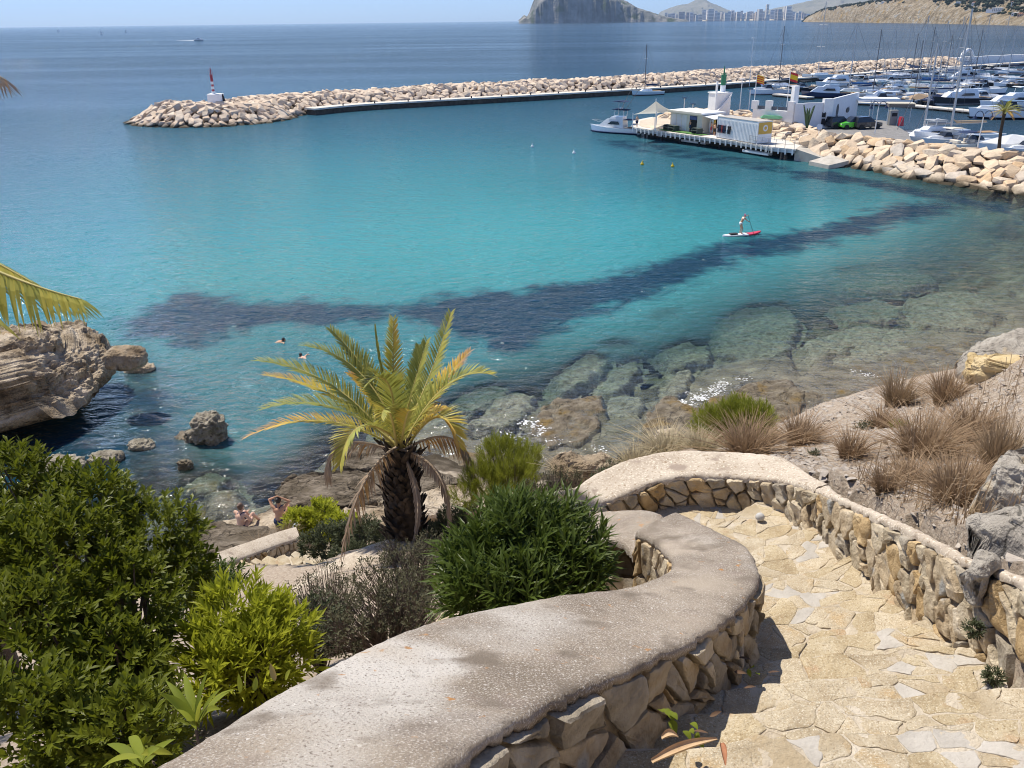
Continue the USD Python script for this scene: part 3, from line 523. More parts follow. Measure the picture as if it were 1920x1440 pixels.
SHORE = [(-40, 29), (-28, 30), (-20, 27), (-15, 24.5), (-12.5, 24.8), (-10.2, 26.3), (-9.5, 27.8), (-8.6, 29.4), (-7.8, 30.4), (-7.5, 31.3), (-6.8, 32.3), (-5.8, 33), (-4.5, 33), (-2.5, 31.8), (-1.2, 31), (.8, 30.5), (2.8, 30.5), (5.1, 32.6), (6.3, 34.2), (8.5, 33.2), (12.5, 33.4), (18, 35.2), (24.3, 38), (30, 44), (40, 56), (48, 66), (54, 76)]
for x, y in spline([(x, y, 0) for x, y in SHORE], 90)[:, :2]: CTRL += [(x, y, -.02)]
for x, y in spline([(x, y, 0) for x, y in SHORE], 70)[:, :2]: CTRL += [(x - .2, y + 1.6, -.75), (x - .3, y + 4.5, -2.2)]
CTRL = np.array(CTRL)
_keep = []; _tree = cKDTree(CTRL[:, :2])
xs = np.unique(np.r_[np.arange(-40, -5, .5), np.arange(-5, 7, .12), np.arange(7, 56, .5)]); ys = np.unique(np.r_[np.arange(-8, -.5, .4), np.arange(-.5, 12, .12), np.arange(12, 60, .35)])
TX, TY = np.meshgrid(xs, ys, indexing='ij')
TZ = griddata(CTRL[:, :2], CTRL[:, 2], (TX, TY), method='linear')
TZn = griddata(CTRL[:, :2], CTRL[:, 2], (TX, TY), method='nearest'); TZ = np.where(np.isnan(TZ), TZn, TZ)
TP = np.stack([TX, TY, np.zeros_like(TX)], -1)
far = np.clip((TY - 13) / 6, 0, 1)
TZ = TZ + (fbm(TP * 1.3, 4, 21) - .5) * (.10 + .55 * far) * np.clip(1.2 - np.exp(-np.abs(TZ)), .25, 1) + (fbm(TP * 9., 3, 22) - .5) * (.03 + .10 * far)
path_poly = Polygon(np.vstack([_pI(np.linspace(0, 16, 120)), _pO(np.linspace(0, 16, 120))[::-1]])).buffer(.14)
w1_poly = Polygon(np.vstack([spline(W1_IN, 60)[:, :2], spline(W1_OUT, 60)[::-1, :2]])).buffer(0)
_in = shapely.contains_xy(path_poly, TX.ravel(), TY.ravel()).reshape(TX.shape)
_best = cKDTree(np.vstack([(_pI(s) + _pO(s)) / 2 for s in ss])).query(np.stack([TX, TY], -1).reshape(-1, 2))[1].reshape(TX.shape)
TZ = np.where(_in, np.minimum(TZ, zz[_best] - .34), TZ)
_a0, _a1 = atd(440, 1092, 15.2), atd(640, 1040, 17.8); _ld = (_a1 - _a0)[:2]; _ll = np.linalg.norm(_ld); _ld = _ld / _ll; _lp = np.array([_ld[1], -_ld[0]]); _rel = np.stack([TX - _a0[0], TY - _a0[1]], -1); _s, _w = _rel @ _ld, _rel @ _lp
_low = (_s > -.6) & (_s < _ll + .8) & (_w > -.9) & (_w < 2.7)
TZ = np.where(_low, np.minimum(TZ, _a0[2] + (_a1[2] - _a0[2]) * _s / _ll - .55), TZ)
_in1 = shapely.contains_xy(w1_poly, TX.ravel(), TY.ravel()).reshape(TX.shape)
TZ = np.where(_in1, TZ - .12, TZ)
from scipy.interpolate import RegularGridInterpolator
_tz = RegularGridInterpolator((xs, ys), TZ, bounds_error=False, fill_value=None)
def ground(x, y): return float(_tz((x, y)))
def soil_material():
    n = {'g': ('geometry', {}), 's': ('separate_xyz', {}), 'n1': ('noise_texture', {'scale': 26., 'detail': 8., 'roughness': .65}), 'r1': ('rgb_ramp', {'ramp': [(.25, (.20, .15, .105)), (.45, (.36, .285, .215)), (.6, (.46, .38, .295)), (.78, (.60, .52, .42))]}),
         'n2': ('noise_texture', {'scale': 1.6, 'detail': 9., 'roughness': .66}), 'r2': ('rgb_ramp', {'ramp': [(.25, (.075, .062, .045)), (.42, (.19, .15, .11)), (.56, (.31, .255, .19)), (.72, (.47, .40, .31)), (.85, (.56, .50, .40))]}),
         'wet': ('map_range', {'from_min': .25, 'from_max': 1.1, 'clamp': True}), 'wn': ('noise_texture', {'scale': .9, 'detail': 5.}), 'wa': ('math', {'math_type': 'multiply_add', 'value2': 1.5, 'value3': -.75}), 'wz': ('math', {'math_type': 'subtract'}),
         'wc': ('mix_color', {'a': (.050, .038, .022)}), 'mk': ('map_range', {'from_min': 3.4, 'from_max': 6.5, 'clamp': True}), 'mx': ('mix_color', {}),
         'bn': ('noise_texture', {'scale': 38., 'detail': 6., 'roughness': .7}), 'b': ('bump', {'strength': .9, 'distance': .03}), 'b2n': ('noise_texture', {'scale': 3.2, 'detail': 7., 'roughness': .62}), 'b2': ('bump', {'strength': .8, 'distance': .16}),
         'p': ('principled_bsdf', {'roughness': .93, 'specular_ior_level': .2})}
    L = [('g.position', 's.vector'), ('g.position', 'n1.vector'), ('n1.fac', 'r1.fac'), ('g.position', 'n2.vector'), ('n2.fac', 'r2.fac'), ('g.position', 'wn.vector'), ('wn.fac', 'wa.value1'), ('s.z', 'wz.value1'), ('wa.value', 'wz.value2'), ('wz.value', 'wet.value'),
         ('wet.result', 'wc.fac'), ('r2.color', 'wc.b'), ('s.z', 'mk.value'), ('mk.result', 'mx.fac'), ('wc.result', 'mx.a'), ('r1.color', 'mx.b'), ('mx.result', 'p.base_color'),
         ('g.position', 'bn.vector'), ('bn.fac', 'b.height'), ('g.position', 'b2n.vector'), ('b2n.fac', 'b2.height'), ('b2.normal', 'b.normal'), ('b.normal', 'p.normal')]
    return usdkit.material(stage, '/World/Looks/hillside_soil', n, L, surface='p.BSDF')
TERR = part(None, 'hillside_ground', (np.stack([TX, TY, TZ], -1).reshape(-1, 3), grid_faces(len(xs), len(ys))[:, ::-1]), soil_material(), smooth=True)
tag(TERR, 'stony hillside falling to a brown rock shelf at the water', 'hillside', kind='structure')
# ================================================================ ROCKS, BREAKWATER, CLIFF, REEF
def rock_material(name, cols, wet=True, rough=.92, bump=.6, bs=3., vary=.0, wetz=(.15, .75)):
    n = {'g': ('geometry', {}), 'oi': ('object_info', {}), 'ad': ('math', {'math_type': 'add'}), 'fr': ('math', {'math_type': 'fraction'}), 'r': ('rgb_ramp', {'ramp': cols}),
         'n': ('noise_texture', {'scale': 1.1 * bs, 'detail': 8., 'roughness': .65}), 'm': ('map_range', {'from_min': .25, 'from_max': .75, 'to_min': .72, 'to_max': 1.2}), 'h': ('hsv', {}),
         's': ('separate_xyz', {}), 'wn': ('noise_texture', {'scale': .8, 'detail': 4.}), 'wa': ('math', {'math_type': 'multiply_add', 'value2': 1.0, 'value3': -.5}), 'wz': ('math', {'math_type': 'subtract'}), 'wm': ('map_range', {'from_min': wetz[0], 'from_max': wetz[1], 'clamp': True}), 'wc': ('mix_color', {'a': (.052, .042, .026)}),
         'bn': ('noise_texture', {'scale': 4. * bs, 'detail': 7., 'roughness': .65}), 'b': ('bump', {'strength': bump, 'distance': .18 / bs}), 'p': ('principled_bsdf', {'roughness': rough, 'specular_ior_level': .2})}
    L = [('oi.random', 'ad.value1'), ('g.random_per_island', 'ad.value2'), ('ad.value', 'fr.value1'), ('fr.value', 'r.fac'), ('g.position', 'n.vector'), ('n.fac', 'm.value'), ('m.result', 'h.value'), ('r.color', 'h.color'),
         ('g.position', 's.vector'), ('g.position', 'wn.vector'), ('wn.fac', 'wa.value1'), ('s.z', 'wz.value1'), ('wa.value', 'wz.value2'), ('wz.value', 'wm.value'), ('wm.result', 'wc.fac'), ('h.color', 'wc.b'),
         ('wc.result' if wet else 'h.color', 'p.base_color'), ('g.position', 'bn.vector'), ('bn.fac', 'b.height'), ('b.normal', 'p.normal')]
    return usdkit.material(stage, '/World/Looks/' + name, n, L, surface='p.BSDF')
QUARRY = [(0, (.56, .42, .28)), (.2, (.64, .51, .37)), (.35, (.57, .40, .24)), (.5, (.66, .56, .43)), (.65, (.60, .47, .33)), (.8, (.50, .44, .37)), (.9, (.64, .49, .33)), (1, (.60, .51, .40))]
M_ROCK = rock_material('quarry_rock', QUARRY, bs=1.)
M_ROCK2 = rock_material('breakwater_rock', [(0, (.52, .40, .30)), (.3, (.63, .51, .39)), (.5, (.68, .57, .45)), (.7, (.57, .44, .32)), (1, (.65, .54, .42))], bs=1.)

def hull(v):
    v = np.asarray(v, float); h = ConvexHull(v); vs = v[h.vertices]; ix = {a: i for i, a in enumerate(h.vertices)}
    f = np.array([[ix[a] for a in s] for s in h.simplices]); c = vs.mean(0)
    nn = np.cross(vs[f[:, 1]] - vs[f[:, 0]], vs[f[:, 2]] - vs[f[:, 0]]); fl = ((vs[f].mean(1) - c) * nn).sum(1) < 0
    f[fl] = f[fl][:, ::-1]
    return vs, f
def rock_hull(rg, size, n=15, square=.55):
    d = rg.normal(size=(n, 3)); d /= np.linalg.norm(d, axis=1, keepdims=True)
    d = np.sign(d) * np.abs(d) ** square; d /= np.abs(d).max(1, keepdims=True) ** .55
    v = d * np.array(size) / 2 * rg.uniform(.82, 1.08, (n, 1))
    return hull(v)

def frame(n):
    n = n / np.linalg.norm(n); a = np.cross(n, [0, 0, 1.]) if abs(n[2]) < .9 else np.cross(n, [1., 0, 0]); a /= np.linalg.norm(a)
    return np.stack([a, np.cross(n, a), n])

def poisson(cands, rmin, seed):
    rg = np.random.default_rng(seed); P = cands[rg.permutation(len(cands))]
    keep = np.zeros(len(P), bool); tr = cKDTree(P); dead = np.zeros(len(P), bool)
    for i in range(len(P)):
        if dead[i]: continue
        keep[i] = True; dead[tr.query_ball_point(P[i], rmin if np.ndim(rmin) == 0 else rmin)] = True
    return P[keep]

def in_view(p, m=60):
    r = p - CAM; d = r @ _F0; u = 960 + F_PX * (r @ _RX) / d; v = 720 + F_PX * (r @ _DN) / d
    return (d > 0) & (u > -m) & (u < 1920 + m) & (v > -m) & (v < 1440 + m)

def armour(t, pts, nrm, size, seed, material, nmax=300, name='rock', flatten=.62, aspect=(1.35, 1.0), jit=.16):
    """quarry stones laid on a slope: the nearest as parts, what is past the limit as one part"""
    rg = np.random.default_rng(seed); order = np.argsort(np.linalg.norm(pts - CAM, axis=1)); rest = MB(); k = 0
    for q in order:
        s = size * rg.uniform(.72, 1.32); sz = (s * aspect[0] * rg.uniform(.85, 1.2), s * aspect[1], s * flatten * rg.uniform(.85, 1.25))
        v, f = rock_hull(rg, sz, rg.integers(16, 24)); a = rg.uniform(0, 2 * PI); c, si = math.cos(a), math.sin(a)
        fr = frame(nrm[q] + rg.normal(0, jit, 3)); v = (v @ np.array([[c, si, 0], [-si, c, 0], [0, 0, 1]])) @ fr + pts[q]
        if k < nmax: part(t, name, (v, f), material, world=True); k += 1
        else: rest.add((v, f))
    if rest.n: part(t, name + '_mass', rest.get(), material, world=True, kind='stuff')

def loft(rows, n, seed):
    """random points and normals on a surface through rows of 3-D polylines"""
    R = np.array([spline(r, 60) for r in rows]); rg = np.random.default_rng(seed)
    v = rg.uniform(0, len(rows) - 1, n); u = rg.uniform(0, 59, n); i = np.minimum(v.astype(int), len(rows) - 2); j = np.minimum(u.astype(int), 58); fv, fu = (v - i)[:, None], (u - j)[:, None]
    P = (R[i, j] * (1 - fu) + R[i, j + 1] * fu) * (1 - fv) + (R[i + 1, j] * (1 - fu) + R[i + 1, j + 1] * fu) * fv
    N = np.cross(R[i, j + 1] - R[i, j], R[i + 1, j] - R[i, j]); N /= np.linalg.norm(N, axis=1, keepdims=True) + 1e-9; N = np.where(N[:, 2:] < 0, -N, N)
    area = np.linalg.norm(np.cross(R[i, j + 1] - R[i, j], R[i + 1, j] - R[i, j]), axis=1)
    k = rg.uniform(0, area.max(), n) < area
    return P[k], N[k], R

# near revetment of the harbour
foot = [(38.6, 110.6, .0), (40.2, 108.2, 0), (41.8, 105.6, 0), (45.1, 98.1, 0), (48.6, 92.8, 0), (52.6, 87.6, 0), (60, 78, 0), (70, 66, 0)]
crest = [(38.8, 114.5, 2.7), (40.4, 113.2, 3.0), (43.8, 111.2, 3.05), (47.2, 104.6, 3.1), (51, 99.4, 3.1), (55.6, 94.5, 3.1), (63, 84.5, 3.1), (73, 72, 3.1)]
sub = [(x - 1.6, y - .9, -1.4) for x, y, z in foot]; back = [(x + 2.2, y + 1.5, z - .5) for x, y, z in crest]
def armour_bed(t, rows, material, drop=.55):
    R = np.array([spline(r, 40) for r in rows]); R[..., 2] -= drop
    part(t, 'rubble_core', (R.reshape(-1, 3), grid_faces(len(rows), 40)), material, world=True)
M_CORE = mat('rubble_core', [(.3, (.10, .075, .05)), (.7, (.22, .17, .12))], scale=1.2, bump=.8, bscale=3, bdist=.3)
REV = thing('rock_revetment', 'near sloping bank of big sandy quarry boulders beside the slipway and below the parking area', 'rock bank', (46, 98, 0))
P, N, _ = loft([sub, foot, crest, back], 26000, 5); k = in_view(P, 150); P, N = P[k], N[k]
sel = poisson(P, 1.12, 6); ii = cKDTree(P).query(sel)[1]
armour(REV, P[ii] - N[ii] * .16, N[ii], 1.42, 8, M_ROCK, nmax=300, flatten=.5)
armour_bed(REV, [sub, foot, crest, back], M_CORE)
# boulder mound behind the kiosk
mA = [(25.5, 152, 1.5), (28.5, 146, 1.5), (32, 138.5, 1.5), (35.5, 127, 1.5), (38.2, 119.5, 1.5), (39.2, 114.2, 1.6)]; mB = [(27, 153, 2.0), (31, 149, 2.3), (35.5, 141.5, 2.5), (38.5, 131.5, 2.6), (40.8, 124, 2.5), (42.6, 117.5, 2.3)]; mC = [(29, 156, 2.1), (35, 153, 2.4), (40, 145, 2.5), (42, 134, 2.5), (44.0, 127, 2.1), (44.5, 119, 1.8)]
MND = thing('boulder_mound', 'mound of sandy boulders between the container kiosk and the white building', 'boulders', (37, 130, 1))
P, N, _ = loft([mA, mB, mC], 9000, 15); sel = poisson(P, 1.35, 16); ii = cKDTree(P).query(sel)[1]
armour(MND, P[ii] - N[ii] * .2, N[ii], 1.7, 18, M_ROCK, nmax=300, flatten=.62)
armour_bed(MND, [mA, mB, mC], M_CORE, .7)

# outer breakwater
BWL = [(-57, 174)] + [tuple(atz(x, y, 3.1)[:2]) for x, y in [(560, 178), (670, 171), (800, 163.5), (995, 154), (1190, 144), (1340, 134), (1500, 124), (1640, 116), (1775, 109.5), (1920, 103), (2000, 99)]]
bw_line = LineString(spline([(x, y, 0) for x, y in BWL], 120)[:, :2])
bw_poly = Point(-57.5, 174.5).buffer(15.5).union(LineString([(-57.5, 174.5), (-47, 198)]).buffer(13)).union(bw_line.buffer(9.5)).buffer(3).buffer(-3)
QUAY_A = spline([(*atz(x, y, 1.32)[:2], 0) for x, y in [(590, 203.5), (670, 196), (800, 188.5), (995, 178), (1190, 167), (1340, 158), (1500, 146), (1600, 138.5), (1717, 130), (1800, 124.5), (1920, 117), (2000, 112)]], 80)[:, :2]
_t = np.gradient(QUAY_A, axis=0); _t /= np.linalg.norm(_t, axis=1, keepdims=True); _n = np.stack([-_t[:, 1], _t[:, 0]], 1)
QUAY_B = QUAY_A + _n * 3.2
quay_poly = Polygon(np.vstack([QUAY_A, QUAY_B[::-1]]))
rg = np.random.default_rng(31); x0, y0, x1, y1 = bw_poly.bounds
C = rg.uniform((x0, y0), (x1, y1), (260000, 2)); C = C[shapely.contains_xy(bw_poly.buffer(.6), C[:, 0], C[:, 1])]
quay_front = Polygon(np.vstack([QUAY_B, (QUAY_A - _n * 26)[::-1]])).buffer(0).difference(Point(-57.5, 174.5).buffer(19)); bw_end = Polygon([(x, y) for x, y in [atz(1776, 122, 1)[:2], atz(1776, 95, 4)[:2], atz(2100, 90, 4)[:2], atz(2100, 140, 1)[:2]]])
C = C[~shapely.contains_xy(quay_poly.buffer(.3).union(quay_front), C[:, 0], C[:, 1])]; C = C[~shapely.contains_xy(bw_end, C[:, 0], C[:, 1])]
def bw_height(c):
    d = shapely.distance(bw_poly.exterior, shapely.points(c[:, 0], c[:, 1])) * np.where(shapely.contains_xy(bw_poly, c[:, 0], c[:, 1]), 1, -1)
    hd = np.clip((c[:, 0] + 30) / 20, 0, 1)
    return np.minimum(-.2 + .58 * d + 1.2 * hd, 2.75 + .15 * hd + (fbm(np.column_stack([c * .15, c[:, 0] * 0]), 3, 4) - .5) * .8)
# drop rocks on the far, hidden flank
dl = np.array([bw_line.project(Point(*c)) for c in C]); near = np.array([bw_line.interpolate(d).coords[0] for d in dl]); tn = np.array([bw_line.interpolate(d + 1).coords[0] for d in dl]) - near
sd = tn[:, 0] * (C[:, 1] - near[:, 1]) - tn[:, 1] * (C[:, 0] - near[:, 0])
C = C[(sd < 4.2) | (C[:, 1] < 178)]
C3 = np.column_stack([C, bw_height(C)]); C3 = C3[in_view(C3, 40)]
sel = poisson(C3, 1.12, 33); e = .5
gx = (bw_height(sel[:, :2] + [e, 0]) - bw_height(sel[:, :2] - [e, 0])) / (2 * e); gy = (bw_height(sel[:, :2] + [0, e]) - bw_height(sel[:, :2] - [0, e])) / (2 * e)
BW = thing('breakwater', 'long outer breakwater of pale rocks with a concrete quay along its harbour side', 'breakwater', (-41, 193, 0))
armour(BW, sel, np.column_stack([-gx, -gy, np.ones(len(gx))]), 1.34, 35, M_ROCK2, nmax=300, flatten=.7)
gxs, gys = np.arange(x0 - 2, x1 + 2, 2.), np.arange(y0 - 2, y1 + 2, 2.); GX, GY = np.meshgrid(gxs, gys, indexing='ij'); G = np.stack([GX.ravel(), GY.ravel()], 1)
GZ = np.where(shapely.contains_xy(quay_front.union(bw_end), G[:, 0], G[:, 1]), -3.5, bw_height(G) - .6); GF = grid_faces(len(gxs), len(gys))[:, ::-1]; GF = GF[(GZ[GF] > -3).any(1)]; GZ = np.maximum(GZ, -3)
used, inv = np.unique(GF.ravel(), return_inverse=True)
part(BW, 'rubble_core', (np.column_stack([G, GZ])[used], inv.reshape(-1, 3)), M_CORE, world=True)
M_QUAY = mat('quay_concrete', [(.3, (.52, .47, .40)), (.7, (.68, .63, .55))], scale=.8, bump=.3, bscale=4, bdist=.03, rough=.95)
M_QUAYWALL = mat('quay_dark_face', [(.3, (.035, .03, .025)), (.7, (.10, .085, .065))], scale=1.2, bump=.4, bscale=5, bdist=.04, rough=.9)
part(BW, 'quay_deck', prism(quay_poly, 1.0, 1.32), M_QUAY, world=True)
part(BW, 'quay_face', prism(quay_poly.buffer(-.35), -3, .998), M_QUAYWALL, world=True)  # darker than the deck: the backlit shade is in its colour
for i in range(2, 60, 2):
    if in_view(np.array([*QUAY_A[i], 1.])): part(BW, 'bollard', cyl(QUAY_A[i][0] + _n[i][0] * .4, QUAY_A[i][1] + _n[i][1] * .4, 1.32, .14, .4, 8), M_QUAYWALL, world=True)

# ---------------------------------------------------------------- shore rock: reef slabs read off the photograph
M_REEF = mat('reef_slab', [(.22, (.055, .040, .022)), (.42, (.115, .088, .052)), (.6, (.19, .155, .10)), (.78, (.28, .24, .17))], scale=2.2, det=10, rough=.6, bump=1., bscale=5, bdist=.2, spec=.4, voro=.7, spots=((.9, .56, .70, (.17, .105, .018)),))
M_REEFG = mat('submerged_slab', [(.25, (.10, .08, .052)), (.45, (.22, .185, .13)), (.62, (.33, .285, .21)), (.8, (.46, .41, .32))], scale=3.4, det=10, rough=.9, bump=1., bscale=4, bdist=.25, voro=.8, spots=((1.2, .58, .70, (.17, .13, .075)),))
def slab(poly_px, ztop, label, material, seed, thick=.55, res=.12, amp=.24, group=None):
    pl = Polygon([tuple(atz(x, y, ztop)[:2]) for x, y in poly_px]).buffer(0).buffer(.25).buffer(-.25)
    x0, y0, x1, y1 = pl.bounds; m = .5
    gx, gy = np.arange(x0 - m, x1 + m, res), np.arange(y0 - m, y1 + m, res); X, Y = np.meshgrid(gx, gy, indexing='ij'); xy = np.stack([X.ravel(), Y.ravel()], 1)
    d = shapely.distance(pl.exterior, shapely.points(xy[:, 0], xy[:, 1])) * np.where(shapely.contains_xy(pl, xy[:, 0], xy[:, 1]), 1, -1)
    q3 = np.column_stack([xy, np.full(len(xy), seed * 2.3)])
    d = d + (fbm(q3 * [1.8, 1.8, 1], 5, 2) - .5) * .9
    z = ztop + (fbm(q3 * [1.1, 1.1, 1], 4, 8) - .5) * amp * 1.6 + (fbm(q3 * [5, 5, 1], 3, 9) - .5) * amp * .7 - thick * (1 - np.clip(d / .28 + .4, 0, 1) ** .6)
    crack = np.abs(fbm(q3 * [.5, .9, 1], 3, 12) - .5); z -= np.clip(.018 - crack, 0, 1) / .018 * .12
    F = grid_faces(len(gx), len(gy))[:, ::-1]; F = F[(d[F] > -.35).any(1)]; u, inv = np.unique(F.ravel(), return_inverse=True)
    c = pl.centroid
    t = thing('reef_rock', label, 'rock', (c.x, c.y, 0), group=group)
    part(t, 'rock', (np.column_stack([xy, z])[u], inv.reshape(-1, 3)), material, smooth=True, world=True)
    return t
for i, (p, z, l, m) in enumerate(SL): slab(p, z, l, M_REEFG if m == 'G' else M_REEF, i + 1)
# foam
M_FOAM = mat('sea_foam', [(.3, (.78, .80, .80)), (.7, (.9, .9, .9))], scale=20, rough=.6)
FM = MB(); rg = np.random.default_rng(44)
for (ax, ay), (bx, by), n, w in [((985, 790), (1010, 800), 120, .30), ((1010, 800), (1042, 804), 110, .22), ((1000, 815), (1020, 812), 50, .14), ((1030, 832), (1045, 822), 60, .18), ((940, 808), (975, 822), 50, .14), ((1120, 838), (1130, 850), 40, .14), ((1270, 752), (1290, 758), 110, .22), ((1300, 748), (1325, 745), 120, .18), ((1325, 745), (1357, 716), 240, .26), ((1290, 735), (1320, 748), 60, .12), ((1230, 795), (1260, 800), 35, .1), ((1385, 712), (1400, 706), 40, .16), ((1600, 695), (1640, 705), 60, .14), ((1680, 712), (1720, 718), 50, .14), ((1825, 665), (1830, 690), 60, .2), ((835, 862), (850, 880), 120, .35), ((820, 880), (850, 850), 80, .4), ((340, 838), (350, 842), 14, .08)]:
    a, b = atz(ax, ay, .012), atz(bx, by, .012)
    for k in range(int(n * .6)):
        c = a + (b - a) * rg.uniform(); c[:2] += rg.normal(0, w, 2); s = rg.uniform(.012, .05) * (.5 + w * 1.6)
        nn = 6; an = np.arange(nn) * 2 * PI / nn + rg.uniform(0, 6); r = s * rg.uniform(.5, 1.4, nn)
        ring = np.column_stack([c[0] + np.cos(an) * r * 1.5, c[1] + np.sin(an) * r, np.full(nn, .008)])
        FM.add((np.vstack([ring, [[c[0], c[1], .008 + s * .6]]]), np.array([[j, (j + 1) % nn, nn] for j in range(nn)])))
tag(part(None, 'sea_foam', FM.get(), M_FOAM), 'white foam breaking over the reef edges', 'foam', kind='stuff')

# ---------------------------------------------------------------- cliffs and boulders: displaced boxes
def blob(center, size, seed, sub=5, amp=.25, freq=.7, rough=.06, shape=None, square=.45, rot=0., cuts=0):
    ico = trimesh.creation.icosphere(subdivisions=sub); v = np.asarray(ico.vertices)
    q = np.sign(v) * np.abs(v) ** square; q /= np.linalg.norm(q, axis=1, keepdims=True) ** .35
    p = q * np.array(size) / 2
    if shape is not None: p = shape(p)
    if cuts:
        rc = np.random.default_rng(seed * 7 + 1); hs = np.array(size) / 2
        for _ in range(cuts):
            n = rc.normal(size=3); n /= np.linalg.norm(n); h = np.linalg.norm(n * hs) * rc.uniform(.58, .86); dd = p @ n - h; p = p - n * (np.maximum(dd, 0) * .84)[:, None]
    w = p + np.array(center) * 1.
    ridg = 1 - np.abs(2 * fbm(w * freq + seed * 3.1, 5, seed) - 1)
    fine = fbm(w * freq * 5 + 7, 4, seed + 3) - .5
    vn = np.asarray(trimesh.Trimesh(p, ico.faces, process=False).vertex_normals); vn = np.where(np.linalg.norm(vn, axis=1, keepdims=True) > .5, vn, v)
    pit = np.clip(fbm(w * freq * 3.2 + 31, 4, seed + 8) - .56, 0, 1)
    p = p + vn * ((ridg - .62) * amp * 2.0 + fine * rough * 4 - pit * amp * 1.6)[:, None]
    c, s = math.cos(rot), math.sin(rot)
    return p @ np.array([[c, s, 0], [-s, c, 0], [0, 0, 1]]) + np.array(center), np.asarray(ico.faces)
M_CLIFF = mat('cliff_limestone', [(.25, (.11, .08, .05)), (.40, (.25, .19, .125)), (.52, (.38, .31, .225)), (.64, (.50, .42, .32)), (.80, (.58, .50, .40))], scale=.9, det=10, rough=.95, bump=.9, bscale=2.6, bdist=.35, spec=.15, spots=((1.7, .6, .72, (.15, .115, .075)), (.5, .62, .7, (.36, .25, .13))))
def overhang(p):
    """sheer front (local -y) with a deep hollow below the lip"""
    k = np.clip((-.35 - p[:, 2]) / .9, 0, 1) ** .6; q = p.copy()
    q[:, 1] = np.where(p[:, 1] < 1.5, p[:, 1] + k * 3.4 * np.clip((1.5 - p[:, 1]) / 3, 0, 1), p[:, 1]); q[:, 0] = np.where(p[:, 0] > 4, p[:, 0] - k * 2.2 * (p[:, 0] - 4) / 4, p[:, 0])
    q[:, 1] += np.clip(p[:, 0] - 3, 0, 9) * .22 * (p[:, 1] < 0); return q
def undercut(p):
    k = np.clip((.0 - p[:, 2]) / 1.3, 0, 1); s = 1 - .78 * k ** .7
    q = p.copy(); q[:, 0] = np.where(p[:, 0] > 0, p[:, 0] * (1 - .45 * k), p[:, 0]); q[:, 1] = np.where(p[:, 1] < 0, p[:, 1] * s, p[:, 1])
    q[:, 2] += np.clip(p[:, 2], 0, 9) * .12 * np.sin(p[:, 0] * .6)
    return q
CL = thing('sea_cliff', 'overhanging weathered limestone headland at the left edge, dark hollow beneath', 'cliff', (-26, 40, 0))
part(CL, 'rock_face', blob((-24.3, 35.1, 1.25), (16.5, 7.2, 4.6), 5, sub=7, amp=.30, freq=.75, rough=.14, shape=overhang, rot=.78, square=.28, cuts=16), M_CLIFF, smooth=40, world=True)
part(CL, 'upper_ledge', blob((-24.9, 36.0, 3.2), (9.0, 4.0, 1.2), 9, sub=6, amp=.26, freq=1.0, rough=.12, rot=.78, square=.35, cuts=8), M_CLIFF, smooth=40, world=True)
part(CL, 'pointed_ledge', blob(atd(236, 672, 40.0), (1.7, 1.2, .9), 12, sub=5, amp=.16, freq=1.1, rough=.05), M_CLIFF, smooth=True, world=True)
part(CL, 'water_ledge', blob(atz(262, 692, .05), (1.5, .9, .45), 13, sub=4, amp=.1, freq=1.6, rough=.05), M_CLIFF, smooth=True, world=True)
M_BOULDER = mat('pitted_boulder', [(.25, (.10, .085, .06)), (.45, (.25, .22, .165)), (.62, (.38, .34, .27)), (.8, (.5, .46, .38))], scale=2.2, det=9, rough=.95, bump=1., bscale=5, bdist=.25, spots=((3., .62, .70, (.045, .04, .03)),))
c = atz(392, 832, 0)
BR = thing('sea_boulder', 'pitted pale boulder standing in the water left of the palm', 'boulder', (c[0], c[1] + .4, 0))
part(BR, 'rock', blob((c[0] - .05, c[1] + .4, .45), (1.35, 1.0, 1.5), 3, sub=5, amp=.22, freq=1.5, rough=.08, square=.7), M_BOULDER, smooth=True, world=True)
part(BR, 'foot', blob((c[0] - .9, c[1] + .35, .1), (.5, .45, .7), 6, sub=4, amp=.08, freq=2.5, rough=.05, square=.7), M_BOULDER, smooth=True, world=True)
part(BR, 'weed_ledge', blob((c[0] - .75, c[1] + .9, -.15), (2.2, 1.1, .4), 8, sub=4, amp=.08, freq=2, rough=.05), M_REEF, smooth=True, world=True)
c = atz(346, 880, 0)
t = thing('sea_boulder', 'small black wet rock poking out of the cove below the pitted boulder', 'boulder', c)
part(t, 'rock', blob((c[0], c[1] + .12, .1), (.55, .42, .5), 17, sub=4, amp=.06, freq=3, rough=.05, square=.7), M_REEF, smooth=True, world=True)
for i, (px, py, s, l) in enumerate([(200, 862, .9, 'dark rock in the cliff shadow beside a low pale one'), (110, 880, 1.4, 'large dim rock deep in the shadow under the cliff'), (265, 838, .7, 'low weedy rock at the edge of the cliff shadow')]):
    c = atz(px, py, 0); t = thing('sea_boulder', l, 'boulder', c)
    part(t, 'rock', blob((c[0], c[1], .05), (s * 1.5, s, s * .55), 50 + i, sub=4, amp=.12, freq=1.8, rough=.06, square=.7), M_BOULDER, smooth=True, world=True)

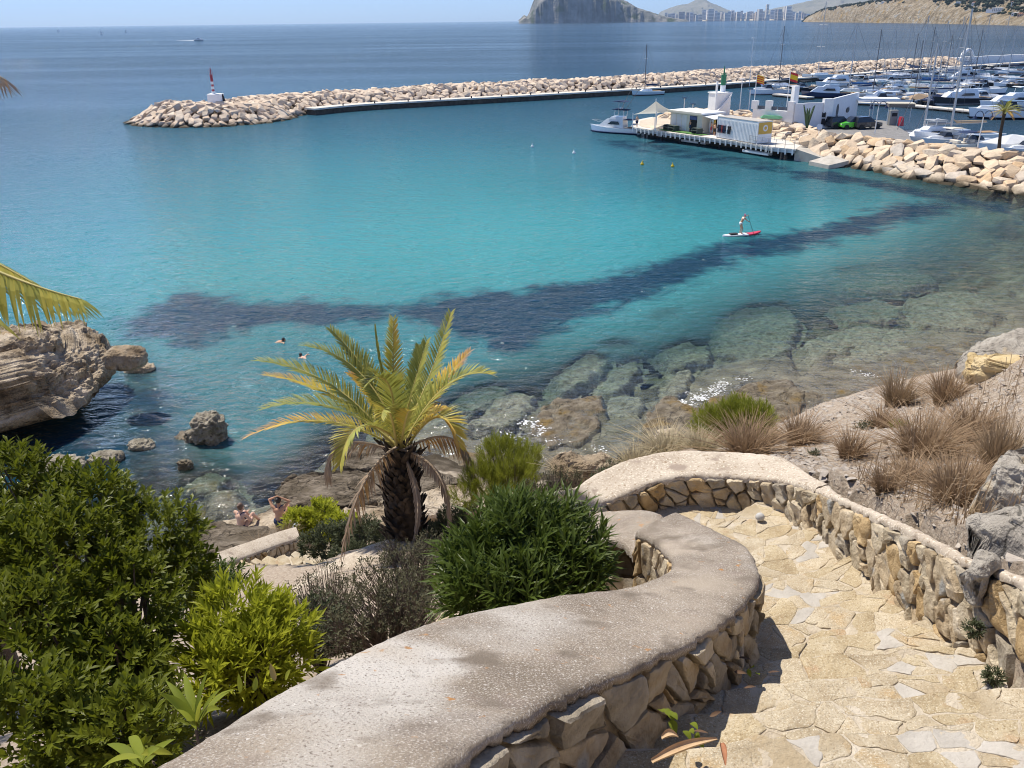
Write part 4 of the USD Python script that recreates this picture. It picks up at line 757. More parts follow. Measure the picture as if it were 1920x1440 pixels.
# right-hand outcrop beside the path
M_GREYROCK = mat('grey_limestone', [(.25, (.17, .15, .125)), (.42, (.27, .24, .20)), (.58, (.35, .315, .265)), (.8, (.46, .42, .36))], voro=1.1, scale=2.0, det=10, rough=.92, bump=.8, bscale=7, bdist=.10, spec=.2, stretch=(1.6, 1., .7), spots=((1.4, .60, .66, (.46, .335, .17)), (2.6, .63, .68, (.15, .135, .12))))
M_YELROCK = mat('yellow_limestone', [(.25, (.36, .26, .12)), (.5, (.50, .38, .20)), (.75, (.58, .47, .30))], scale=2.2, det=9, rough=.92, bump=.7, bscale=9, bdist=.06, spec=.2)
def crag(px, py, t, size, seed, m, rot=0., sub=5, amp=.12, freq=1.6, square=.6, tlt=0.):
    c = atd(px, py, t); v, f = blob(c, size, seed, sub=6, amp=amp * .7, freq=freq, rough=.03, square=square, rot=rot, cuts=18)
    return v, f
OC = thing('rock_outcrop', 'large grey and yellow outcrop rising at the right edge against the sea', 'rock', atd(1900, 720, 10))
part(OC, 'rock', crag(1930, 712, 10.6, (2.0, 1.7, 1.55), 21, M_GREYROCK, rot=.3, square=.4, amp=.2), M_GREYROCK, smooth=35, world=True)
part(OC, 'yellow_face', crag(1872, 712, 9.9, (.42, .8, .5), 22, M_YELROCK, rot=.9, amp=.14, square=.28, freq=2.6), M_YELROCK, smooth=35, world=True)
part(OC, 'lower_rock', crag(1955, 775, 9.4, (.9, .9, .6), 23, M_GREYROCK, rot=.5, amp=.12), M_GREYROCK, smooth=35, world=True)
OC2 = thing('rock_outcrop', 'smooth grey rock face at the right edge just above the retaining wall', 'rock', atd(1910, 1000, 4.9))
part(OC2, 'rock', crag(1985, 1000, 5.0, (.6, .9, 1.05), 25, M_GREYROCK, rot=.4, amp=.16, freq=2.4, square=.3), M_GREYROCK, smooth=35, world=True)
part(OC2, 'foot_slab', crag(1925, 1066, 4.35, (.3, .45, .26), 26, M_GREYROCK, rot=.2, amp=.09, freq=3., square=.3), M_GREYROCK, smooth=35, world=True)
part(OC2, 'yellow_block', crag(1893, 925, 6.0, (.26, .3, .24), 28, M_YELROCK, rot=.7, amp=.05, square=.4), M_YELROCK, smooth=35, world=True)
part(OC2, 'upper_rock', crag(1995, 880, 6.6, (.7, 1.0, .9), 29, M_GREYROCK, rot=.2, amp=.10), M_GREYROCK, smooth=35, world=True)
M_LEDGE = mat('shore_ledge', [(.25, (.05, .038, .025)), (.42, (.115, .092, .065)), (.56, (.19, .155, .115)), (.75, (.30, .25, .19))], scale=1.3, det=10, rough=.95, bump=1., bscale=3.5, bdist=.25, spec=.15, voro=.5, stretch=(1., 1.6, 3.), spots=((1.1, .56, .68, (.12, .095, .065)), (.6, .62, .72, (.36, .30, .22))))
part(OC2, 'overlapping_rock', crag(1930, 1035, 4.35, (.42, .55, .5), 41, M_GREYROCK, rot=.5, amp=.08, square=.35), M_GREYROCK, smooth=35, world=True)
part(OC2, 'leaning_slab', crag(1832, 1085, 4.12, (.15, .16, .34), 42, M_GREYROCK, rot=.3, amp=.03, square=.35), M_GREYROCK, smooth=35, world=True)
# pale rocks between palm and oleander and by the shore
for i, (px, py, t_, s, l, m) in enumerate([(1105, 882, 10.6, (.75, .5, .3), 'pale tan rock behind the far bend of the retaining wall', M_CLIFF), (1255, 838, 9.6, (.42, .4, .26), 'pale rock half hidden in grass beside the spiky green bush', M_CLIFF), (690, 985, 22.5, (2.6, 1.4, .55), 'sunlit pale rock ledge left of the palm trunk', M_CLIFF), (840, 960, 19.0, (2.4, 1.4, .6), 'sunlit pale rock ledge right of the palm trunk', M_CLIFF),
                                       (620, 930, 28.5, (5.6, 3.0, .45), 'grey-brown shore ledge behind the bathers', M_LEDGE), (450, 1025, 22.6, (3.8, 2.2, .45), 'cracked brown shore ledge left of the bathers', M_LEDGE), (760, 915, 28.5, (5.0, 3.2, .6), 'flat grey-brown shore ledge behind the palm crown', M_LEDGE), (720, 868, 31.5, (3.8, 2.0, .5), 'brown ledge at the water edge left of the palm trunk', M_LEDGE)]):
    c = atd(px, py, t_); t = thing('shore_rock', l, 'rock', c)
    part(t, 'rock', blob(c, s, 70 + i, sub=6, amp=.13, freq=1.1, rough=.06, square=.4, cuts=14), m, smooth=35, world=True)
# ================================================================ PLANTS
def unit(a): return a / (np.linalg.norm(a, axis=-1, keepdims=True) + 1e-12)

def leaf_cards(P, D, Nn, L, W, fold=.18, bend=.15, at=.5):
    """folded, bent leaves: base points P, directions D, upper-side normals Nn"""
    D = unit(D); S = unit(np.cross(D, Nn)); Nn = np.cross(S, D); L = np.broadcast_to(L, len(P))[:, None]; W = np.broadcast_to(W, len(P))[:, None]
    mid = P + D * L * at - Nn * W * fold
    a, b = P + D * L * at + S * W / 2 , P + D * L * at - S * W / 2
    tip = P + D * L - Nn * L * bend
    V = np.stack([P, a, b, mid, tip], 1).reshape(-1, 3); k = np.arange(len(P))[:, None] * 5
    F = np.stack([k + [0, 3, 1], k + [0, 2, 3], k + [1, 3, 4], k + [3, 2, 4]], 1).reshape(-1, 3)
    return V, F

def shoots_in(lobes, n, rg, shell=.55):
    w = np.array([r ** 2 for _, r in lobes]); w = w / w.sum(); k = rg.choice(len(lobes), n, p=w)
    c = np.array([l[0] for l in lobes])[k]; r = np.array([l[1] for l in lobes])[k]
    d = unit(rg.normal(size=(n, 3))); q = rg.uniform(shell, 1.05, n) ** .7
    return c + d * (r * q)[:, None], d, k

def shrub(name, label, cat, lobes, n, per, L, W, mats, seed, up=.5, spread=1.0, base=None, stem=.012, sq=.9, group=None, shell=.5, twigs=60, leafname='foliage', upn=True, fold=.18, bend=.15, at=.5, stemmat=None):
    rg = np.random.default_rng(seed); lobes = [(np.array(c, float), r) for c, r in lobes]
    if base is None:
        c = np.mean([l[0] for l in lobes], 0); base = np.array([c[0], c[1], ground(c[0], c[1])])
    t = thing(name, label, cat, base, group=group)
    P, d, k = shoots_in(lobes, n, rg, shell)
    P[:, 2] = np.maximum(P[:, 2], base[2] - .3)
    ax = unit(d + np.array([0, 0, up]) + rg.normal(0, .25, d.shape)); A = np.repeat(ax, per, 0); Q = np.repeat(P, per, 0)
    m = len(Q); j = np.tile(np.arange(per), n); ph = j * 2.4 + np.repeat(rg.uniform(0, 6.3, n), per)
    a1 = unit(np.cross(A, np.array([.3, .5, .81]))); a2 = np.cross(A, a1)
    rad = a1 * np.cos(ph)[:, None] + a2 * np.sin(ph)[:, None]
    op = spread * rg.uniform(.5, 1.3, m)[:, None] * (1 - .35 * j / per)[:, None]
    D = unit(A + rad * op); Q = Q + A * (j / per * L * sq * 1.6)[:, None] - A * L * .4
    sz = rg.uniform(.65, 1.25, m)
    half = np.arange(n) < n * .5
    V, F = leaf_cards(Q, D, unit(A * .5 + rg.normal(0, .3, A.shape) - rad * .3 + [0, 0, .9]), L * sz, W * sz, fold, bend, at)
    part(t, leafname, (V, F), mats, world=True)
    tw = MB()
    for i in rg.choice(n, min(n, twigs), replace=False):
        c = lobes[k[i]][0]; b0 = base + (c - base) * .1; b0[2] = base[2] - .05; md = b0 * .35 + c * .65 + rg.normal(0, .04, 3)
        tw.add(tube(spline_b(b0, md, P[i], 6), np.linspace(stem, stem * .25, 6), 4, cap=False))
    part(t, 'stems', tw.get(), stemmat or M_TWIG, world=True)
    return t
def spline_b(a, b, c, n):
    s = np.linspace(0, 1, n)[:, None]; a, b, c = map(np.asarray, (a, b, c))
    return (1 - s) ** 2 * a + 2 * s * (1 - s) * b + s ** 2 * c
def lob(px, py, t, rpx): return atd(px, py, t), rpx * t / F_PX

M_TWIG = mat('twig_bark', [(.3, (.07, .052, .038)), (.7, (.17, .13, .10))], scale=30, rough=.95)
M_BIGLEAF = leaf_mat('glossy_green_leaf', [(0, (.12, .14, .010)), (.35, (.22, .235, .016)), (.7, (.34, .335, .025)), (.9, (.44, .40, .04)), (1, (.50, .41, .06))], .40, .45, .2)
M_LIME = leaf_mat('lime_green_leaf', [(0, (.32, .34, .025)), (.5, (.48, .47, .04)), (.85, (.60, .54, .055)), (1, (.66, .52, .09))], .5, .5, .2)
M_OLE = leaf_mat('oleander_leaf', [(0, (.07, .10, .014)), (.4, (.125, .165, .022)), (.8, (.20, .235, .035)), (1, (.32, .33, .06))], .3, .42, .25)
M_FINE = leaf_mat('yellow_green_needle', [(0, (.20, .22, .022)), (.5, (.31, .33, .03)), (.85, (.42, .40, .045)), (1, (.46, .40, .08))], .35, .6, .3)
M_OLIVE = leaf_mat('olive_leaf', [(0, (.06, .07, .03)), (.5, (.11, .115, .045)), (.8, (.17, .16, .065)), (1, (.24, .19, .09))], .25, .6, .3)
M_DRYLEAF = leaf_mat('dry_leaf', [(0, (.08, .075, .04)), (.5, (.14, .115, .07)), (.8, (.22, .16, .10)), (1, (.12, .13, .05))], .2, .7, .2)
M_STRAW = leaf_mat('straw_grass', [(0, (.30, .215, .13)), (.4, (.44, .33, .20)), (.75, (.56, .44, .28)), (1, (.66, .55, .38))], .25, .7, .25)
M_RUSTGRASS = leaf_mat('rusty_grass', [(0, (.30, .205, .12)), (.4, (.44, .32, .195)), (.75, (.56, .44, .28)), (1, (.68, .57, .40))], .25, .7, .25)
M_PALEGRASS = leaf_mat('pale_grass', [(0, (.42, .35, .22)), (.5, (.55, .47, .30)), (1, (.66, .58, .40))], .25, .7, .25)

shrub('evergreen_bush', 'big dark glossy evergreen bush filling the lower left corner', 'bush',
      [lob(35, 950, 5.7, 105), lob(20, 890, 5.8, 50), lob(175, 960, 5.6, 80), lob(120, 1075, 5.1, 130), lob(290, 1015, 5.7, 85), lob(225, 1140, 5.0, 105), lob(335, 1065, 5.6, 55), lob(55, 1215, 4.6, 140), lob(205, 1270, 4.6, 105), lob(250, 1370, 3.9, 90), lob(60, 1390, 4.0, 140), lob(190, 1400, 4.2, 115), lob(268, 1200, 5.0, 50), lob(-60, 1050, 5.0, 120)],
      3300, 10, .062, .024, M_BIGLEAF, 1, up=.55, base=(-2.4, 4.3, ground(-2.4, 4.3)), stem=.02, twigs=140, at=.6, shell=.5)
shrub('evergreen_bush', 'dark low bush branch between the big bush and the lower steps', 'bush', [lob(395, 1095, 6.6, 38), lob(430, 1080, 6.8, 24), lob(370, 1120, 6.4, 40)], 330, 9, .055, .016, M_OLE, 2, up=.5, base=(-2.6, 5.6, ground(-2.6, 5.6)), twigs=30)
shrub('lime_bush', 'bright lime green bush beside the concrete cap left of the dry scrub', 'bush', [lob(450, 1165, 5.2, 70), lob(520, 1195, 5.2, 58), lob(395, 1215, 5.0, 48), lob(470, 1245, 5.0, 75), lob(545, 1240, 5.1, 36), lob(400, 1270, 4.8, 52)],
      560, 11, .085, .019, M_LIME, 3, up=.9, spread=.75, base=(-1.6, 4.1, ground(-1.6, 4.1)), twigs=90, at=.45)
shrub('oleander', 'round dark green oleander inside the curl of the foreground wall', 'oleander', [lob(985, 1055, 5.4, 100), lob(900, 1070, 5.3, 62), lob(1070, 1045, 5.4, 60), lob(1055, 985, 5.6, 36), lob(960, 995, 5.7, 44), lob(900, 1120, 5.0, 50), lob(1060, 1095, 5.1, 50), lob(980, 1125, 4.9, 48)],
      820, 12, .125, .019, M_OLE, 4, up=1.0, spread=.8, base=(.1, 4.6, ground(.1, 4.6)), twigs=90, at=.45, bend=.22)
shrub('feathery_bush', 'feathery yellow-green bush between the palm and the far bend of the wall', 'bush', [lob(945, 875, 12.6, 48), lob(985, 865, 12.6, 30), lob(905, 905, 12.4, 36), lob(965, 905, 12.2, 42), lob(870, 935, 12.2, 24), lob(935, 845, 12.7, 22)],
      900, 16, .10, .008, M_FINE, 5, up=1.6, spread=.55, base=(0, 11.4, ground(0, 11.4)), twigs=80)
shrub('feathery_bush', 'yellow-green spiky bush on the skyline above the wall bend', 'bush', [lob(1370, 795, 9.6, 40), lob(1330, 800, 9.6, 30), lob(1415, 795, 9.4, 32), lob(1385, 775, 9.7, 22)], 700, 14, .085, .008, M_FINE, 6, up=1.5, spread=.6, twigs=60)
shrub('olive_shrub', 'olive green low shrub between the bathers and the palm trunk', 'shrub', [lob(600, 975, 20, 32), lob(560, 985, 20, 26), lob(640, 990, 19.5, 28), lob(610, 955, 20.5, 18)], 520, 10, .11, .05, M_LIME, 7, up=.8, twigs=50)
shrub('olive_shrub', 'olive shrub spilling over the lower wall beside the steps', 'shrub', [lob(620, 1015, 17, 34), lob(660, 1005, 16.8, 30), lob(585, 1020, 17, 22), lob(690, 1010, 15.5, 30)], 620, 9, .075, .03, M_OLIVE, 8, up=.8, twigs=50)
shrub('olive_shrub', 'dull green shrub at the left foot of the palm trunk', 'shrub', [lob(690, 995, 14.0, 26), lob(665, 1040, 13.6, 24), lob(640, 1050, 13.8, 22)], 420, 9, .06, .022, M_OLIVE, 9, up=.8, twigs=40)
shrub('olive_shrub', 'grey-green shrub at the right foot of the palm trunk', 'shrub', [lob(845, 985, 13.0, 34), lob(880, 970, 12.8, 26), lob(820, 1010, 12.6, 26)], 480, 9, .055, .02, M_OLIVE, 10, up=.8, twigs=50)
def dry(label, lobes, seed, n=420, leafn=5, mat_=None, tw=420, L=.03):
    return shrub('dry_shrub', label, 'shrub', lobes, n, leafn, L, L * .42, mat_ or M_DRYLEAF, seed, up=.7, twigs=tw, stem=.0065, shell=.3)
dry('brown leafless scrub right behind the concrete cap, left of the oleander', [lob(690, 1150, 5.9, 60), lob(760, 1130, 5.9, 60), lob(640, 1190, 5.6, 50), lob(800, 1160, 5.6, 45)], 11, 620)
dry('olive and brown scrub between the oleander and the lower wall cap', [lob(760, 1065, 7.2, 55), lob(810, 1040, 7.4, 42), lob(700, 1095, 7.0, 50), lob(790, 1095, 6.6, 45)], 12, 640)
dry('sparse twiggy scrub in front of the lower steps', [lob(610, 1090, 8.0, 42), lob(570, 1110, 7.6, 34), lob(650, 1110, 7.2, 42)], 13, 260, 4)
dry('greyish scrub between lime bush and brown scrub', [lob(600, 1150, 6.2, 44), lob(590, 1200, 5.7, 40)], 14, 340, 5, M_OLIVE)
dry('low dry scrub in front of the palm trunk', [lob(730, 1035, 11.8, 30), lob(800, 1025, 11.8, 26), lob(770, 1045, 11.2, 24)], 15, 360, 5)
dry('dry shrub behind the far bend of the wall, left of the pale rocks', [lob(1150, 890, 9.2, 26), lob(1125, 905, 9.0, 24), lob(1170, 875, 9.4, 18)], 16, 340, 5, M_OLIVE)
dry('brown low scrub behind the oleander top', [lob(1040, 905, 9.6, 30), lob(1000, 925, 9.4, 26), lob(1080, 905, 9.6, 24)], 17, 340, 5)

def grass(label, px, py, t, wpx, hpx, seed, m, n=420, cat='grass', lean=.5, width=.0055):
    """a tussock: (px, py) its foot in the photograph"""
    rg = np.random.default_rng(seed); c = atd(px, py, t); c[2] = ground(c[0], c[1]) if abs(c[2] - ground(c[0], c[1])) < .5 else c[2]
    R, H = wpx * t / F_PX / 2, hpx * t / F_PX * 1.05
    g = thing('grass_tussock', label, cat, c)
    az = rg.uniform(0, 2 * PI, n); r0 = np.sqrt(rg.uniform(0, 1, n)) * R * .45
    b = np.column_stack([np.cos(az) * r0, np.sin(az) * r0, np.full(n, -.03)]); out = np.column_stack([np.cos(az), np.sin(az), np.zeros(n)]) + rg.normal(0, .75, (n, 3)) * [1, 1, 0] + np.array([.25, .1, 0])
    h = H * rg.uniform(.25, 1.0, n) ** .8; ln = R * rg.uniform(.2, 1.0, n) * lean * 2
    S = 5; s = np.linspace(0, 1, S); P = b[:, None] + out[:, None] * (ln[:, None] * s[None] ** 1.8)[..., None]
    P[..., 2] += h[:, None] * (s - .32 * (ln / (R + 1e-6))[:, None] * s ** 2.6)
    sd = unit(np.cross(out, [0, 0, 1.])); sd = unit(sd + rg.normal(0, .5, sd.shape)); w = width * (1 - .85 * s)[None, :, None] * rg.uniform(.6, 1.3, n)[:, None, None]
    V = np.stack([P - sd[:, None] * w, P + sd[:, None] * w], 2).reshape(-1, 3)
    k = (np.arange(n) * S * 2)[:, None, None] + (np.arange(S - 1) * 2)[None, :, None]
    F = np.concatenate([k + [0, 1, 3], k + [0, 3, 2]], 1).reshape(-1, 3)
    part(g, 'blades', (V, F), m, world=False)
    return g
for i, (l, px, py, t, w, h, m, n) in enumerate([
    ('rusty tussock just left of the path corner, below the spiky bush', 1400, 868, 8.1, 130, 85, M_RUSTGRASS, 560), ('straw tussock on the skyline right of the spiky bush', 1500, 840, 8.8, 100, 75, M_RUSTGRASS, 460), ('thin straw tussock alone on the bare gravel left of the thick ones', 1590, 880, 8.0, 80, 70, M_RUSTGRASS, 300),
    ('small rusty tussock close to the retaining wall stones', 1655, 950, 6.3, 75, 65, M_RUSTGRASS, 320), ('broad dark tussock in front of the grey outcrop, lowest on the slope', 1785, 975, 5.7, 130, 115, M_RUSTGRASS, 700), ('tall straw tussock on the skyline of the slope', 1680, 770, 10.6, 90, 85, M_STRAW, 420),
    ('reddish tussock on the skyline beside the yellow rock', 1765, 790, 10.0, 90, 80, M_RUSTGRASS, 420), ('wide tangle of brown grass in the middle of the slope', 1730, 870, 7.8, 170, 95, M_RUSTGRASS, 640), ('straw grass at the foot of the outcrop', 1860, 920, 6.9, 110, 120, M_STRAW, 560), ('brown grass between the tangle and the outcrop', 1810, 850, 8.3, 120, 80, M_RUSTGRASS, 460),
    ('pale long grass leaning over the wall cap, left of the rusty tussock', 1250, 878, 8.6, 120, 55, M_PALEGRASS, 520), ('pale grass above the highest point of the wall cap', 1310, 868, 8.4, 80, 45, M_PALEGRASS, 320), ('pale dry grass left of the far wall bend', 1190, 895, 8.4, 80, 55, M_PALEGRASS, 320), ('brown grass beside the oleander and the wall end', 1120, 925, 8.4, 60, 50, M_STRAW, 260),
    ('straw tussock in front of the left bather', 490, 1035, 18.5, 60, 70, M_STRAW, 420), ('thin straw tussock beside the right bather', 535, 1018, 19.5, 44, 55, M_STRAW, 280), ('straw grass on the slope above the dry palm frond', 1060, 890, 10.5, 60, 45, M_PALEGRASS, 240), ('low brown grass on the crest near the spiky bush', 1450, 815, 9.5, 60, 35, M_STRAW, 220), ('small straw tuft below the tall skyline tussock', 1650, 810, 9.4, 70, 55, M_RUSTGRASS, 240), ('reddish grass above the small rusty tussock', 1700, 930, 6.9, 90, 60, M_RUSTGRASS, 280)]):
    grass(l, px, py, t, w, h, 300 + i, m, int(n * 1.5))
for i, (l, px, py, t, r) in enumerate([('small green cushion plant left of the grass tangle', 1622, 808, 9.4, 13), ('bright green cushion plant in the bare gravel', 1655, 852, 8.3, 15), ('green cushion plant among the brown grass', 1690, 810, 9.2, 18), ('grey-green cushion plant in the grass tangle', 1722, 845, 8.4, 20), ('tiny pale green plant near the retaining wall', 1527, 862, 8.1, 9), ('small green weed growing at the foot of the retaining wall', 1525, 972, 6.75, 12), ('small green plant near the outcrop with a red fruit', 1830, 985, 5.4, 10)]):
    c, r = lob(px, py, t, r)
    shrub('cushion_plant', l, 'plant', [(c, r)], 90, 9, .045, .008, M_FINE if i in (1, 2) else M_OLIVE, 400 + i, up=.8, twigs=12, stem=.004, base=(c[0], c[1], min(ground(c[0], c[1]), c[2])))
for i, (l, px, py, t, r) in enumerate([('dark tuft growing out of the wall on the right, upper one', 1825, 1178, 3.95, 10), ('dark tuft growing out of the wall on the right, lower one', 1863, 1268, 3.75, 11)]):
    c, r = lob(px, py, t, r)
    shrub('wall_tuft', l, 'plant', [(c, r)], 50, 8, .022, .007, M_OLIVE, 420 + i, up=.3, twigs=8, stem=.002, base=c)

# ---------------------------------------------------------------- palms
M_FROND = leaf_mat('palm_leaflet', [(0, (.18, .205, .05)), (.22, (.31, .32, .07)), (.42, (.54, .46, .085)), (.58, (.60, .40, .06)), (.75, (.45, .26, .09)), (.88, (.33, .24, .16)), (1, (.26, .205, .16))], .3, .5, .35, attr='tone')
M_RACHIS = mat('palm_rachis', [(.3, (.32, .28, .08)), (.7, (.45, .36, .12))], scale=6, rough=.6)
M_RACHIS_DRY = mat('dry_rachis', [(.3, (.22, .16, .11)), (.7, (.36, .28, .2))], scale=6, rough=.9)
M_PTRUNK = mat('palm_trunk', [(.3, (.030, .022, .016)), (.7, (.09, .066, .045))], scale=9, rough=1., bump=.8, bscale=30)
M_BOOT = mat('palm_boot', [(.25, (.018, .013, .009)), (.5, (.045, .033, .023)), (.75, (.10, .072, .048))], scale=11, rough=.95, bump=.6, bscale=40, vary=.35)

def frond(t, pts, seed, tone0, tonetip, L=.42, n=62, W=.021, dead=False, hang=.0, r=.014, open_=.8, twist=0.):
    rg = np.random.default_rng(seed); a, b, c = map(np.array, pts); S = 40; curve = spline_b(a, b, c, S); tan = unit(np.gradient(curve, axis=0))
    up = np.array([0, 0, 1.]); side = unit(np.cross(tan, up) + 1e-6); nor = np.cross(side, tan)
    if twist: side, nor = side * math.cos(twist) + nor * math.sin(twist), nor * math.cos(twist) - side * math.sin(twist)
    fr = part(t, 'frond', tube(curve, np.linspace(r * 1.7, r * .25, S), 5), M_RACHIS_DRY if dead else M_RACHIS, smooth=True, world=True)
    u = np.tile(np.linspace(.13, .995, n), 2) + rg.normal(0, .004, 2 * n); u = np.clip(u, 0, 1); sg = np.repeat([-1., 1.], n); iu = u * (S - 1); i0 = np.minimum(iu.astype(int), S - 2); fu = (iu - i0)[:, None]
    P = curve[i0] * (1 - fu) + curve[i0 + 1] * fu; T = unit(tan[i0]); Sd = unit(side[i0]); Nn = nor[i0]
    prof = np.clip(np.minimum((u + .03) / .35, 1), 0, 1) ** .7 * (1 - .62 * np.clip((u - .55) / .45, 0, 1) ** 1.3)
    ln = L * prof * rg.uniform(.85, 1.12, 2 * n)
    fwd = (.55 + .75 * u)[:, None]
    D = unit(T * fwd + Sd * sg[:, None] * open_ + Nn * (.42 if not dead else .1) + rg.normal(0, .07 if not dead else .16, (2 * n, 3)) + np.array([0, 0, -hang]))
    K = 4; s = np.linspace(0, 1, K); dr = .16 + .2 * hang
    C = P[:, None] + D[:, None] * (ln[:, None] * s)[..., None]; C[..., 2] -= (ln[:, None] * dr * s ** 2)
    wv = unit(np.cross(D, np.cross(Sd * sg[:, None], T) + .2)); w = W * np.array([.55, 1., .75, .06])[None, :, None] * (.7 + .5 * prof)[:, None, None] * .5
    V = np.stack([C - wv[:, None] * w, C + wv[:, None] * w], 2)
    tone = np.clip(tone0 + (tonetip - tone0) * (u[:, None] ** 1.5 * .75 + .25 * s[None]) + rg.normal(0, .05, (2 * n, 1)) + (.06 * sg[:, None] * (1 - dead)), 0, 1)
    kk = (np.arange(2 * n) * K * 2)[:, None, None] + (np.arange(K - 1) * 2)[None, :, None]
    F = np.concatenate([kk + [0, 1, 3], kk + [0, 3, 2]], 1).reshape(-1, 3)
    lp = part(fr, 'leaflets', (V.reshape(-1, 3), F), M_FROND, world=True)
    primvar(lp, 'tone', np.repeat(tone[..., None], 2, 2).ravel())
    return fr
PT = 12.9
pb = atd(762, 1018, 13.15); pb[2] = ground(pb[0], pb[1]) - .05
ptop = atd(750, 848, 12.75)
PALM = thing('palm_tree', 'young palm with yellowing feathery fronds and thick dark trunk in front of the water', 'palm tree', pb)
tr_c = np.array([pb + (ptop - pb) * s for s in np.linspace(0, 1, 12)]); tr_r = np.interp(np.linspace(0, 1, 12), [0, .25, .7, 1], [.27, .27, .22, .17])
TK = part(PALM, 'trunk', tube(tr_c, tr_r, 16), M_PTRUNK, smooth=True, world=True)
rg = np.random.default_rng(77)
for k in range(165):
    s = .02 + .97 * (k / 165) ** .95; a = k * 2.39996 + rg.normal(0, .22); c = pb + (ptop - pb) * s; r = np.interp(s, np.linspace(0, 1, 12), tr_r)
    o = np.array([math.cos(a), math.sin(a), 0]); sd = np.array([-o[1], o[0], 0]); w, L = .075 * rg.uniform(.8, 1.2), rg.uniform(.13, .22) * (1 + .5 * (s > .85)); li = rg.uniform(.25, 1.0)
    b0 = c + o * (r - .03); b1 = b0 + np.array([0, 0, L * .45]) + o * .06 * li; b2 = b0 + np.array([0, 0, L]) + o * L * li
    q = np.array([b0 - sd * w, b0 + sd * w, b1 + sd * w * .8 + o * .025, b1 - sd * w * .8 + o * .025, b1 + o * .055, b2 + sd * w * .28, b2 - sd * w * .28, b0 + o * .05, b1 - o * .01])
    part(TK, 'leaf_base', hull(q), M_BOOT, world=True)
def fp(px, py, dt): return atd(px, py, PT + dt)
CR = (750, 840, 0)
FR = [  # tip, control, tone at foot, tone at tip, length, dead
    ((846, 586, .7), (800, 740, .5), .12, .30, .40, 0), ((738, 598, .5), (735, 740, .6), .30, .50, .36, 0), ((786, 650, .9), (780, 740, .8), .12, .22, .36, 0), ((620, 618, .6), (700, 690, .5), .08, .22, .40, 0), ((570, 648, .2), (690, 660, .4), .08, .20, .40, 0),
    ((484, 676, 0), (640, 690, .1), .14, .22, .42, 0), ((500, 703, .3), (640, 720, .5), .22, .70, .38, 0), ((496, 765, -.5), (630, 725, -.4), .12, .26, .42, 0), ((461, 820, -.2), (610, 745, -.3), .25, .86, .36, 0), ((637, 872, -1.3), (660, 740, -1.3), .22, .36, .40, 0),
    ((688, 722, -1.4), (745, 660, -1.5), .16, .24, .40, 0), ((715, 780, -1.7), (730, 730, -1.4), .22, .34, .38, 0), ((882, 658, .9), (820, 720, .7), .30, .92, .34, 0), ((920, 702, .2), (830, 680, .1), .14, .40, .42, 0), ((862, 838, -.5), (830, 720, -.6), .34, .62, .38, 0),
    ((800, 640, -.3), (772, 740, -.4), .10, .24, .38, 0), ((655, 700, .9), (710, 730, .9), .35, .75, .32, 0), ((770, 770, -1.5), (762, 760, -1.0), .26, .40, .30, 0), ((840, 770, .9), (800, 760, .8), .40, .70, .30, 0),
    ((888, 912, -.3), (880, 770, -.5), .72, .97, .32, 1), ((616, 902, -.4), (600, 790, -.5), .85, .98, .30, 1), ((640, 1045, -1.2), (670, 870, -1.5), .8, .97, .30, 1), ((842, 985, -.8), (845, 860, -.9), .95, 1.0, .17, 1), ((775, 1015, -.9), (800, 930, -.9), .95, 1., .12, 1)]
for i, (tip, ctl, t0, t1, L, dd) in enumerate(FR):
    a = fp(750 + (i % 5 - 2) * 4, 838 + (i % 3) * 5, 0 if not dd else -.12)
    frond(PALM, (a, fp(*ctl), fp(*tip)), 500 + i, t0, t1, L=L * .90, n=72 if not dd else 38, dead=bool(dd), hang=.0 if not dd else .9, W=.024)
frond(PALM, (fp(750, 838, .1), fp(715, 720, .2), fp(703, 612, .3)), 540, .1, .2, L=.2, n=44, open_=.12, W=.02)

# palm out of frame on the left whose fronds reach in
p2c = atd(-330, 330, 7.0); p2b = np.array([p2c[0], p2c[1] + .2, ground(p2c[0], p2c[1]) - .1])
PALM2 = thing('palm_tree', 'palm just outside the left edge, green frond tips hanging in above the cliff', 'palm tree', p2b)
part(PALM2, 'trunk', tube([p2b, (p2b + p2c) / 2, p2c], [.22, .18, .17], 14), M_PTRUNK, smooth=True, world=True)
def lp(px, py, t): return atd(px, py, t)
frond(PALM2, (p2c, lp(-60, 510, 6.4), lp(150, 560, 6.0)), 601, .12, .30, L=.42, n=72, hang=1.1, W=.024, r=.016)
frond(PALM2, (p2c, lp(-80, 450, 6.8), lp(62, 530, 6.5)), 602, .14, .36, L=.30, n=66, hang=.9, W=.024)
frond(PALM2, (p2c, lp(-150, 480, 6.2), lp(-8, 600, 5.8)), 603, .2, .4, L=.4, n=60, hang=1.0, W=.024)
frond(PALM2, (p2c, lp(-140, 60, 7.0), lp(12, 150, 6.8)), 604, .85, .98, L=.34, n=54, dead=True, hang=.9, W=.02)
frond(PALM2, (p2c, lp(-260, 120, 8.0), lp(-120, 20, 8.6)), 605, .12, .3, L=.4, n=60)
frond(PALM2, (p2c, lp(-520, 250, 6.0), lp(-640, 420, 5.4)), 606, .12, .3, L=.4, n=60)
frond(PALM2, (p2c, lp(-480, 160, 7.6), lp(-560, 100, 8.4)), 607, .12, .3, L=.4, n=60)

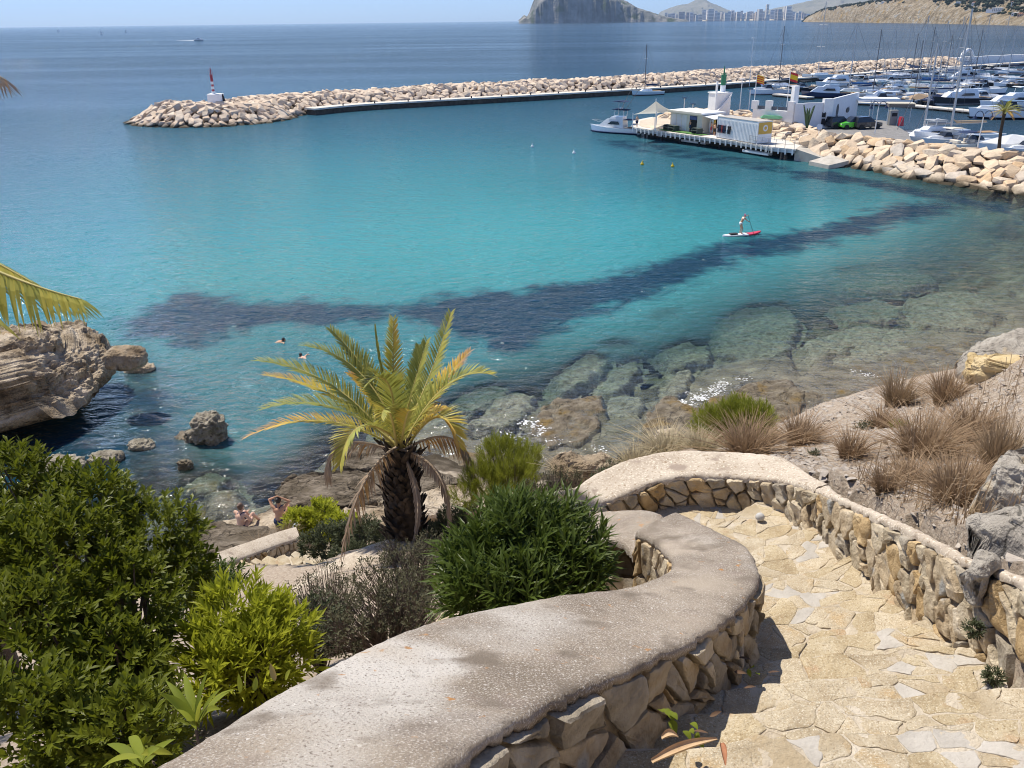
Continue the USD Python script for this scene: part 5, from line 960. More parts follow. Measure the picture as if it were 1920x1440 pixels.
# ---------------------------------------------------------------- big single leaves, wall ivy, litter
M_BROAD = leaf_mat('broad_leaf', [(0, (.13, .17, .02)), (.5, (.22, .255, .03)), (1, (.42, .38, .06))], .45, .6, .12, attr='tone')
M_YELLEAF = flat('yellowed_leaf', (.50, .36, .10), .6)
def broad(t, base, tip, W, tone, seed, m=None, sag=.12, name='leaf'):
    rg = np.random.default_rng(seed); b, e = np.array(base), np.array(tip); S = 8; s = np.linspace(0, 1, S); L = np.linalg.norm(e - b)
    c = b + (e - b) * s[:, None]; c[:, 2] += sag * L * np.sin(PI * s); d = unit(e - b); sd = unit(np.cross(d, [0, 0, 1.]) + rg.normal(0, .25, 3)); nr = np.cross(sd, d)
    w = W * np.sin(PI * s ** .75) ** .8 * .5
    V = np.stack([c - sd * w[:, None] + nr * w[:, None] * .35, c, c + sd * w[:, None] + nr * w[:, None] * .35], 1).reshape(-1, 3)
    p = part(t, name, (V, grid_faces(S, 3)), m or M_BROAD, smooth=True, world=True); primvar(p, 'tone', np.full(len(V), tone))
b = atd(368, 1372, 2.45)
t = thing('broadleaf_plant', 'yellow-green plant with long pointed leaves at the corner of the concrete cap', 'plant', b)
for i, (px, py, dt) in enumerate([(390, 1258, .05), (310, 1275, .1), (345, 1262, .2), (418, 1288, .0), (432, 1296, .1), (300, 1300, -.05), (440, 1292, -.1), (330, 1330, -.1), (415, 1330, -.12), (350, 1300, .15), (385, 1300, -.05)]):
    broad(t, atd(366 + i % 3 * 4, 1358 + (i % 4) * 4, 2.45), atd(px, py, 2.42 + dt), .019 + .004 * (i % 3), .15 + .05 * i, 700 + i)
part(t, 'stem', tube([b - [0, 0, .25], b, atd(372, 1330, 2.45)], [.006, .005, .003], 5), M_TWIG, world=True)
b = atd(270, 1440, 2.4)
t = thing('broadleaf_plant', 'dim long leaves at the bottom edge left of the concrete cap', 'plant', b)
for i, (px, py, dt) in enumerate([(200, 1395, .1), (330, 1385, .1), (245, 1380, .2), (300, 1402, 0), (190, 1440, 0), (325, 1415, .05)]): broad(t, b + np.array([0, 0, .01 * i]), atd(px, py, 2.4 + dt), .03, .15 + .1 * i, 720 + i)
b = atd(500, 1290, 2.75)
t = thing('broadleaf_plant', 'few upright leaves, one yellowed, standing at the cap edge', 'plant', b)
for i, (px, py, bx, by, m) in enumerate([(507, 1243, 516, 1277, M_YELLEAF), (447, 1262, 450, 1300, None), (462, 1250, 460, 1296, None), (545, 1255, 535, 1275, None), (480, 1268, 478, 1296, None)]): broad(t, atd(bx, by, 2.75), atd(px, py, 2.75), .02, .6, 730 + i, m, .02)
for i, (l, px, py, t_) in enumerate([('small green ivy sprig on the foreground wall, left one', 1220, 1318, 2.95), ('trailing green ivy low on the foreground wall', 1262, 1345, 3.0), ('small ivy sprig on the foreground wall near its curve', 1378, 1246, 3.85)]):
    c = atd(px, py, t_); c = c + np.array([.05, -.05, 0]); t = thing('ivy_sprig', l, 'ivy', c)
    for j in range(5 if i != 2 else 3):
        a = c + np.array([rng_ := RNG.normal(0, .012), -rng_, RNG.uniform(-.05, .03) if i == 1 else RNG.normal(0, .015)]); broad(t, a, a + np.array([RNG.normal(.02, .01), RNG.normal(-.02, .01), RNG.normal(0, .02)]), .03, .25, 740 + i * 9 + j)
M_DEADLEAF = mat('dry_tan_leaf', [(.3, (.38, .25, .13)), (.7, (.56, .40, .24))], scale=14, rough=.7, stretch=(1, 1, 1), bump=.3, bscale=40)
M_DARKLEAF = mat('dark_dead_leaf', [(.3, (.07, .04, .025)), (.7, (.14, .085, .05))], scale=14, rough=.9)
M_REDLEAF = mat('dry_red_leaf', [(.3, (.25, .10, .05)), (.7, (.42, .20, .10))], scale=14, rough=.8)
def onstep(px, py, lift=.03):
    r = ray(px, py); 
    for tt in np.arange(1.5, 9, .01):
        p = CAM + r * tt; s_ = ss[np.argmin((((_pI(ss) + _pO(ss)) / 2 - p[:2]) ** 2).sum(1))] if False else None
        k = _best_tree.query(p[:2])[1]
        zt = 15.6 - RISE * round((15.6 - zz[k]) / RISE)
        if p[2] < zt + lift: return np.array([p[0], p[1], zt + lift])
    return p
_best_tree = cKDTree((_pI(ss) + _pO(ss)) / 2)
def curled(label, a, b, w, m, seed):
    a, b = onstep(*a, .035), onstep(*b, .05); t = thing('fallen_leaf', label, 'leaf', a)
    S = 12; s = np.linspace(0, 1, S); c = a + (b - a) * s[:, None]; c[:, 2] = max(a[2], b[2]) + .012 * np.sin(PI * s); d = unit(b - a); sd = unit(np.cross(d, [0, 0, 1.]))
    an = np.linspace(-1.9, 1.9, 7); ww = w * np.sin(PI * np.clip(s, .06, .97) ** .8) ** .6 * .5
    V = (c[:, None] + sd * (ww[:, None] * np.sin(an))[..., None] + np.array([0, 0, 1.]) * (ww[:, None] * (1 - np.cos(an)) * .7)[..., None]).reshape(-1, 3)
    part(t, 'blade', (V, grid_faces(S, 7)), m, smooth=True, world=True)
curled('long curled tan dry leaf lying on the steps against the foreground wall', (1222, 1436), (1345, 1388), .034, M_DEADLEAF, 1)
curled('small reddish curled dry leaf beside the long tan one', (1352, 1400), (1360, 1436), .02, M_REDLEAF, 2)
curled('short oval dead leaf in the shade at the wall foot', (1240, 1392), (1272, 1384), .03, M_DEADLEAF, 3)
for i, (px, py) in enumerate([(1385, 1235), (1395, 1290), (1330, 1345), (1300, 1372), (1440, 1262), (1405, 1180), (1376, 1260)]):
    p = onstep(px, py, .012); t = thing('fallen_leaf', f'small dark dead leaf in the wall shadow, {["fourth", "sixth", "second", "first", "last", "third", "fifth"][i]} along the wall from the bottom', 'leaf', p, group='dead leaves in the wall shadow'); broad(t, p, p + np.array([.05, .02 * (i % 3 - 1), .006]), .016, .9, 760 + i, M_DARKLEAF, .03, 'blade')
c = onstep(1425, 970, .035); t = thing('round_stone', 'small round grey stone ball on the landing by the wall bend', 'stone', c)
M_BALL = mat('grey_ball', [(.3, (.36, .35, .33)), (.7, (.50, .48, .45))], scale=30, rough=.9)
part(t, 'ball', (lambda m: (np.asarray(m.vertices) * [1, 1, .95] * .036 + c, np.asarray(m.faces)))(trimesh.creation.icosphere(3)), M_BALL, smooth=True, world=True)
# loose shards on the slope
rg = np.random.default_rng(90); n = 13000; xy = rg.uniform((2.2, 3.2), (6.8, 11.2), (n, 2)); w2p = Polygon(np.vstack([spline(W2_IN, 80)[:, :2], spline(W2_OUT, 80)[::-1, :2]])).buffer(0)
xy = xy[~shapely.contains_xy(path_poly.union(w2p), xy[:, 0], xy[:, 1])]
z = _tz(xy); SH = MB(); protos = [rock_hull(rg, (1.5, 1., .32), 9, .7) for _ in range(14)]
for i in range(len(xy)):
    v, f = protos[i % 14]; s = rg.gamma(2.0, .011) + .006; a = rg.uniform(0, 6.28); c_, s_ = math.cos(a), math.sin(a); tl = rg.normal(0, .3, 2)
    vv = v * s; vv = np.column_stack([vv[:, 0] * c_ - vv[:, 1] * s_, vv[:, 0] * s_ + vv[:, 1] * c_, vv[:, 2] + vv[:, 0] * tl[0] + vv[:, 1] * tl[1]])
    SH.add((vv + [xy[i, 0], xy[i, 1], z[i] + s * .08], f))
M_SHARD = rock_material('gravel_shard', [(0, (.36, .31, .26)), (.4, (.48, .43, .37)), (.8, (.58, .53, .46)), (1, (.42, .37, .32))], wet=False, bs=10.)
tag(part(None, 'loose_gravel', SH.get(), M_SHARD), 'loose pale gravel shards strewn over the dry slope', 'gravel', kind='stuff')

# ---------------------------------------------------------------- lower steps and their walls
lw = [tuple(atd(x, y, t)) for x, y, t in [(385, 1068, 15.6), (430, 1052, 16.4), (480, 1034, 17.2), (525, 1018, 18.0), (562, 1007, 18.6)]]
lw = [(x, y, z) for x, y, z in lw]; lwb = [(x - .18, y + .42, z) for x, y, z in lw]
W3 = thing('stone_wall', 'low stone wall with pale cap beside the lower steps, below the bathers', 'wall', np.array(lw[2]) - [0, 0, .6])
part(W3, 'wall_cap', cap_mesh(lw, lwb, .06, 13, M=6, lip=.02, nper=14), M_CONC2, smooth=45, world=True)
l3 = spline(lw, 60); wall_face(W3, l3, lambda i: l3[i, 2] - .62, .06, -1, 90, 41, M_ST, [.3, .2, .2, .3], .012, .03, np.array([[1.1, .2], [0, .9]]), M_MORTAR_DARK, nst=10, bury=.2)
uw = [tuple(atd(x, y, t)) for x, y, t in [(560, 1142, 10.6), (610, 1104, 11.3), (660, 1074, 11.8), (720, 1046, 12.3), (780, 1030, 12.7), (840, 1022, 12.9)]]; uwb = [(x - .22, y + .34, z + .02) for x, y, z in uw]
W4 = thing('stone_wall', 'short pale capped wall curving in front of the palm trunk', 'wall', np.array(uw[2]) - [0, 0, .6])
part(W4, 'wall_cap', cap_mesh(uw, uwb, .07, 14, M=6, lip=.02, nper=16), M_CONC2, smooth=45, world=True)
l4 = spline(uw, 60); wall_face(W4, l4, lambda i: l4[i, 2] - .7, .06, -1, 90, 43, M_ST, [.3, .2, .3, .2], .012, .03, np.eye(2), M_MORTAR, nst=10, bury=.2)
LS = thing('stone_steps', 'lower flight of pale stone steps descending between scrub and low wall', 'steps', atd(500, 1080, 16))
a0, a1 = atd(440, 1092, 15.2), atd(640, 1040, 17.8)
for k in range(9):
    f = k / 8; c = np.array(a0) * (1 - f) + np.array(a1) * f; d = unit((np.array(a1) - a0) * [1, 1, 0]); pr = np.array([d[1], -d[0], 0]); zt = c[2] - .16 - .02 * k
    w0, w1 = -.75, 2.5; dl_ = .48
    P_ = [(c + d * -.02 + pr * w0)[:2], (c + d * dl_ + pr * w0)[:2], (c + d * (dl_ + .06) + pr * .3)[:2], (c + d * dl_ + pr * w1)[:2], (c + d * -.05 + pr * w1)[:2], (c + d * .03 + pr * .3)[:2]]
    pl = Polygon(P_).buffer(.03).buffer(-.03)
    st = part(LS, 'step', prism(pl, zt - .8, zt - .004), M_STEPBED, world=True)
    for i, cc in enumerate(vcells(pl, 15, 800 + k, np.eye(2), 1, .015)):
        part(st, 'paving_stone', stone(cc, lambda u, v, w, zt=zt: np.column_stack([u, v, zt + w]), .02, .03, 900 + k * 20 + i, n=10), M_STEP[i % 2], smooth=50, world=True)
RB = thing('rubble_heap', 'heap of small broken stones beside the lower steps', 'rubble', atd(570, 1075, 14.2))
rg = np.random.default_rng(95)
for k in range(46):
    v, f = rock_hull(rg, rg.uniform(.05, .13) * np.array([1.3, 1, .8]), 12); c = atd(rg.normal(568, 18), rg.normal(1072, 12), rg.normal(13.9, .25)); c[2] = ground(c[0], c[1]) + rg.uniform(.05, .22)
    part(RB, 'stone', (v + c, f), M_ROCK, world=True)

# sparse dry stalks and litter merging the tussocks
rg = np.random.default_rng(97); DS = MB()
for k in range(2600):
    px, py = rg.uniform(1480, 1915), rg.uniform(690, 1010)
    if py < 1000 - (px - 1480) * .75 or py > 880 + (px - 1480) * .38: continue
    x, y = None, None; r = ray(px, py); t_ = None
    for tt in np.arange(3.5, 13, .1):
        p = CAM + r * tt
        if p[2] < ground(p[0], p[1]): t_ = tt; break
    if t_ is None: continue
    a = rg.uniform(0, 6.28); L = rg.uniform(.08, .36); e = np.array([math.cos(a), math.sin(a), 0]) * L * rg.uniform(.2, .9); h = L * rg.uniform(.1, .9); b = np.array([p[0], p[1], ground(p[0], p[1]) - .01]); w = np.array([-math.sin(a), math.cos(a), 0]) * .0028
    m_ = b + e * .45 + [0, 0, h]; c_ = b + e + [0, 0, h * .9]
    DS.add((np.array([b - w, b + w, m_ - w, m_ + w, c_]), np.array([[0, 1, 3], [0, 3, 2], [2, 3, 4]])))
tag(part(None, 'dry_stalks', DS.get(), M_STRAW), 'thin dry stalks and litter scattered over the slope', 'dry grass', kind='stuff')
# ================================================================ HARBOUR
W_PAINT = mat('white_paint', [(.3, (.72, .72, .70)), (.7, (.82, .82, .80))], scale=1.2, rough=.7, bump=.1, bscale=20)
W_GREY = flat('grey_white_render', (.70, .70, .70), .8, .2)
M_DECK = mat('jetty_deck', [(.3, (.50, .46, .40)), (.7, (.66, .62, .55))], scale=1.3, det=8, rough=.9)
M_BEIGE = mat('beige_terrace', [(.3, (.46, .38, .29)), (.7, (.58, .49, .38))], scale=1.5, rough=.9)
M_ASPH = mat('asphalt', [(.3, (.16, .155, .15)), (.7, (.25, .24, .23))], scale=1.6, det=9, rough=.95)
M_DARK = flat('dark_void', (.025, .025, .028), .8, .2)
M_STEEL = flat('galvanised_steel', (.48, .49, .50), .45, .5, metal=.6)
M_ORANGE = flat('amber_panel', (.58, .36, .07), .6, .3)
M_GREENP = flat('beacon_green', (.02, .16, .07), .5)
M_REDP = flat('beacon_red', (.36, .03, .04), .5)
M_CANVAS = leaf_mat('cream_canvas', [(0, (.84, .80, .70)), (1, (.86, .82, .72))], .55, .9, .1)
M_TURF = mat('green_turf', [(.3, (.05, .14, .035)), (.7, (.12, .24, .06))], scale=9, rough=.9)
M_GLASS = flat('dark_window', (.02, .024, .03), .08, .7)
M_NAVY = flat('navy_canvas', (.02, .035, .085), .8, .2)
M_ROOFGREY = flat('container_roof', (.42, .39, .35), .8, .2)
M_RUB = flat('black_rubber', (.02, .02, .02), .7, .3)
M_PIPE = flat('white_pipe', (.74, .73, .70), .5)
yard = [(40.2, 116.5), (44.5, 113.6), (49, 106.5), (53.2, 100.4), (58, 96), (66, 86), (76, 74), (80, 77), (68, 91), (60, 99.5), (56, 105.5), (53, 112), (54, 118), (57, 126), (60, 140), (57, 151), (50, 153), (45, 141), (42, 133), (40.5, 124)]
tag(part(None, 'harbour_yard', prism(yard, -4, 1.7), M_ASPH), 'grey asphalt harbour yard behind the boulders', 'yard', kind='structure')
# jetty
JF = [atz(*p, 1.5)[:2] for p in [(1184, 235), (1192, 239), (1250, 247.5), (1384, 265), (1450, 276), (1492, 280)]]
JB = [(39.3, 117.5), (37.8, 122), (36, 128), (33.4, 135), (31, 143), (27.5, 151), (24.5, 153), (20.6, 147.5)]
JT = thing('jetty', 'white-edged jetty platform on posts carrying the tent, kiosk and container', 'jetty', (*JF[3], 0))
jp = Polygon(list(map(tuple, JF)) + JB).buffer(0)
part(JT, 'deck', prism(jp, 1.28, 1.5), M_DECK, world=True)
part(JT, 'edge_beam', prism(jp.buffer(-.15).difference(jp.buffer(-.45)), .95, 1.276), M_STEEL, world=True)
part(JT, 'beige_terrace', prism(jp.buffer(-1.2).intersection(Polygon([(18, 138.8), (25.5, 134), (34, 134), (34, 156), (18, 156)])), 1.504, 1.56), M_BEIGE, world=True)
fl = LineString(JF[1:]); u = np.arange(.4, fl.length, .98)
for s in u:
    p = np.array(fl.interpolate(s).coords[0]); q = np.array(fl.interpolate(s + .1).coords[0]); n_ = np.array([-(q - p)[1], (q - p)[0]]); n_ /= np.linalg.norm(n_)
    a = math.atan2((q - p)[1], (q - p)[0]); part(JT, 'post', box(*(p - n_ * .08), .75, .14, .16, .72, a), M_PIPE, world=True)
for s in u[1::4]:
    p = np.array(fl.interpolate(s).coords[0]); n_ = np.array([.83, .55]); part(JT, 'pile', cyl(*(p + n_ * .9), -3.5, .17, 4.8, 8), M_DARK, world=True)
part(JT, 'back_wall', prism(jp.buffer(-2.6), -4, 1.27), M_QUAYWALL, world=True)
RAIL = flat('rail_grey', (.26, .26, .27), .5, .5, .4)
def railing(label, pts, h=1.0, gap=1.1):
    L = LineString([p[:2] for p in pts]); n_ = max(2, int(L.length / gap)); t = thing('railing', label, 'railing', pts[0]); d = np.r_[0, np.cumsum(np.linalg.norm(np.diff(np.array(pts)[:, :2], axis=0), axis=1))]; P = []
    for k in range(n_ + 1):
        s = L.length * k / n_; x, y = L.interpolate(s).coords[0]; z = np.interp(s, d, [p[2] for p in pts]); P.append((x, y, z)); part(t, 'post', cyl(x, y, z, .028, h, 6), RAIL, world=True)
    P = np.array(P)
    for hh in (h, h * .5): part(t, 'rail', tube(P + [0, 0, hh], .024, 6), RAIL, world=True)
    return t
railing('grey handrail along the right end of the jetty', [(*atz(1404, 268.5, 1.5)[:2], 1.5), (*atz(1450, 276, 1.5)[:2], 1.5), (*atz(1489, 279, 1.5)[:2], 1.5)])
railing('grey handrail sloping down beside the slipway ramp', [(*atz(1452, 263, 1.5)[:2], 1.5), (*atz(1500, 267, 1.5)[:2], 1.5), (*atz(1532, 292, .55)[:2], .55)])
railing('short handrail by the blue round sign', [(39.6, 117.2, 1.5), (40.8, 115.0, 1.5)])
M_RAMP = mat('ramp_concrete', [(.3, (.36, .33, .28)), (.7, (.50, .46, .40))], scale=1.2, det=8, rough=.9)
rp = [atz(*p) for p in [(1517, 302, .5), (1554, 310, .45), (1592, 301, .75), (1558, 290, 1.1)]]
t = thing('slipway', 'pale concrete slipway slab sloping into the water beside the boulders', 'slipway', rp[0] * [1, 1, 0])
part(t, 'slab', hull([p + [0, 0, d] for p in rp for d in (0, -.55)]), M_RAMP, world=True)
rp = [np.array(p) for p in [(36.7, 112.4, 1.49), (39.3, 117.3, 1.49), (41.2, 113.4, 1.3), (39.2, 109.4, .75)]]
part(t, 'approach', hull([p + [0, 0, d] for p in rp for d in (0, -1.6)]), M_RAMP, world=True)
# container kiosk
cl, cr = atz(1343, 258, 1.5), atz(1419, 270.5, 1.5); d = unit((cr - cl) * [1, 1, 0]); ang = math.atan2(d[1], d[0]); Lc = np.linalg.norm((cr - cl)[:2]); n_ = np.array([-d[1], d[0], 0]); n_ = n_ if n_[1] > 0 else -n_
cc = (cl + cr) / 2 + n_ * 1.22; cc[2] = 1.5
KC = thing('container', 'white container kiosk with amber end panel and wetsuits hung on its side', 'container', cc, ang)
Hc = 2.85
part(KC, 'body', box(0, 0, .08, Lc, 2.44, Hc - .08), W_PAINT)
part(KC, 'roof', box(0, 0, Hc + .002, Lc + .04, 2.5, .06), M_ROOFGREY)
part(KC, 'amber_panel', box(Lc / 2 + .012, 0, 1.25, .02, 2.3, 1.5), M_ORANGE)
part(KC, 'round_emblem', (lambda v, f: (v[:, [2, 0, 1]] * [1, 1, 1] + [Lc / 2 + .024, 0, 2.0], f))(*cyl(0, 0, 0, .42, .012, 20)), W_GREY)
part(KC, 'emblem_ring', (lambda v, f: (v[:, [2, 0, 1]] + [Lc / 2 + .038, 0, 2.0], f))(*cyl(0, 0, 0, .22, .012, 16)), M_ORANGE)
for s in (-1, 1): part(KC, 'corner_post', box(s * (Lc / 2 - .06), -1.235, 0, .14, .06, Hc), W_GREY)
for k in range(int(Lc / .28)): part(KC, 'rib', box(-Lc / 2 + .25 + k * .28, -1.235, .2, .07, .035, Hc - .5), W_PAINT)
part(KC, 'plinth', box(0, 0, 0, Lc - .1, 2.3, .078), M_DARK)
WS = [M_RUB, M_NAVY, M_RUB, M_REDP, M_RUB, M_NAVY, M_RUB]
rg = np.random.default_rng(5)
for k in range(10):
    x = -Lc / 2 + .45 + k * .26; g = thing('wetsuit', f'{["black","dark blue","black","red and black","black","navy","black","pink and white","black","dark"][k]} wetsuit hanging on the container, number {["one","two","three","four","five","six","seven","eight","nine","ten"][k]} from its left end', 'wetsuit', (np.array([cc[0], cc[1], 1.5 + .75]) + d * x - n_ * 1.36), ang)
    m_ = [M_RUB, M_NAVY, M_RUB, M_REDP, M_RUB, M_NAVY, M_RUB, W_PAINT, M_RUB, M_RUB][k]
    part(g, 'torso', hull([(sx * .17, sy * .05, z) for sx in (-1, 1) for sy in (-1, 1) for z in (.55, 1.05)]), m_)
    for s in (-1, 1):
        part(g, 'leg', tube([(s * .08, 0, .56), (s * .11, 0, .0)], [.075, .05], 6), m_); part(g, 'sleeve', tube([(s * .17, 0, 1.0), (s * .25, 0, .55)], [.06, .04], 6), m_)
# kiosk
kl, kr = atz(1256, 242, 1.55), atz(1315, 250, 1.55); d2 = unit((kr - kl) * [1, 1, 0]); an2 = math.atan2(d2[1], d2[0]); Lk = np.linalg.norm((kr - kl)[:2]); n2 = np.array([-d2[1], d2[0], 0]); n2 = n2 if n2[1] > 0 else -n2
kc = (kl + kr) / 2 + n2 * 2.0; kc[2] = 1.56
KK = thing('kiosk', 'cream beach kiosk with flat white roof, dark doorway and blue sign', 'kiosk', kc, an2)
part(KK, 'wall', box(0, 0, 0, Lk, 4.0, 2.6), flat('kiosk_cream', (.66, .62, .53), .8, .2))
part(KK, 'roof', box(0, -.25, 2.602, Lk + .8, 4.9, .22), W_PAINT)
part(KK, 'roof_edge', box(0, -2.72, 2.55, Lk + .9, .08, .34), M_CANVAS)
dx = Lk * .10
part(KK, 'door', box(dx + .9, -2.006, 0, 1.5, .03, 2.3), M_DARK)
part(KK, 'blue_sign', box(dx + .9, -2.06, 1.75, 1.4, .06, .5), flat('sign_blue', (.03, .07, .22), .5))
for k in range(3): part(KK, 'shutter', box(-Lk / 2 + .75 + k * 1.15, -2.012, .1, 1.0, .03, 2.2), W_GREY)
part(KK, 'awning', hull([(Lk / 2 + .1, -2.2, 2.5), (Lk / 2 + 2.4, -2.0, 2.15), (Lk / 2 + .1, 1.0, 2.6), (Lk / 2 + 2.4, 1.0, 2.25), (Lk / 2 + .1, -2.2, 2.44), (Lk / 2 + 2.4, -2.0, 2.09)]), W_PAINT)
part(KK, 'side_stall', box(Lk / 2 + 1.2, .4, 0, 2.2, 1.6, 2.0), M_DARK)
for k in range(3):
    p = kc + d2 * (Lk / 2 + .55 + .5 * k) - n2 * (.8 + .1 * k); g = thing('surfboard', ['pale grey board leaning upright in the stall', 'white board leaning in the middle of the stall', 'orange board leaning right in the stall'][k], 'surfboard', p, an2)
    o = np.array([[.26 * math.sin(PI * s) ** .6 * sg, 0, 2.1 * s] for s in np.linspace(.02, .98, 12) for sg in (-1, 1)]); part(g, 'board', hull(np.vstack([o + [0, .03, 0], o - [0, .03, 0]])), [W_GREY, W_PAINT, M_ORANGE][k])
t = thing('turf_strip', 'green artificial turf strip in front of the kiosk', 'turf', (*kc[:2], 1.56)); 
part(t, 'turf', prism([tuple((kc + d2 * a - n2 * b)[:2]) for a, b in ((-3.8, 2.3), (5.2, 2.3), (5.2, 3.9), (-3.8, 3.9))], 1.565, 1.60), M_TURF, world=True)
M_TABLE = flat('dark_table', (.06, .08, .07), .6)
for k, (a, b) in enumerate([(-2.6, 3.0), (-1.2, 3.2), (3.4, 2.9)]):
    p = kc + d2 * a - n2 * b; p[2] = 1.6; g = thing('picnic_table', ['dark picnic table at the left of the turf', 'dark picnic table in the middle of the turf', 'dark table under the side awning'][k], 'table', p, an2)
    part(g, 'tabletop', box(0, 0, .7, 1.4, .7, .05), M_TABLE)
    for s in (-1, 1): part(g, 'bench', box(0, s * .6, .42, 1.4, .25, .04), M_TABLE); part(g, 'leg', box(s * .5, 0, 0, .08, 1.2, .7), M_TABLE)
# shade sail
tc = atz(1237, 239.5, 1.56); tz0, tz1 = 4.0, 5.5
TN = thing('shade_tent', 'cream peaked canopy on white poles at the left end of the jetty', 'canopy', tc)
cor = [atz(1187, 214.5, 4.0), atz(1231, 212.5, 4.1), atz(1270, 208.5, 4.1), atz(1232, 203.0, 4.0)]; pk = np.array([(cor[0][0] + cor[2][0]) / 2, (cor[0][1] + cor[2][1]) / 2, 5.75])
N_ = 14; V = []; n4 = 4 * N_
for r in np.linspace(0, 1, 9):
    for k in range(n4):
        i, f = divmod(k, N_); f /= N_; e = cor[i] * (1 - f) + cor[(i + 1) % 4] * f; c_ = (cor[0] + cor[2]) / 2; e = e + (c_ - e) * .10 * 4 * f * (1 - f); p = pk + (e - pk) * r; p[2] = e[2] + (pk[2] - e[2]) * (1 - r) ** 1.7; V.append(p)
part(TN, 'canopy', (np.array(V), grid_faces(9, n4, True)), M_CANVAS, smooth=True, world=True)
part(TN, 'mast', cyl(pk[0], pk[1], 1.56, .05, 4.5, 8), M_PIPE, world=True)
for c in cor: part(TN, 'pole', cyl(c[0], c[1], 1.5, .06, c[2] - 1.3, 8), M_PIPE, world=True)
# floating docks and jet skis
def floating(px0, py0, px1, py1, label):
    a, b = atz(px0, py0, .35), atz(px1, py1, .35); t = thing('floating_dock', label, 'dock', a * [1, 1, 0]); d_ = unit(b - a); q = np.array([-d_[1], d_[0], 0]) 
    for s in (0, .55): part(t, 'float', tube([a + q * s, b + q * s], .17, 10), M_PIPE, world=True)
    for s in np.linspace(.1, .9, 5): part(t, 'crossbar', tube([a + (b - a) * s, a + (b - a) * s + q * .55], .05, 6), M_PIPE, world=True)
    e = a + (b - a) * .84; part(t, 'ladder', tube([e, e + [0, 0, 1.1], e + d_ * .7 + [0, 0, 1.1], e + d_ * .7], .06, 6), M_PIPE, world=True); return t
floating(1278, 263, 1323, 269, 'white tube float with ladder frame below the kiosk')
floating(1393, 282.5, 1441, 290, 'white tube float with ladder frame below the container')
for k, (px, py) in enumerate([(1243, 257.5), (1263, 259.5)]):
    p = atz(px, py, .1); g = thing('jet_ski', ['white jet ski with reddish nose parked under the jetty edge', 'white jet ski beside the first, further right under the jetty edge'][k], 'jet ski', p, ang + PI + .2)
    part(g, 'hull', hull([(1.35, 0, .35), (.7, .45, .2), (.7, -.45, .2), (-1.2, .5, .2), (-1.2, -.5, .2), (1.0, 0, .0), (-1.2, .35, -.1), (-1.2, -.35, -.1), (-1.1, .45, .42), (-1.1, -.45, .42), (.4, .42, .45), (.4, -.42, .45)]), W_PAINT)
    part(g, 'seat', box(-.4, 0, .44, 1.1, .34, .26, bev=.06), [M_REDP, M_RUB][k]); part(g, 'handlebar', box(.25, 0, .6, .16, .7, .12), M_RUB)
# harbour light base and beacon
hb = atz(1347, 213, 3.0)
HB = thing('harbour_light', 'white cubic harbour light house with small green beacon on its roof', 'beacon', hb, .35)
part(HB, 'wall', box(0, 0, -.9, 2.5, 2.5, 4.0), W_PAINT); part(HB, 'roof_slab', box(0, 0, 3.102, 2.75, 2.75, .16), W_PAINT)
part(HB, 'staircase', hull([(-2.4, -1.9, -.4), (-1.7, -1.9, -.4), (1.1, -1.7, 3.1), (1.1, -1.4, 3.1), (-2.4, -1.6, -.4), (-1.7, -1.6, -.4), (1.1, -1.7, 2.8), (1.1, -1.4, 2.8)]), W_GREY)
part(HB, 'post', box(-1.7, -1.6, -.4, .25, .25, 5.4), W_PAINT)
part(HB, 'pedestal', cyl(.6, .2, 3.264, .42, .99), W_PAINT); part(HB, 'green_tower', cyl(.6, .2, 4.262, .36, 1.6, 14, .44), M_GREENP); part(HB, 'lantern', cyl(.6, .2, 5.864, .13, 1.3, 8, .05), M_GREENP)
part(HB, 'lantern_rail', tube([(.6 + .5 * math.cos(a), .2 + .5 * math.sin(a), 6.0) for a in np.linspace(0, 2 * PI, 13)], .03, 5), M_GREENP)
# red and white light on the breakwater head
lb = aty(402, 186, 173.0)
LH = thing('lighthouse', 'slim red and white banded light on the breakwater head', 'lighthouse', lb)
part(LH, 'base', box(.3, 0, -.9, 2.6, 2.2, 1.9, bev=.08), W_PAINT); z = 1.0
part(LH, 'plinth', cyl(0, 0, 1.0, .34, .45), W_PAINT)
for k, (h, m) in enumerate([(.38, M_REDP), (.5, W_PAINT), (.38, M_REDP), (.5, W_PAINT), (1.25, M_REDP)]): part(LH, 'band', cyl(0, 0, 1.452 + sum([.38, .5, .38, .5][:k]), .25 + .01 * (k == 4), h - .004, 14, .25), m)
part(LH, 'lantern', cyl(0, 0, 4.47, .11, 1.2, 8, .07), M_REDP)
for s in (-1, 1): part(LH, 'mast', cyl(s * .28, 0, 4.3, .03, 1.0, 5), M_REDP)
part(LH, 'panel', hull([(1.7, .2, -.6), (2.1, .2, -.6), (1.5, .2, .9), (1.75, .2, .9), (1.7, -.2, -.6), (2.1, -.2, -.6), (1.5, -.2, .9)]), M_DARK)

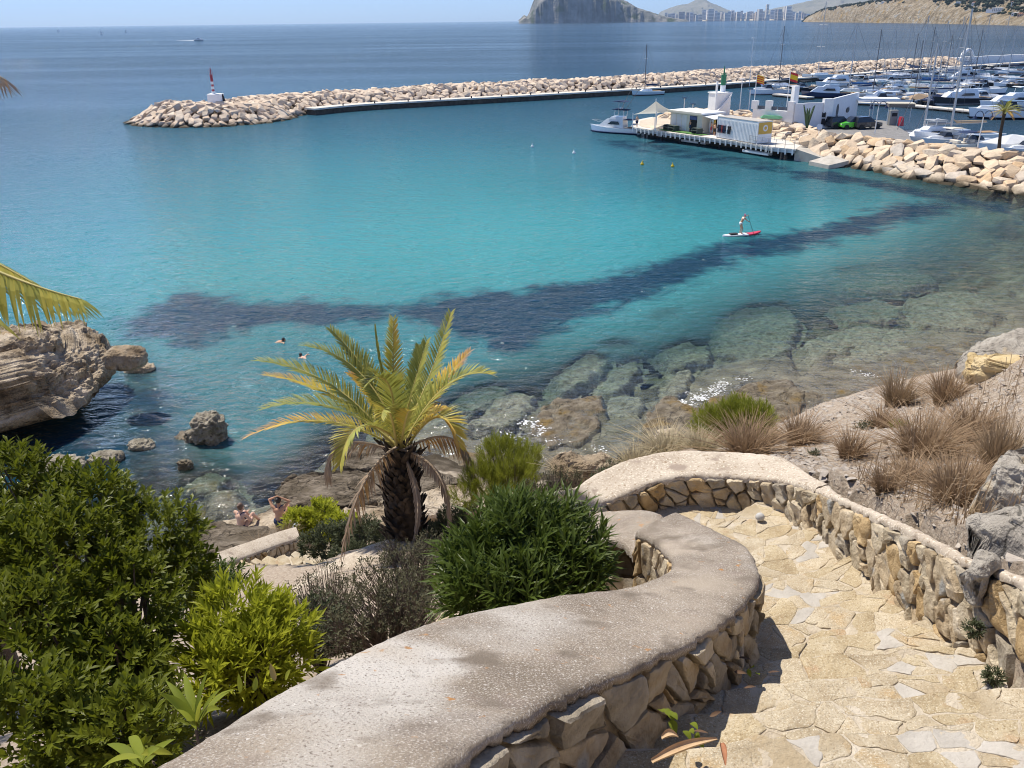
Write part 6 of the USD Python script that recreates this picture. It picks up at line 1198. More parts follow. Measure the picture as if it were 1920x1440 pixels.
# white clubhouse
K = np.array([*aty(1487, 226, 131.)[:2]]); Lf = np.array([*aty(1411.5, 219, 136.)[:2]]); Rr = np.array([*aty(1545, 238, 132.3)[:2]]); Re = np.array([*aty(1603, 221, 145.)[:2]])
zt_ = aty(1487, 198, 131.)[2]; zb = aty(1487, 226, 131.)[2]; z2 = aty(1547, 188, 132.3)[2]
CB = thing('clubhouse', 'white harbour building with open terrace, grey shaded walls and dark oval emblems', 'building', (*K, 1.7))
inn = K + (Lf - K) * .5 + np.array([6., 7.])
wl = lambda a, b, z0, z1, th=.35: prism(LineString([a, b]).buffer(th / 2, cap_style='flat'), z0, z1)
par = 1.25
part(CB, 'terrace_wall', wl(Lf, K, 1.0, zb + par), W_PAINT, world=True)
zp = lambda f: zb + 2.5 + .2 * f
for i, f in enumerate([.03, .38, .93]):
    p = Lf + (K - Lf) * f; part(CB, 'pillar', prism(LineString([p - (K - Lf) * .035, p + (K - Lf) * .035]).buffer(.26, cap_style='square'), zb + par + .002, zp(f)), W_PAINT, world=True)
p = K + (Lf - K) * .07; part(CB, 'tall_pillar', box(p[0] + .8, p[1] + 1.6, zb + 1.5, .8, .8, 3.2, .3), W_PAINT, world=True)
part(CB, 'shaded_wall', wl(K, Rr, 1.0, zt_ + .3), W_GREY, world=True)  # grey tone carries the shade on these white walls
part(CB, 'tall_shaded_wall', wl(Rr + [.35, .1], Re, 1.0, z2 + .1), W_GREY, world=True)
part(CB, 'white_fin', prism(LineString([Rr - [.6, .2], Rr + [.9, .25]]).buffer(.3, cap_style='flat'), 3.9, z2 + .25), W_PAINT, world=True)
part(CB, 'fin_leg', prism(LineString([Rr + [-.1, -.05], Rr + [.9, .25]]).buffer(.28, cap_style='flat'), 1.0, 3.898), W_PAINT, world=True)
back = [Lf + [5, 9], Re + [-4, 6]]
part(CB, 'terrace_floor', prism(Polygon([Lf, K, Rr, Re, Re + [-5, 8], Lf + [6, 9]]).buffer(-.25), 1.0, zb + .25), W_GREY, world=True)
part(CB, 'upper_block', prism(Polygon([K + [.6, 1.6], Rr + [.3, .9], Re + [-.5, .6], Re + [-1.6, 2.2], Rr + [-.4, 3.4], K + [.5, 4.2]]).buffer(0), zb + .25, zt_ - .25), M_ROOFGREY, world=True)
for i, f in enumerate((.12, .55, .8)):
    p = Lf + (K - Lf) * f; part(CB, 'glass_rail', wl(Lf + (K - Lf) * [.06, .42, .6][i], Lf + (K - Lf) * [.35, .58, .9][i], zb + par + .05, zb + par + .55, .04), flat(f'smoked_glass_{i}', (.10, .12, .15), .1, .6), world=True)
dr = unit(Re - Rr); fn = np.array([dr[1], -dr[0]])
def plaque(s, z, w, h, m, nm, round_=True):
    p = Rr + dr * s + fn * .36; t_ = np.array([dr[0], dr[1], 0.]); a = np.linspace(0, 2 * PI, 20, endpoint=False) if round_ else np.array([PI / 4 + i * PI / 2 for i in range(4)])
    k = 1 if round_ else 1.414; o = np.array([np.array([*p, z]) + t_ * math.cos(b) * w / 2 * k + np.array([0, 0, math.sin(b) * h / 2 * k]) for b in a])
    part(CB, nm, hull(np.vstack([o, o - np.array([*fn, 0]) * .1])), m, world=True)
Lw = np.linalg.norm(Re - Rr)
plaque(Lw * .28, 3.9, 1.25, 1.9, flat('emblem_dark', (.035, .03, .028), .5), 'oval_emblem'); plaque(Lw * .63, 3.5, 1.6, .8, flat('emblem_dark2', (.04, .035, .03), .5), 'bowl_emblem'); plaque(Lw * .68, 3.9, .5, .25, W_GREY, 'emblem_notch')
plaque(Lw * .4, 2.35, 4.2, .22, M_DARK, 'bench_line', False)
pw = K + (Rr - K) * .92 + np.array([.02, -.3]); part(CB, 'sign_board', box(*pw, 3.3, .5, .06, .7), M_DARK, world=True); part(CB, 'sign_board', box(*pw, 2.3, .5, .06, .8), M_DARK, world=True)
t = thing('rowing_boat', 'upturned green dinghy at the foot of the white terrace wall', 'dinghy', aty(1447, 222, 133), -.5)
part(t, 'hull', hull([(-1.7, 0, .2), (1.9, 0, .25), (-1.5, .55, 0), (-1.5, -.55, 0), (1.2, .45, 0), (1.2, -.45, 0), (-1.2, .3, .45), (-1.2, -.3, .45), (1.0, .2, .42), (1.0, -.2, .42)]), flat('dinghy_green', (.10, .30, .16), .5))
c = aty(1513, 236, 128.0); t = thing('cactus', 'spiky tall succulent growing against the grey wall', 'plant', c)
rg = np.random.default_rng(61)
for k in range(9):
    a = rg.uniform(0, 6.28); e = np.array([math.cos(a) * .8, math.sin(a) * .5, rg.uniform(1.4, 2.9)]); part(t, 'stem', tube([(0, 0, -.3), e * [.5, .5, .5], e], [.16, .15, .07], 7), flat(f'cactus_green_{k}', (.05, .085 + .01 * (k % 3), .035), .7))
# parking and fuel dock
def suv(label, p, rz, c1, c2):
    g = thing('parked_car', label, 'car', p, rz); L, Wd = 4.4, 1.85
    b = lambda pts, y: [(x, s * yy, z) for (x, z, yy) in pts for s in (-1, 1)]
    part(g, 'body', hull(b([(-2.2, .45, .85), (-2.2, .95, .85), (-1.9, 1.0, .9), (2.2, .45, .82), (2.15, .85, .8), (1.0, 1.02, .9), (-2.0, .3, .85), (2.0, .3, .82)], 0)), c1)
    part(g, 'cabin', hull(b([(-2.1, 1.0, .82), (-1.85, 1.62, .66), (.2, 1.68, .66), (1.0, 1.02, .82)], 0)), M_GLASS)
    part(g, 'roof', hull(b([(-1.85, 1.64, .68), (.2, 1.70, .68), (-1.8, 1.72, .6), (.1, 1.75, .6)], 0)), c2)
    for x in (-1.35, 1.4):
        for s in (-1, 1): w = part(g, 'wheel', (lambda v, f: (v[:, [0, 2, 1]] + [x, s * .86 - .1, .34], f))(*cyl(0, 0, 0, .34, .2, 14)), M_RUB)
    for s in (-1, 1): part(g, 'headlight', box(2.14, s * .6, .68, .1, .3, .14), W_PAINT); part(g, 'door', box(-.35, s * .90, .45, 1.0, .03, .5), c1)
    return g
M_LIME2 = flat('car_green', (.10, .55, .03), .3, .5, coat=.6); M_BLACKCAR = flat('car_black', (.02, .02, .024), .25, .5, coat=.6); M_WHITECAR = flat('car_white', (.75, .75, .75), .3, .5, coat=.6)
pc = atz(1597, 241, 1.7); suv('bright green off-road car parked behind the boulders beside the white building', pc, PI + .2, M_LIME2, M_BLACKCAR)
pc = atz(1623, 241, 1.7); suv('black car parked right of the bright green one', pc, .25, M_BLACKCAR, M_BLACKCAR)
pc = atz(1572, 240, 1.7); suv('dark car mostly hidden left of the bright green one', pc, .4, M_BLACKCAR, M_GLASS)
fc = atz(1632, 222, 1.7)
FD = thing('fuel_canopy', 'flat white canopy on thin posts over the fuel dock', 'canopy', fc, -.2)
part(FD, 'roof', box(0, 0, 2.9, 7.6, 3.0, .3), W_PAINT)
for sx in (-1, 0, 1):
    for sy in (-1, 1): part(FD, 'post', cyl(sx * 3.2, sy * 1.2, 0, .07, 2.9, 8), M_PIPE)
fc = atz(1683, 232, 1.7)
F2 = thing('fuel_kiosk', 'small canopy with cream roof and dark edge over the fuel pump', 'canopy', fc, -.2)
part(F2, 'roof', box(0, 0, 3.0, 3.8, 2.4, .12), M_CANVAS); part(F2, 'fascia', box(0, 0, 2.5, 3.7, 2.3, .498), flat('fascia_brown', (.14, .12, .10), .7))
for sx in (-1, 1): part(F2, 'post', cyl(sx * 1.6, 0, 0, .06, 2.5, 8), M_PIPE)
g = thing('fuel_pump', 'grey fuel pump cabinet under the small canopy', 'pump', atz(1672, 234.5, 1.7), .1); part(g, 'cabinet', box(0, 0, 0, 1.2, .7, 2.2, bev=.05), flat('pump_grey', (.22, .22, .21), .6)); part(g, 'screen', box(0, -.36, 1.3, .8, .03, .5), M_DARK)
g = thing('life_buoy_box', 'red equipment bin on the fuel dock', 'bin', atz(1688, 236, 1.7), .1); part(g, 'bin', hull([(sx * (.35 if z < .5 else .2), sy * .35, z) for sx in (-1, 1) for sy in (-1, 1) for z in (0, .9, 1.3)]), flat('bin_red', (.42, .03, .05), .5))
def lamp(label, p, h, heads=2):
    g = thing('street_lamp', label, 'lamp', p, .15); part(g, 'pole', cyl(0, 0, 0, .07, h, 8, .05), M_PIPE)
    for s in ((-1, 1) if heads == 2 else (1,)):
        part(g, 'arm', tube([(s * .02, 0, h - .3)] + [(s * (.55 - .5 * math.cos(a)), 0, h - .2 + .55 * math.sin(a)) for a in np.linspace(.2, PI, 8)], .04, 6), M_NAVY); part(g, 'lamp_head', tube([(s * 1.05, 0, h - .2), (s * 1.05, 0, h - .5)], [.12, .28], 10), M_NAVY)
lamp('twin-armed lamp post by the parked cars', atz(1640, 250, 3.0), 3.6); lamp('twin-armed lamp post behind the boulders near the small palm', atz(1833, 276, 3.2), 3.6)
for l, px, py, z, h in [('thin lamp pole behind the tent', 1282, 212, 2.2, 2.4), ('short lamp pole left of the harbour light', 1298, 213, 2.2, 1.5), ('lamp pole on the mound between the light and the flags', 1404, 203, 3.0, 3.0), ('taller bare pole on the mound left of the flags', 1387, 203, 3.0, 4.6), ('white pole far out on the breakwater quay', 1405, 158, 1.3, 11.0)]:
    p = atz(px, py, z); g = thing('lamp_pole', l, 'pole', p); part(g, 'pole', cyl(0, 0, -.5, .07, h + .5, 7), M_PIPE); part(g, 'lamp_head', hull([(sx * .4, sy * .25, h + zz_) for sx in (-1, 1) for sy in (-1, 1) for zz_ in (0, .12)]), M_NAVY if 'lamp' in l else M_PIPE)
def flag(label, px, pyb, y, pyt, stripes, fw, fh):
    b = aty(px, pyb, y); top = aty(px, pyt, y); h = top[2] - b[2]; g = thing('flagpole', label, 'flag', b, .2); part(g, 'pole', cyl(0, 0, 0, .06, h, 7, .04), M_PIPE)
    z = h - .15
    for k, (c, w) in enumerate(stripes):
        dz = fh * w; nx = 8; V = np.array([(x * fw / nx + .06, .22 * math.sin(x * .9) * x / nx, zq - .45 * (x / nx) ** 1.2 * .9) for x in range(nx + 1) for zq in (z, z - dz)]); part(g, 'flag_stripe', (V, grid_faces(nx + 1, 2)), c, world=False); z -= dz
FY, FR_ = flat('flag_yellow', (.62, .42, .02), .8), flat('flag_red', (.45, .03, .03), .8)
flag('flagpole with striped red and yellow flag left on the terrace', 1413.5, 200, 136, 138, [(FY, .12), (FR_, .12), (FY, .12), (FR_, .12), (FY, .12), (FR_, .12), (FY, .12), (FR_, .12)], 1.35, 1.2)
flag('flagpole with red, yellow and red flag right on the terrace', 1475, 200, 134, 133, [(FR_, .25), (FY, .5), (FR_, .25)], 1.35, 1.25)
g = thing('blue_sign', 'round blue sign on a post by the slipway', 'sign', (40.6, 115.6, 1.5)); part(g, 'post', cyl(0, 0, 0, .04, 2.2, 6), M_PIPE); part(g, 'disc', (lambda v, f: (v[:, [0, 2, 1]] + [0, -.06, 2.3], f))(*cyl(0, 0, 0, .38, .03, 16)), flat('sign_sky', (.35, .45, .58), .5))
# small palm on the bank
b = np.array(aty(1874, 277, 97.5)); tp_ = np.array(aty(1884, 208, 97.7))
P3 = thing('palm_tree', 'small distant palm on the boulder bank in front of the moored yachts', 'palm tree', b)
part(P3, 'trunk', tube([b - [0, 0, .5], b * .6 + tp_ * .4 + [-.12, 0, 0], b * .25 + tp_ * .75 + [-.05, 0, 0], tp_], [.2, .17, .17, .22], 8), M_PTRUNK, smooth=True, world=True)
rg = np.random.default_rng(63)
for k in range(26):
    a = k * 2.4; el = rg.uniform(-.5, 1.2); L = rg.uniform(1.4, 1.9); e = tp_ + np.array([math.cos(a) * math.cos(el), math.sin(a) * math.cos(el), math.sin(el) - .15]) * L; m_ = tp_ + (e - tp_) * .55 + [0, 0, .35]
    frond(P3, (tp_, m_, e), 900 + k, .05 if el > -.1 else .5, .2 if el > -.1 else .9, L=.42, n=20, W=.045, r=.02)
# seawall at the far right
p0, p1 = atz(1779, 121, 1.3), atz(1925, 113.5, 1.3); dw = unit((p1 - p0) * [1, 1, 0]); ft = aty(1780, 108, p0[1])[2]
SW = thing('sea_wall', 'long plain white sea wall at the root of the breakwater with a rounded arch end', 'wall', p0 * [1, 1, 0])
part(SW, 'wall', prism(LineString([p0[:2], p0[:2] + dw[:2] * 150]).buffer(.8, cap_style='flat'), 0, ft), W_GREY, world=True)
a0_ = p0 + dw * 6 + np.array([dw[1], -dw[0], 0]) * 2.2; arc = [a0_ + dw * 3.2 * math.cos(a) + np.array([0, 0, 1.2 + 3.4 * math.sin(a)]) for a in np.linspace(0, PI, 14)]
part(SW, 'arch', tube(arc, .6, 8), W_PAINT, world=True)
# ================================================================ BOATS
GEL = flat('gelcoat_white', (.78, .79, .79), .25, .5, coat=.4); GELB = flat('gelcoat_pale_blue', (.50, .60, .64), .25, .5, coat=.4); GELN = flat('gelcoat_navy', (.02, .03, .07), .2, .5, coat=.5); GELK = flat('gelcoat_black', (.02, .02, .022), .2, .5, coat=.5)
TAN = flat('tan_cover', (.46, .33, .21), .85, .2); GREYC = flat('grey_cover', (.28, .30, .33), .85, .2); BLUEC = flat('blue_cover', (.03, .10, .26), .85, .2); TEAK = flat('teak', (.34, .22, .12), .7, .2); MAST = flat('mast_alloy', (.46, .46, .46), .4, .5, .5); MASTD = flat('mast_dark', (.12, .11, .11), .5); CREAM = flat('cream_seat', (.62, .56, .47), .8); GREENH = flat('gelcoat_seagreen', (.35, .45, .44), .3, .5, coat=.4)
def hull_mesh(L, B, H, fine=2.2, draft=.35, transom=.9):
    S = 15; V = []
    for s in np.linspace(0, 1, S):
        w = B / 2 * (transom + (1 - transom) * min(1, s / .35)) * max(0.02, 1 - max(0, (s - .42) / .58) ** fine); h = H * (.82 + .38 * s ** 2); x = -L / 2 + L * s * (1 + 0)
        rake = .10 * L * max(0, s - .7) / .3 * .5
        V += [(x - rake, 0, -draft * (1 - .7 * max(0, s - .6) / .4)), (x - rake * .8, .72 * w, .02), (x + 0, w, h), (x, w * .9, h + .03), (x, w * .86, h - .12), (x, 0, h - .08), (x, -w * .86, h - .12), (x, -w * .9, h + .03), (x, -w, h), (x - rake * .8, -.72 * w, .02)]
    V = np.array(V); F = grid_faces(S, 10, True); c = len(V); V = np.vstack([V, V[:10].mean(0)[None]]); k = np.arange(10)
    return V, np.vstack([F, np.stack([k, (k + 1) % 10, np.full(10, c)], 1)])
def wedge(x0, x1, w0, w1, z0, z1, ins0=.3, ins1=.5, taper=.75):
    return hull([(x0, s * w0, z0) for s in (-1, 1)] + [(x1, s * w1, z0) for s in (-1, 1)] + [(x0 + ins0, s * w0 * taper, z1) for s in (-1, 1)] + [(x1 - ins1, s * w1 * taper, z1) for s in (-1, 1)])
def boat_proto(kind, hullm, trim, label, cat, loc, rz, L, group):
    t = thing({'motor': 'motorboat', 'cruiser': 'cabin_cruiser', 'sail': 'sailboat', 'cover': 'covered_boat', 'sport': 'sports_boat'}[kind], label, cat, loc, rz, group); B = L * (.31 if kind != 'sail' else .28); H = L * .105 + .12
    part(t, 'hull', hull_mesh(L, B, H, 2.4 if kind != 'sail' else 1.9), hullm, smooth=35)
    part(t, 'boot_stripe', (lambda v, f: (v * [1, 1.012, 1], f))(*hull_mesh(L * .995, B * .99, H * .22, 2.4, .02)), trim)
    if kind in ('motor', 'sport'):
        part(t, 'foredeck', wedge(-.02 * L, .42 * L, B * .40, B * .10, H * .95, H * 1.35, .15, .9, .8), hullm if kind == 'sport' and hullm is not GELK else GEL, smooth=30)
        part(t, 'windscreen', wedge(-.03 * L, .13 * L, B * .38, B * .30, H * 1.28, H * 1.85, .25, .55, .8), M_GLASS)
        part(t, 'cockpit', box(-.24 * L, 0, H * .92, L * .36, B * .72, .06), TEAK if kind == 'sport' else CREAM)
        part(t, 'seat', box(-.12 * L, 0, H * .95, L * .10, B * .6, .42, bev=.08), CREAM); part(t, 'stern_seat', box(-.40 * L, 0, H * .95, L * .08, B * .66, .38, bev=.08), CREAM)
        part(t, 'roll_bar', tube([(-.28 * L, B * .38, H), (-.20 * L, B * .34, H + 1.25), (-.20 * L, -B * .34, H + 1.25), (-.28 * L, -B * .38, H)], .05, 6), MAST)
        part(t, 'canopy', hull([(x, s * B * .36, H + z) for s in (-1, 1) for x, z in ((-.30 * L, 1.2), (.02 * L, 1.3), (-.26 * L, 1.32), (-.02 * L, 1.4))]), trim)
        for s in (-1, 1): part(t, 'outboard', box(-.53 * L, s * .32, H * .35, .5, .32, .75, bev=.08), M_RUB if kind == 'sport' else GREYC)
    if kind == 'cruiser':
        cb = part(t, 'cabin', wedge(-.22 * L, .34 * L, B * .42, B * .22, H * .93, H * .93 + 1.25, .1, 1.7, .84), GEL, smooth=30)
        for s in (-1, 1): part(cb, 'side_window', hull([(x, s * (B * .42 - .012 - .055 * (z - .5) - max(0, x) * .085) + s * .06, H * .93 + z) for x, z in ((-.14 * L, .5), (.10 * L, .5), (-.12 * L, .98), (.02 * L, .98))] + [(x, s * (B * .30), H * .93 + z) for x, z in ((-.14 * L, .5), (.02 * L, .98))]), M_GLASS)
        part(cb, 'windscreen', hull([(.345 * L - 1.35, s * B * .20, H * .93 + .78) for s in (-1, 1)] + [(.345 * L - 1.78, s * B * .19, H * .93 + 1.2) for s in (-1, 1)] + [(.345 * L - 2.2, s * B * .17, H * .93 + .9) for s in (-1, 1)]), M_GLASS)
        part(t, 'flybridge', wedge(-.20 * L, .10 * L, B * .34, B * .26, H * .93 + 1.252, H * .93 + 1.7, .05, .6, .9), GEL, smooth=30)
        part(t, 'hardtop', hull([(x, s * B * .33, H * .93 + z) for s in (-1, 1) for x, z in ((-.28 * L, 2.65), (.03 * L, 2.75), (-.26 * L, 2.75), (0, 2.85))]), trim)
        for x in (-.2, -.02):
            for s in (-1, 1): part(t, 'stanchion', tube([(x * L, s * B * .3, H * .93 + 1.6), (x * L - .15, s * B * .3, H * .93 + 2.68)], .04, 6), GEL)
        part(t, 'cockpit', box(-.36 * L, 0, H * .9, L * .22, B * .74, .05), TEAK); part(t, 'aft_shade', box(-.30 * L, 0, H * .93 + 1.2, L * .17, B * .7, .06), trim)
        part(t, 'swim_platform', box(-.52 * L, 0, .12, .6, B * .76, .1), GEL)
        part(t, 'bow_rail', tube([(.05 * L, B * .42, H * 1.05 + .6), (.3 * L, B * .33, H * 1.12 + .65), (.47 * L, 0, H * 1.25 + .7), (.3 * L, -B * .33, H * 1.12 + .65), (.05 * L, -B * .42, H * 1.05 + .6)], .022, 5), MAST)
        part(t, 'radar', cyl(-.12 * L, 0, H * .93 + 2.86, .28, .16, 12), GEL)
    if kind == 'sail':
        part(t, 'coachroof', wedge(-.12 * L, .24 * L, B * .30, B * .16, H * .93, H * .93 + .48, .15, .8, .82), GEL, smooth=30)
        part(t, 'cockpit', box(-.32 * L, 0, H * .91, L * .26, B * .5, .05), TEAK); mh = L * 1.22
        part(t, 'mast', cyl(.08 * L, 0, H * .8, MAST_R, mh, 8, MAST_R * .7), trim if trim in (MAST, MASTD) else MAST)
        for z in (.38, .68): part(t, 'spreader', tube([(.08 * L, -B * .32, H + mh * z), (.08 * L, B * .32, H + mh * z)], .03, 5), MAST)
        part(t, 'boom', tube([(.07 * L, 0, H + 1.15), (-.34 * L, 0, H + 1.2)], .07, 7), MAST); part(t, 'sail_cover', tube([(.06 * L, 0, H + 1.7), (.02 * L, 0, H + 1.4), (-.15 * L, 0, H + 1.38), (-.33 * L, 0, H + 1.32)], [.05, .17, .19, .09], 8), trim if trim not in (MAST, MASTD) else M_NAVY)
        for x in (.495, -.49): part(t, 'stay', tube([(x * L, 0, H * 1.1), (.08 * L, 0, H * .8 + mh)], .018, 4), MASTD)
        for s in (-1, 1): part(t, 'stay', tube([(.05 * L, s * B * .45, H), (.08 * L, s * B * .32, H + mh * .68), (.08 * L, 0, H + mh * .95)], .016, 4), MASTD)
        part(t, 'furled_jib', tube([(.48 * L, 0, H * 1.25), (.11 * L, 0, H * .7 + mh * .95)], .03, 5), GREYC)
    if kind == 'cover':
        part(t, 'cover', hull([(-.44 * L, s * B * .42, H * .95) for s in (-1, 1)] + [(.2 * L, s * B * .42, H * 1.02) for s in (-1, 1)] + [(.46 * L, 0, H * 1.25), (-.4 * L, 0, H + .5), (-.05 * L, 0, H + 1.05), (.1 * L, 0, H + .9)]), trim)
        part(t, 'outboard', box(-.53 * L, 0, H * .3, .5, .36, .85, bev=.08), M_RUB)
    return t
MAST_R = .11
GRP = 'boats moored in the marina'
PROTO = {}
def boat(kind, hm, tr, label, px, py, L, hdg, z=-.02, cat=None, key=None, world=None):
    """px, py: middle of the waterline; hdg: degrees, 0 = bow to the right along x"""
    p = atz(px, py, 0) if world is None else np.array([*world, 0.]); p[2] = z; rz = math.radians(hdg)
    cat = cat or {'sail': 'sailboat', 'cruiser': 'yacht'}.get(kind, 'boat'); k = (kind, hm.GetPath(), tr.GetPath())
    nm = {'motor': 'motorboat', 'cruiser': 'cabin_cruiser', 'sail': 'sailboat', 'cover': 'covered_boat', 'sport': 'sports_boat'}[kind]
    if k not in PROTO:
        PROTO[k] = (boat_proto(kind, hm, tr, label, cat, p, rz, L, GRP), L); return PROTO[k][0]
    src, L0 = PROTO[k]; return copy_of(src, nm, label, cat, p, rz, GRP, scale=L / L0)
# named boats
y1 = boat('cruiser', GEL, M_NAVY, 'white sport fishing yacht with navy bimini moored at the left end of the jetty', 1152, 249, 8.6, 150)
part(y1, 'outrigger', tube([(-1, 1.0, 3.0), (-4.4, 2.2, 8.6)], .03, 5), MASTD); part(y1, 'outrigger', tube([(-1, -1.0, 3.0), (-4.4, -2.2, 8.6)], .03, 5), MASTD)
part(y1, 'bimini', hull([(x, s * 1.0, 4.9 + z) for s in (-1, 1) for x, z in ((-2.2, 0), (.3, 0), (-1.0, .15))]), M_NAVY)
for s in (-1, 1): part(y1, 'bimini_post', tube([(-1.0, s * .9, 3.2), (-1.0, s * .9, 4.9)], .03, 5), MAST)
boat('sail', GELB, MASTD, 'single sailboat with dark mast moored alone along the breakwater quay', 1213, 178.5, 8.8, 205)
boat('sail', GELB, M_NAVY, 'large pale blue sailboat with radar mast at the quay left of the marina', 1537, 151, 16, 212)
boat('motor', GEL, GREYC, 'white catamaran-like motorboat at the head of the short pontoon', 1440, 177, 10.5, 195)
boat('sport', GELK, M_RUB, 'black sports boat behind the short pontoon', 1503, 171, 9, 200)
boat('cruiser', GELN, M_RUB, 'navy hulled cruiser with dark wheelhouse right of the short pontoon', 1550, 184, 11.5, 165)
boat('cruiser', GEL, GREYC, 'grey-topped flybridge yacht in the middle of the marina entrance row', 1568, 164, 12.0, 190)
boat('sail', GEL, MASTD, 'sailboat with the tallest dark mast behind the striped flags', 1465, 169, 11.5, 190)
boat('sport', GEL, GEL, 'big white centre-console boat lying side-on in front of the pontoon', 1655, 196, 11.0, 172)
boat('cover', GEL, TAN, 'boat under a tan cover on the pontoon right of the big white one', 1722, 194, 8.5, 20)
boat('cover', GELK, M_NAVY, 'boat under a navy cover next to the tan one', 1757, 196, 9.0, 25)
boat('cruiser', GELK, GEL, 'long black hulled yacht on the pontoon behind the stair railings', 1800, 196, 13.0, 190)
boat('sport', GEL, GELK, 'white motor yacht with long black side window, large behind the small palm', 1890, 222, 14.5, 178)
boat('cruiser', GEL, GEL, 'tall white flybridge yacht above the black-windowed one at the right edge', 1900, 206, 14.0, 182)
boat('cruiser', GEL, GREYC, 'white yacht with raked hardtop just behind the boulders, left one', 1738, 268, 9.5, 196)
boat('motor', GEL, CREAM, 'white motorboat with cream seats just behind the boulders right of the raked yacht', 1772, 272, 8.5, 195)
boat('motor', GEL, M_NAVY, 'white motorboat with flat shade top between the raked yacht and the twin lamp', 1825, 278, 8.0, 15)
boat('cover', GEL, W_PAINT, 'large yacht wrapped in a white cover right behind the boulders near the small palm', 1886, 285, 11.0, 200)
MAST_R = .17
boat('sail', GEL, TAN, 'sailboat whose pale thick mast rises tall beside the twin lamp', 1790, 268, 13.6, 190)
boat('sail', GEL, GREYC, 'sailboat with slightly leaning grey mast left of the tallest pale mast', 1738, 264, 10.2, 185)
MAST_R = .11
boat('motor', GEL, BLUEC, 'white boat with blue cover at the far right edge behind the boulders', 1925, 290, 8.0, 195)
# rows of berths
rg = np.random.default_rng(99)
ORD = ['first', 'second', 'third', 'fourth', 'fifth', 'sixth', 'seventh', 'eighth', 'ninth', 'tenth', 'eleventh', 'twelfth', 'thirteenth', 'fourteenth', 'fifteenth', 'sixteenth']
ROWS = [('on the far quay', (1705, 135), (1918, 139), 11, 8.5), ('in the rear berths', (1640, 146), (1916, 152), 13, 8.5), ('in the second berths', (1600, 158), (1916, 163), 14, 8.0), ('in the middle berths', (1590, 170), (1840, 176), 12, 8.5), ('in the front berths', (1600, 182), (1840, 189), 9, 8.0)]
COL = [('motor', GEL, M_NAVY, 'white motorboat with navy canopy'), ('motor', GEL, GREYC, 'white motorboat with grey canopy'), ('motor', GEL, GEL, 'white motorboat with white hardtop'), ('motor', GEL, BLUEC, 'white motorboat with blue canopy'), ('cover', GEL, BLUEC, 'white boat under a blue cover'), ('cover', GEL, GREYC, 'white boat under a grey cover'), ('cover', GELK, M_NAVY, 'dark boat under a navy cover'),
       ('cruiser', GEL, GEL, 'white cabin cruiser'), ('cruiser', GEL, M_NAVY, 'cabin cruiser with navy top'), ('sport', GELK, M_RUB, 'black sports boat'), ('sail', GEL, MAST, 'white sailboat with grey mast'), ('sail', GEL, MASTD, 'white sailboat with dark mast'), ('sail', GREENH, BLUEC, 'sea-green sailboat with blue sail cover'), ('motor', GREENH, CREAM, 'sea-green motorboat with cream canopy')]
PR = np.array([.13, .10, .10, .08, .05, .07, .07, .08, .04, .06, .12, .09, .05, .04]); PR /= PR.sum()
for where, a, b, n, L in ROWS:
    for k in range(n):
        i = rg.choice(len(COL), p=PR); kd, hm, tr, nm = COL[i]; px, py = a[0] + (b[0] - a[0]) * k / (n - 1) + rg.normal(0, 2), a[1] + (b[1] - a[1]) * k / (n - 1) + rg.normal(0, .6)
        boat(kd, hm, tr, f'{nm}, {ORD[k]} from the left {where}', px, py, L * rg.uniform(.8, 1.2) * (1.28 if kd == 'sail' else 1), rg.choice([20, 200, 165, 345]) + rg.normal(0, 8))
# pontoons
def pontoon(label, a, b, w=2.2):
    a, b = atz(*a, .55), atz(*b, .55); t = thing('pontoon', label, 'pontoon', a * [1, 1, 0]); part(t, 'walkway', prism(LineString([a[:2], b[:2]]).buffer(w / 2, cap_style='flat'), .35, .6), M_QUAY, world=True)
    for s in np.linspace(.06, .94, 8): c = a + (b - a) * s; part(t, 'float', prism(LineString([(c - unit(b - a) * .9)[:2], (c + unit(b - a) * .9)[:2]]).buffer(w / 2 - .2, cap_style='flat'), -.3, .348), M_QUAYWALL, world=True)
pontoon('pale front pontoon across the marina, nearest the boulders', (1690, 195), (1850, 210), 2.4); pontoon('short pontoon with pale deck at the marina entrance', (1455, 176), (1520, 182), 2.2)
pontoon('left part of the front pontoon behind the big white boat', (1575, 190), (1690, 195), 2.2); pontoon('middle pontoon hidden among the boats', (1600, 172), (1900, 180)); pontoon('rear pontoon nearest the far quay', (1640, 151), (1915, 157))
# boats at sea
p = atz(373, 76, 0); PB = boat('cruiser', GEL, GELN, 'small white motor yacht under way far out on the open sea', 373, 76, 10.5, 5)
wk = thing('boat_wake', 'white wake trailing behind the motor yacht', 'wake', p); part(wk, 'foam', hull([(-4, -.8, .03), (-4, .8, .03), (-26, 2.5, .03), (-26, -2.5, .03), (-5, 0, .35), (-20, 0, .08)]), M_FOAM)
def far_sail(label, px, py, h):
    p = atz(px, py, 0); g = thing('sailing_boat', label, 'sailboat', p, .3); part(g, 'hull', hull_mesh(h * .75, h * .2, h * .08), GEL); part(g, 'mainsail', hull([(0, 0, h * .12), (-.34 * h, 0, h * .12), (0, .03, h), (0, -.03, h)]), W_PAINT); part(g, 'jib', hull([(.05 * h, 0, h * .12), (.34 * h, 0, h * .1), (.04 * h, .03, h * .85), (.04 * h, -.03, h * .85)]), W_PAINT); part(g, 'mast', cyl(.02 * h, 0, .05 * h, .05, h, 6), MAST)
far_sail('tiny sail near the horizon, leftmost of three', 109, 59.5, 9); far_sail('tiny sail near the horizon, middle of three', 190, 64, 8); far_sail('tiny sail near the horizon, rightmost of three', 236, 60.5, 7)
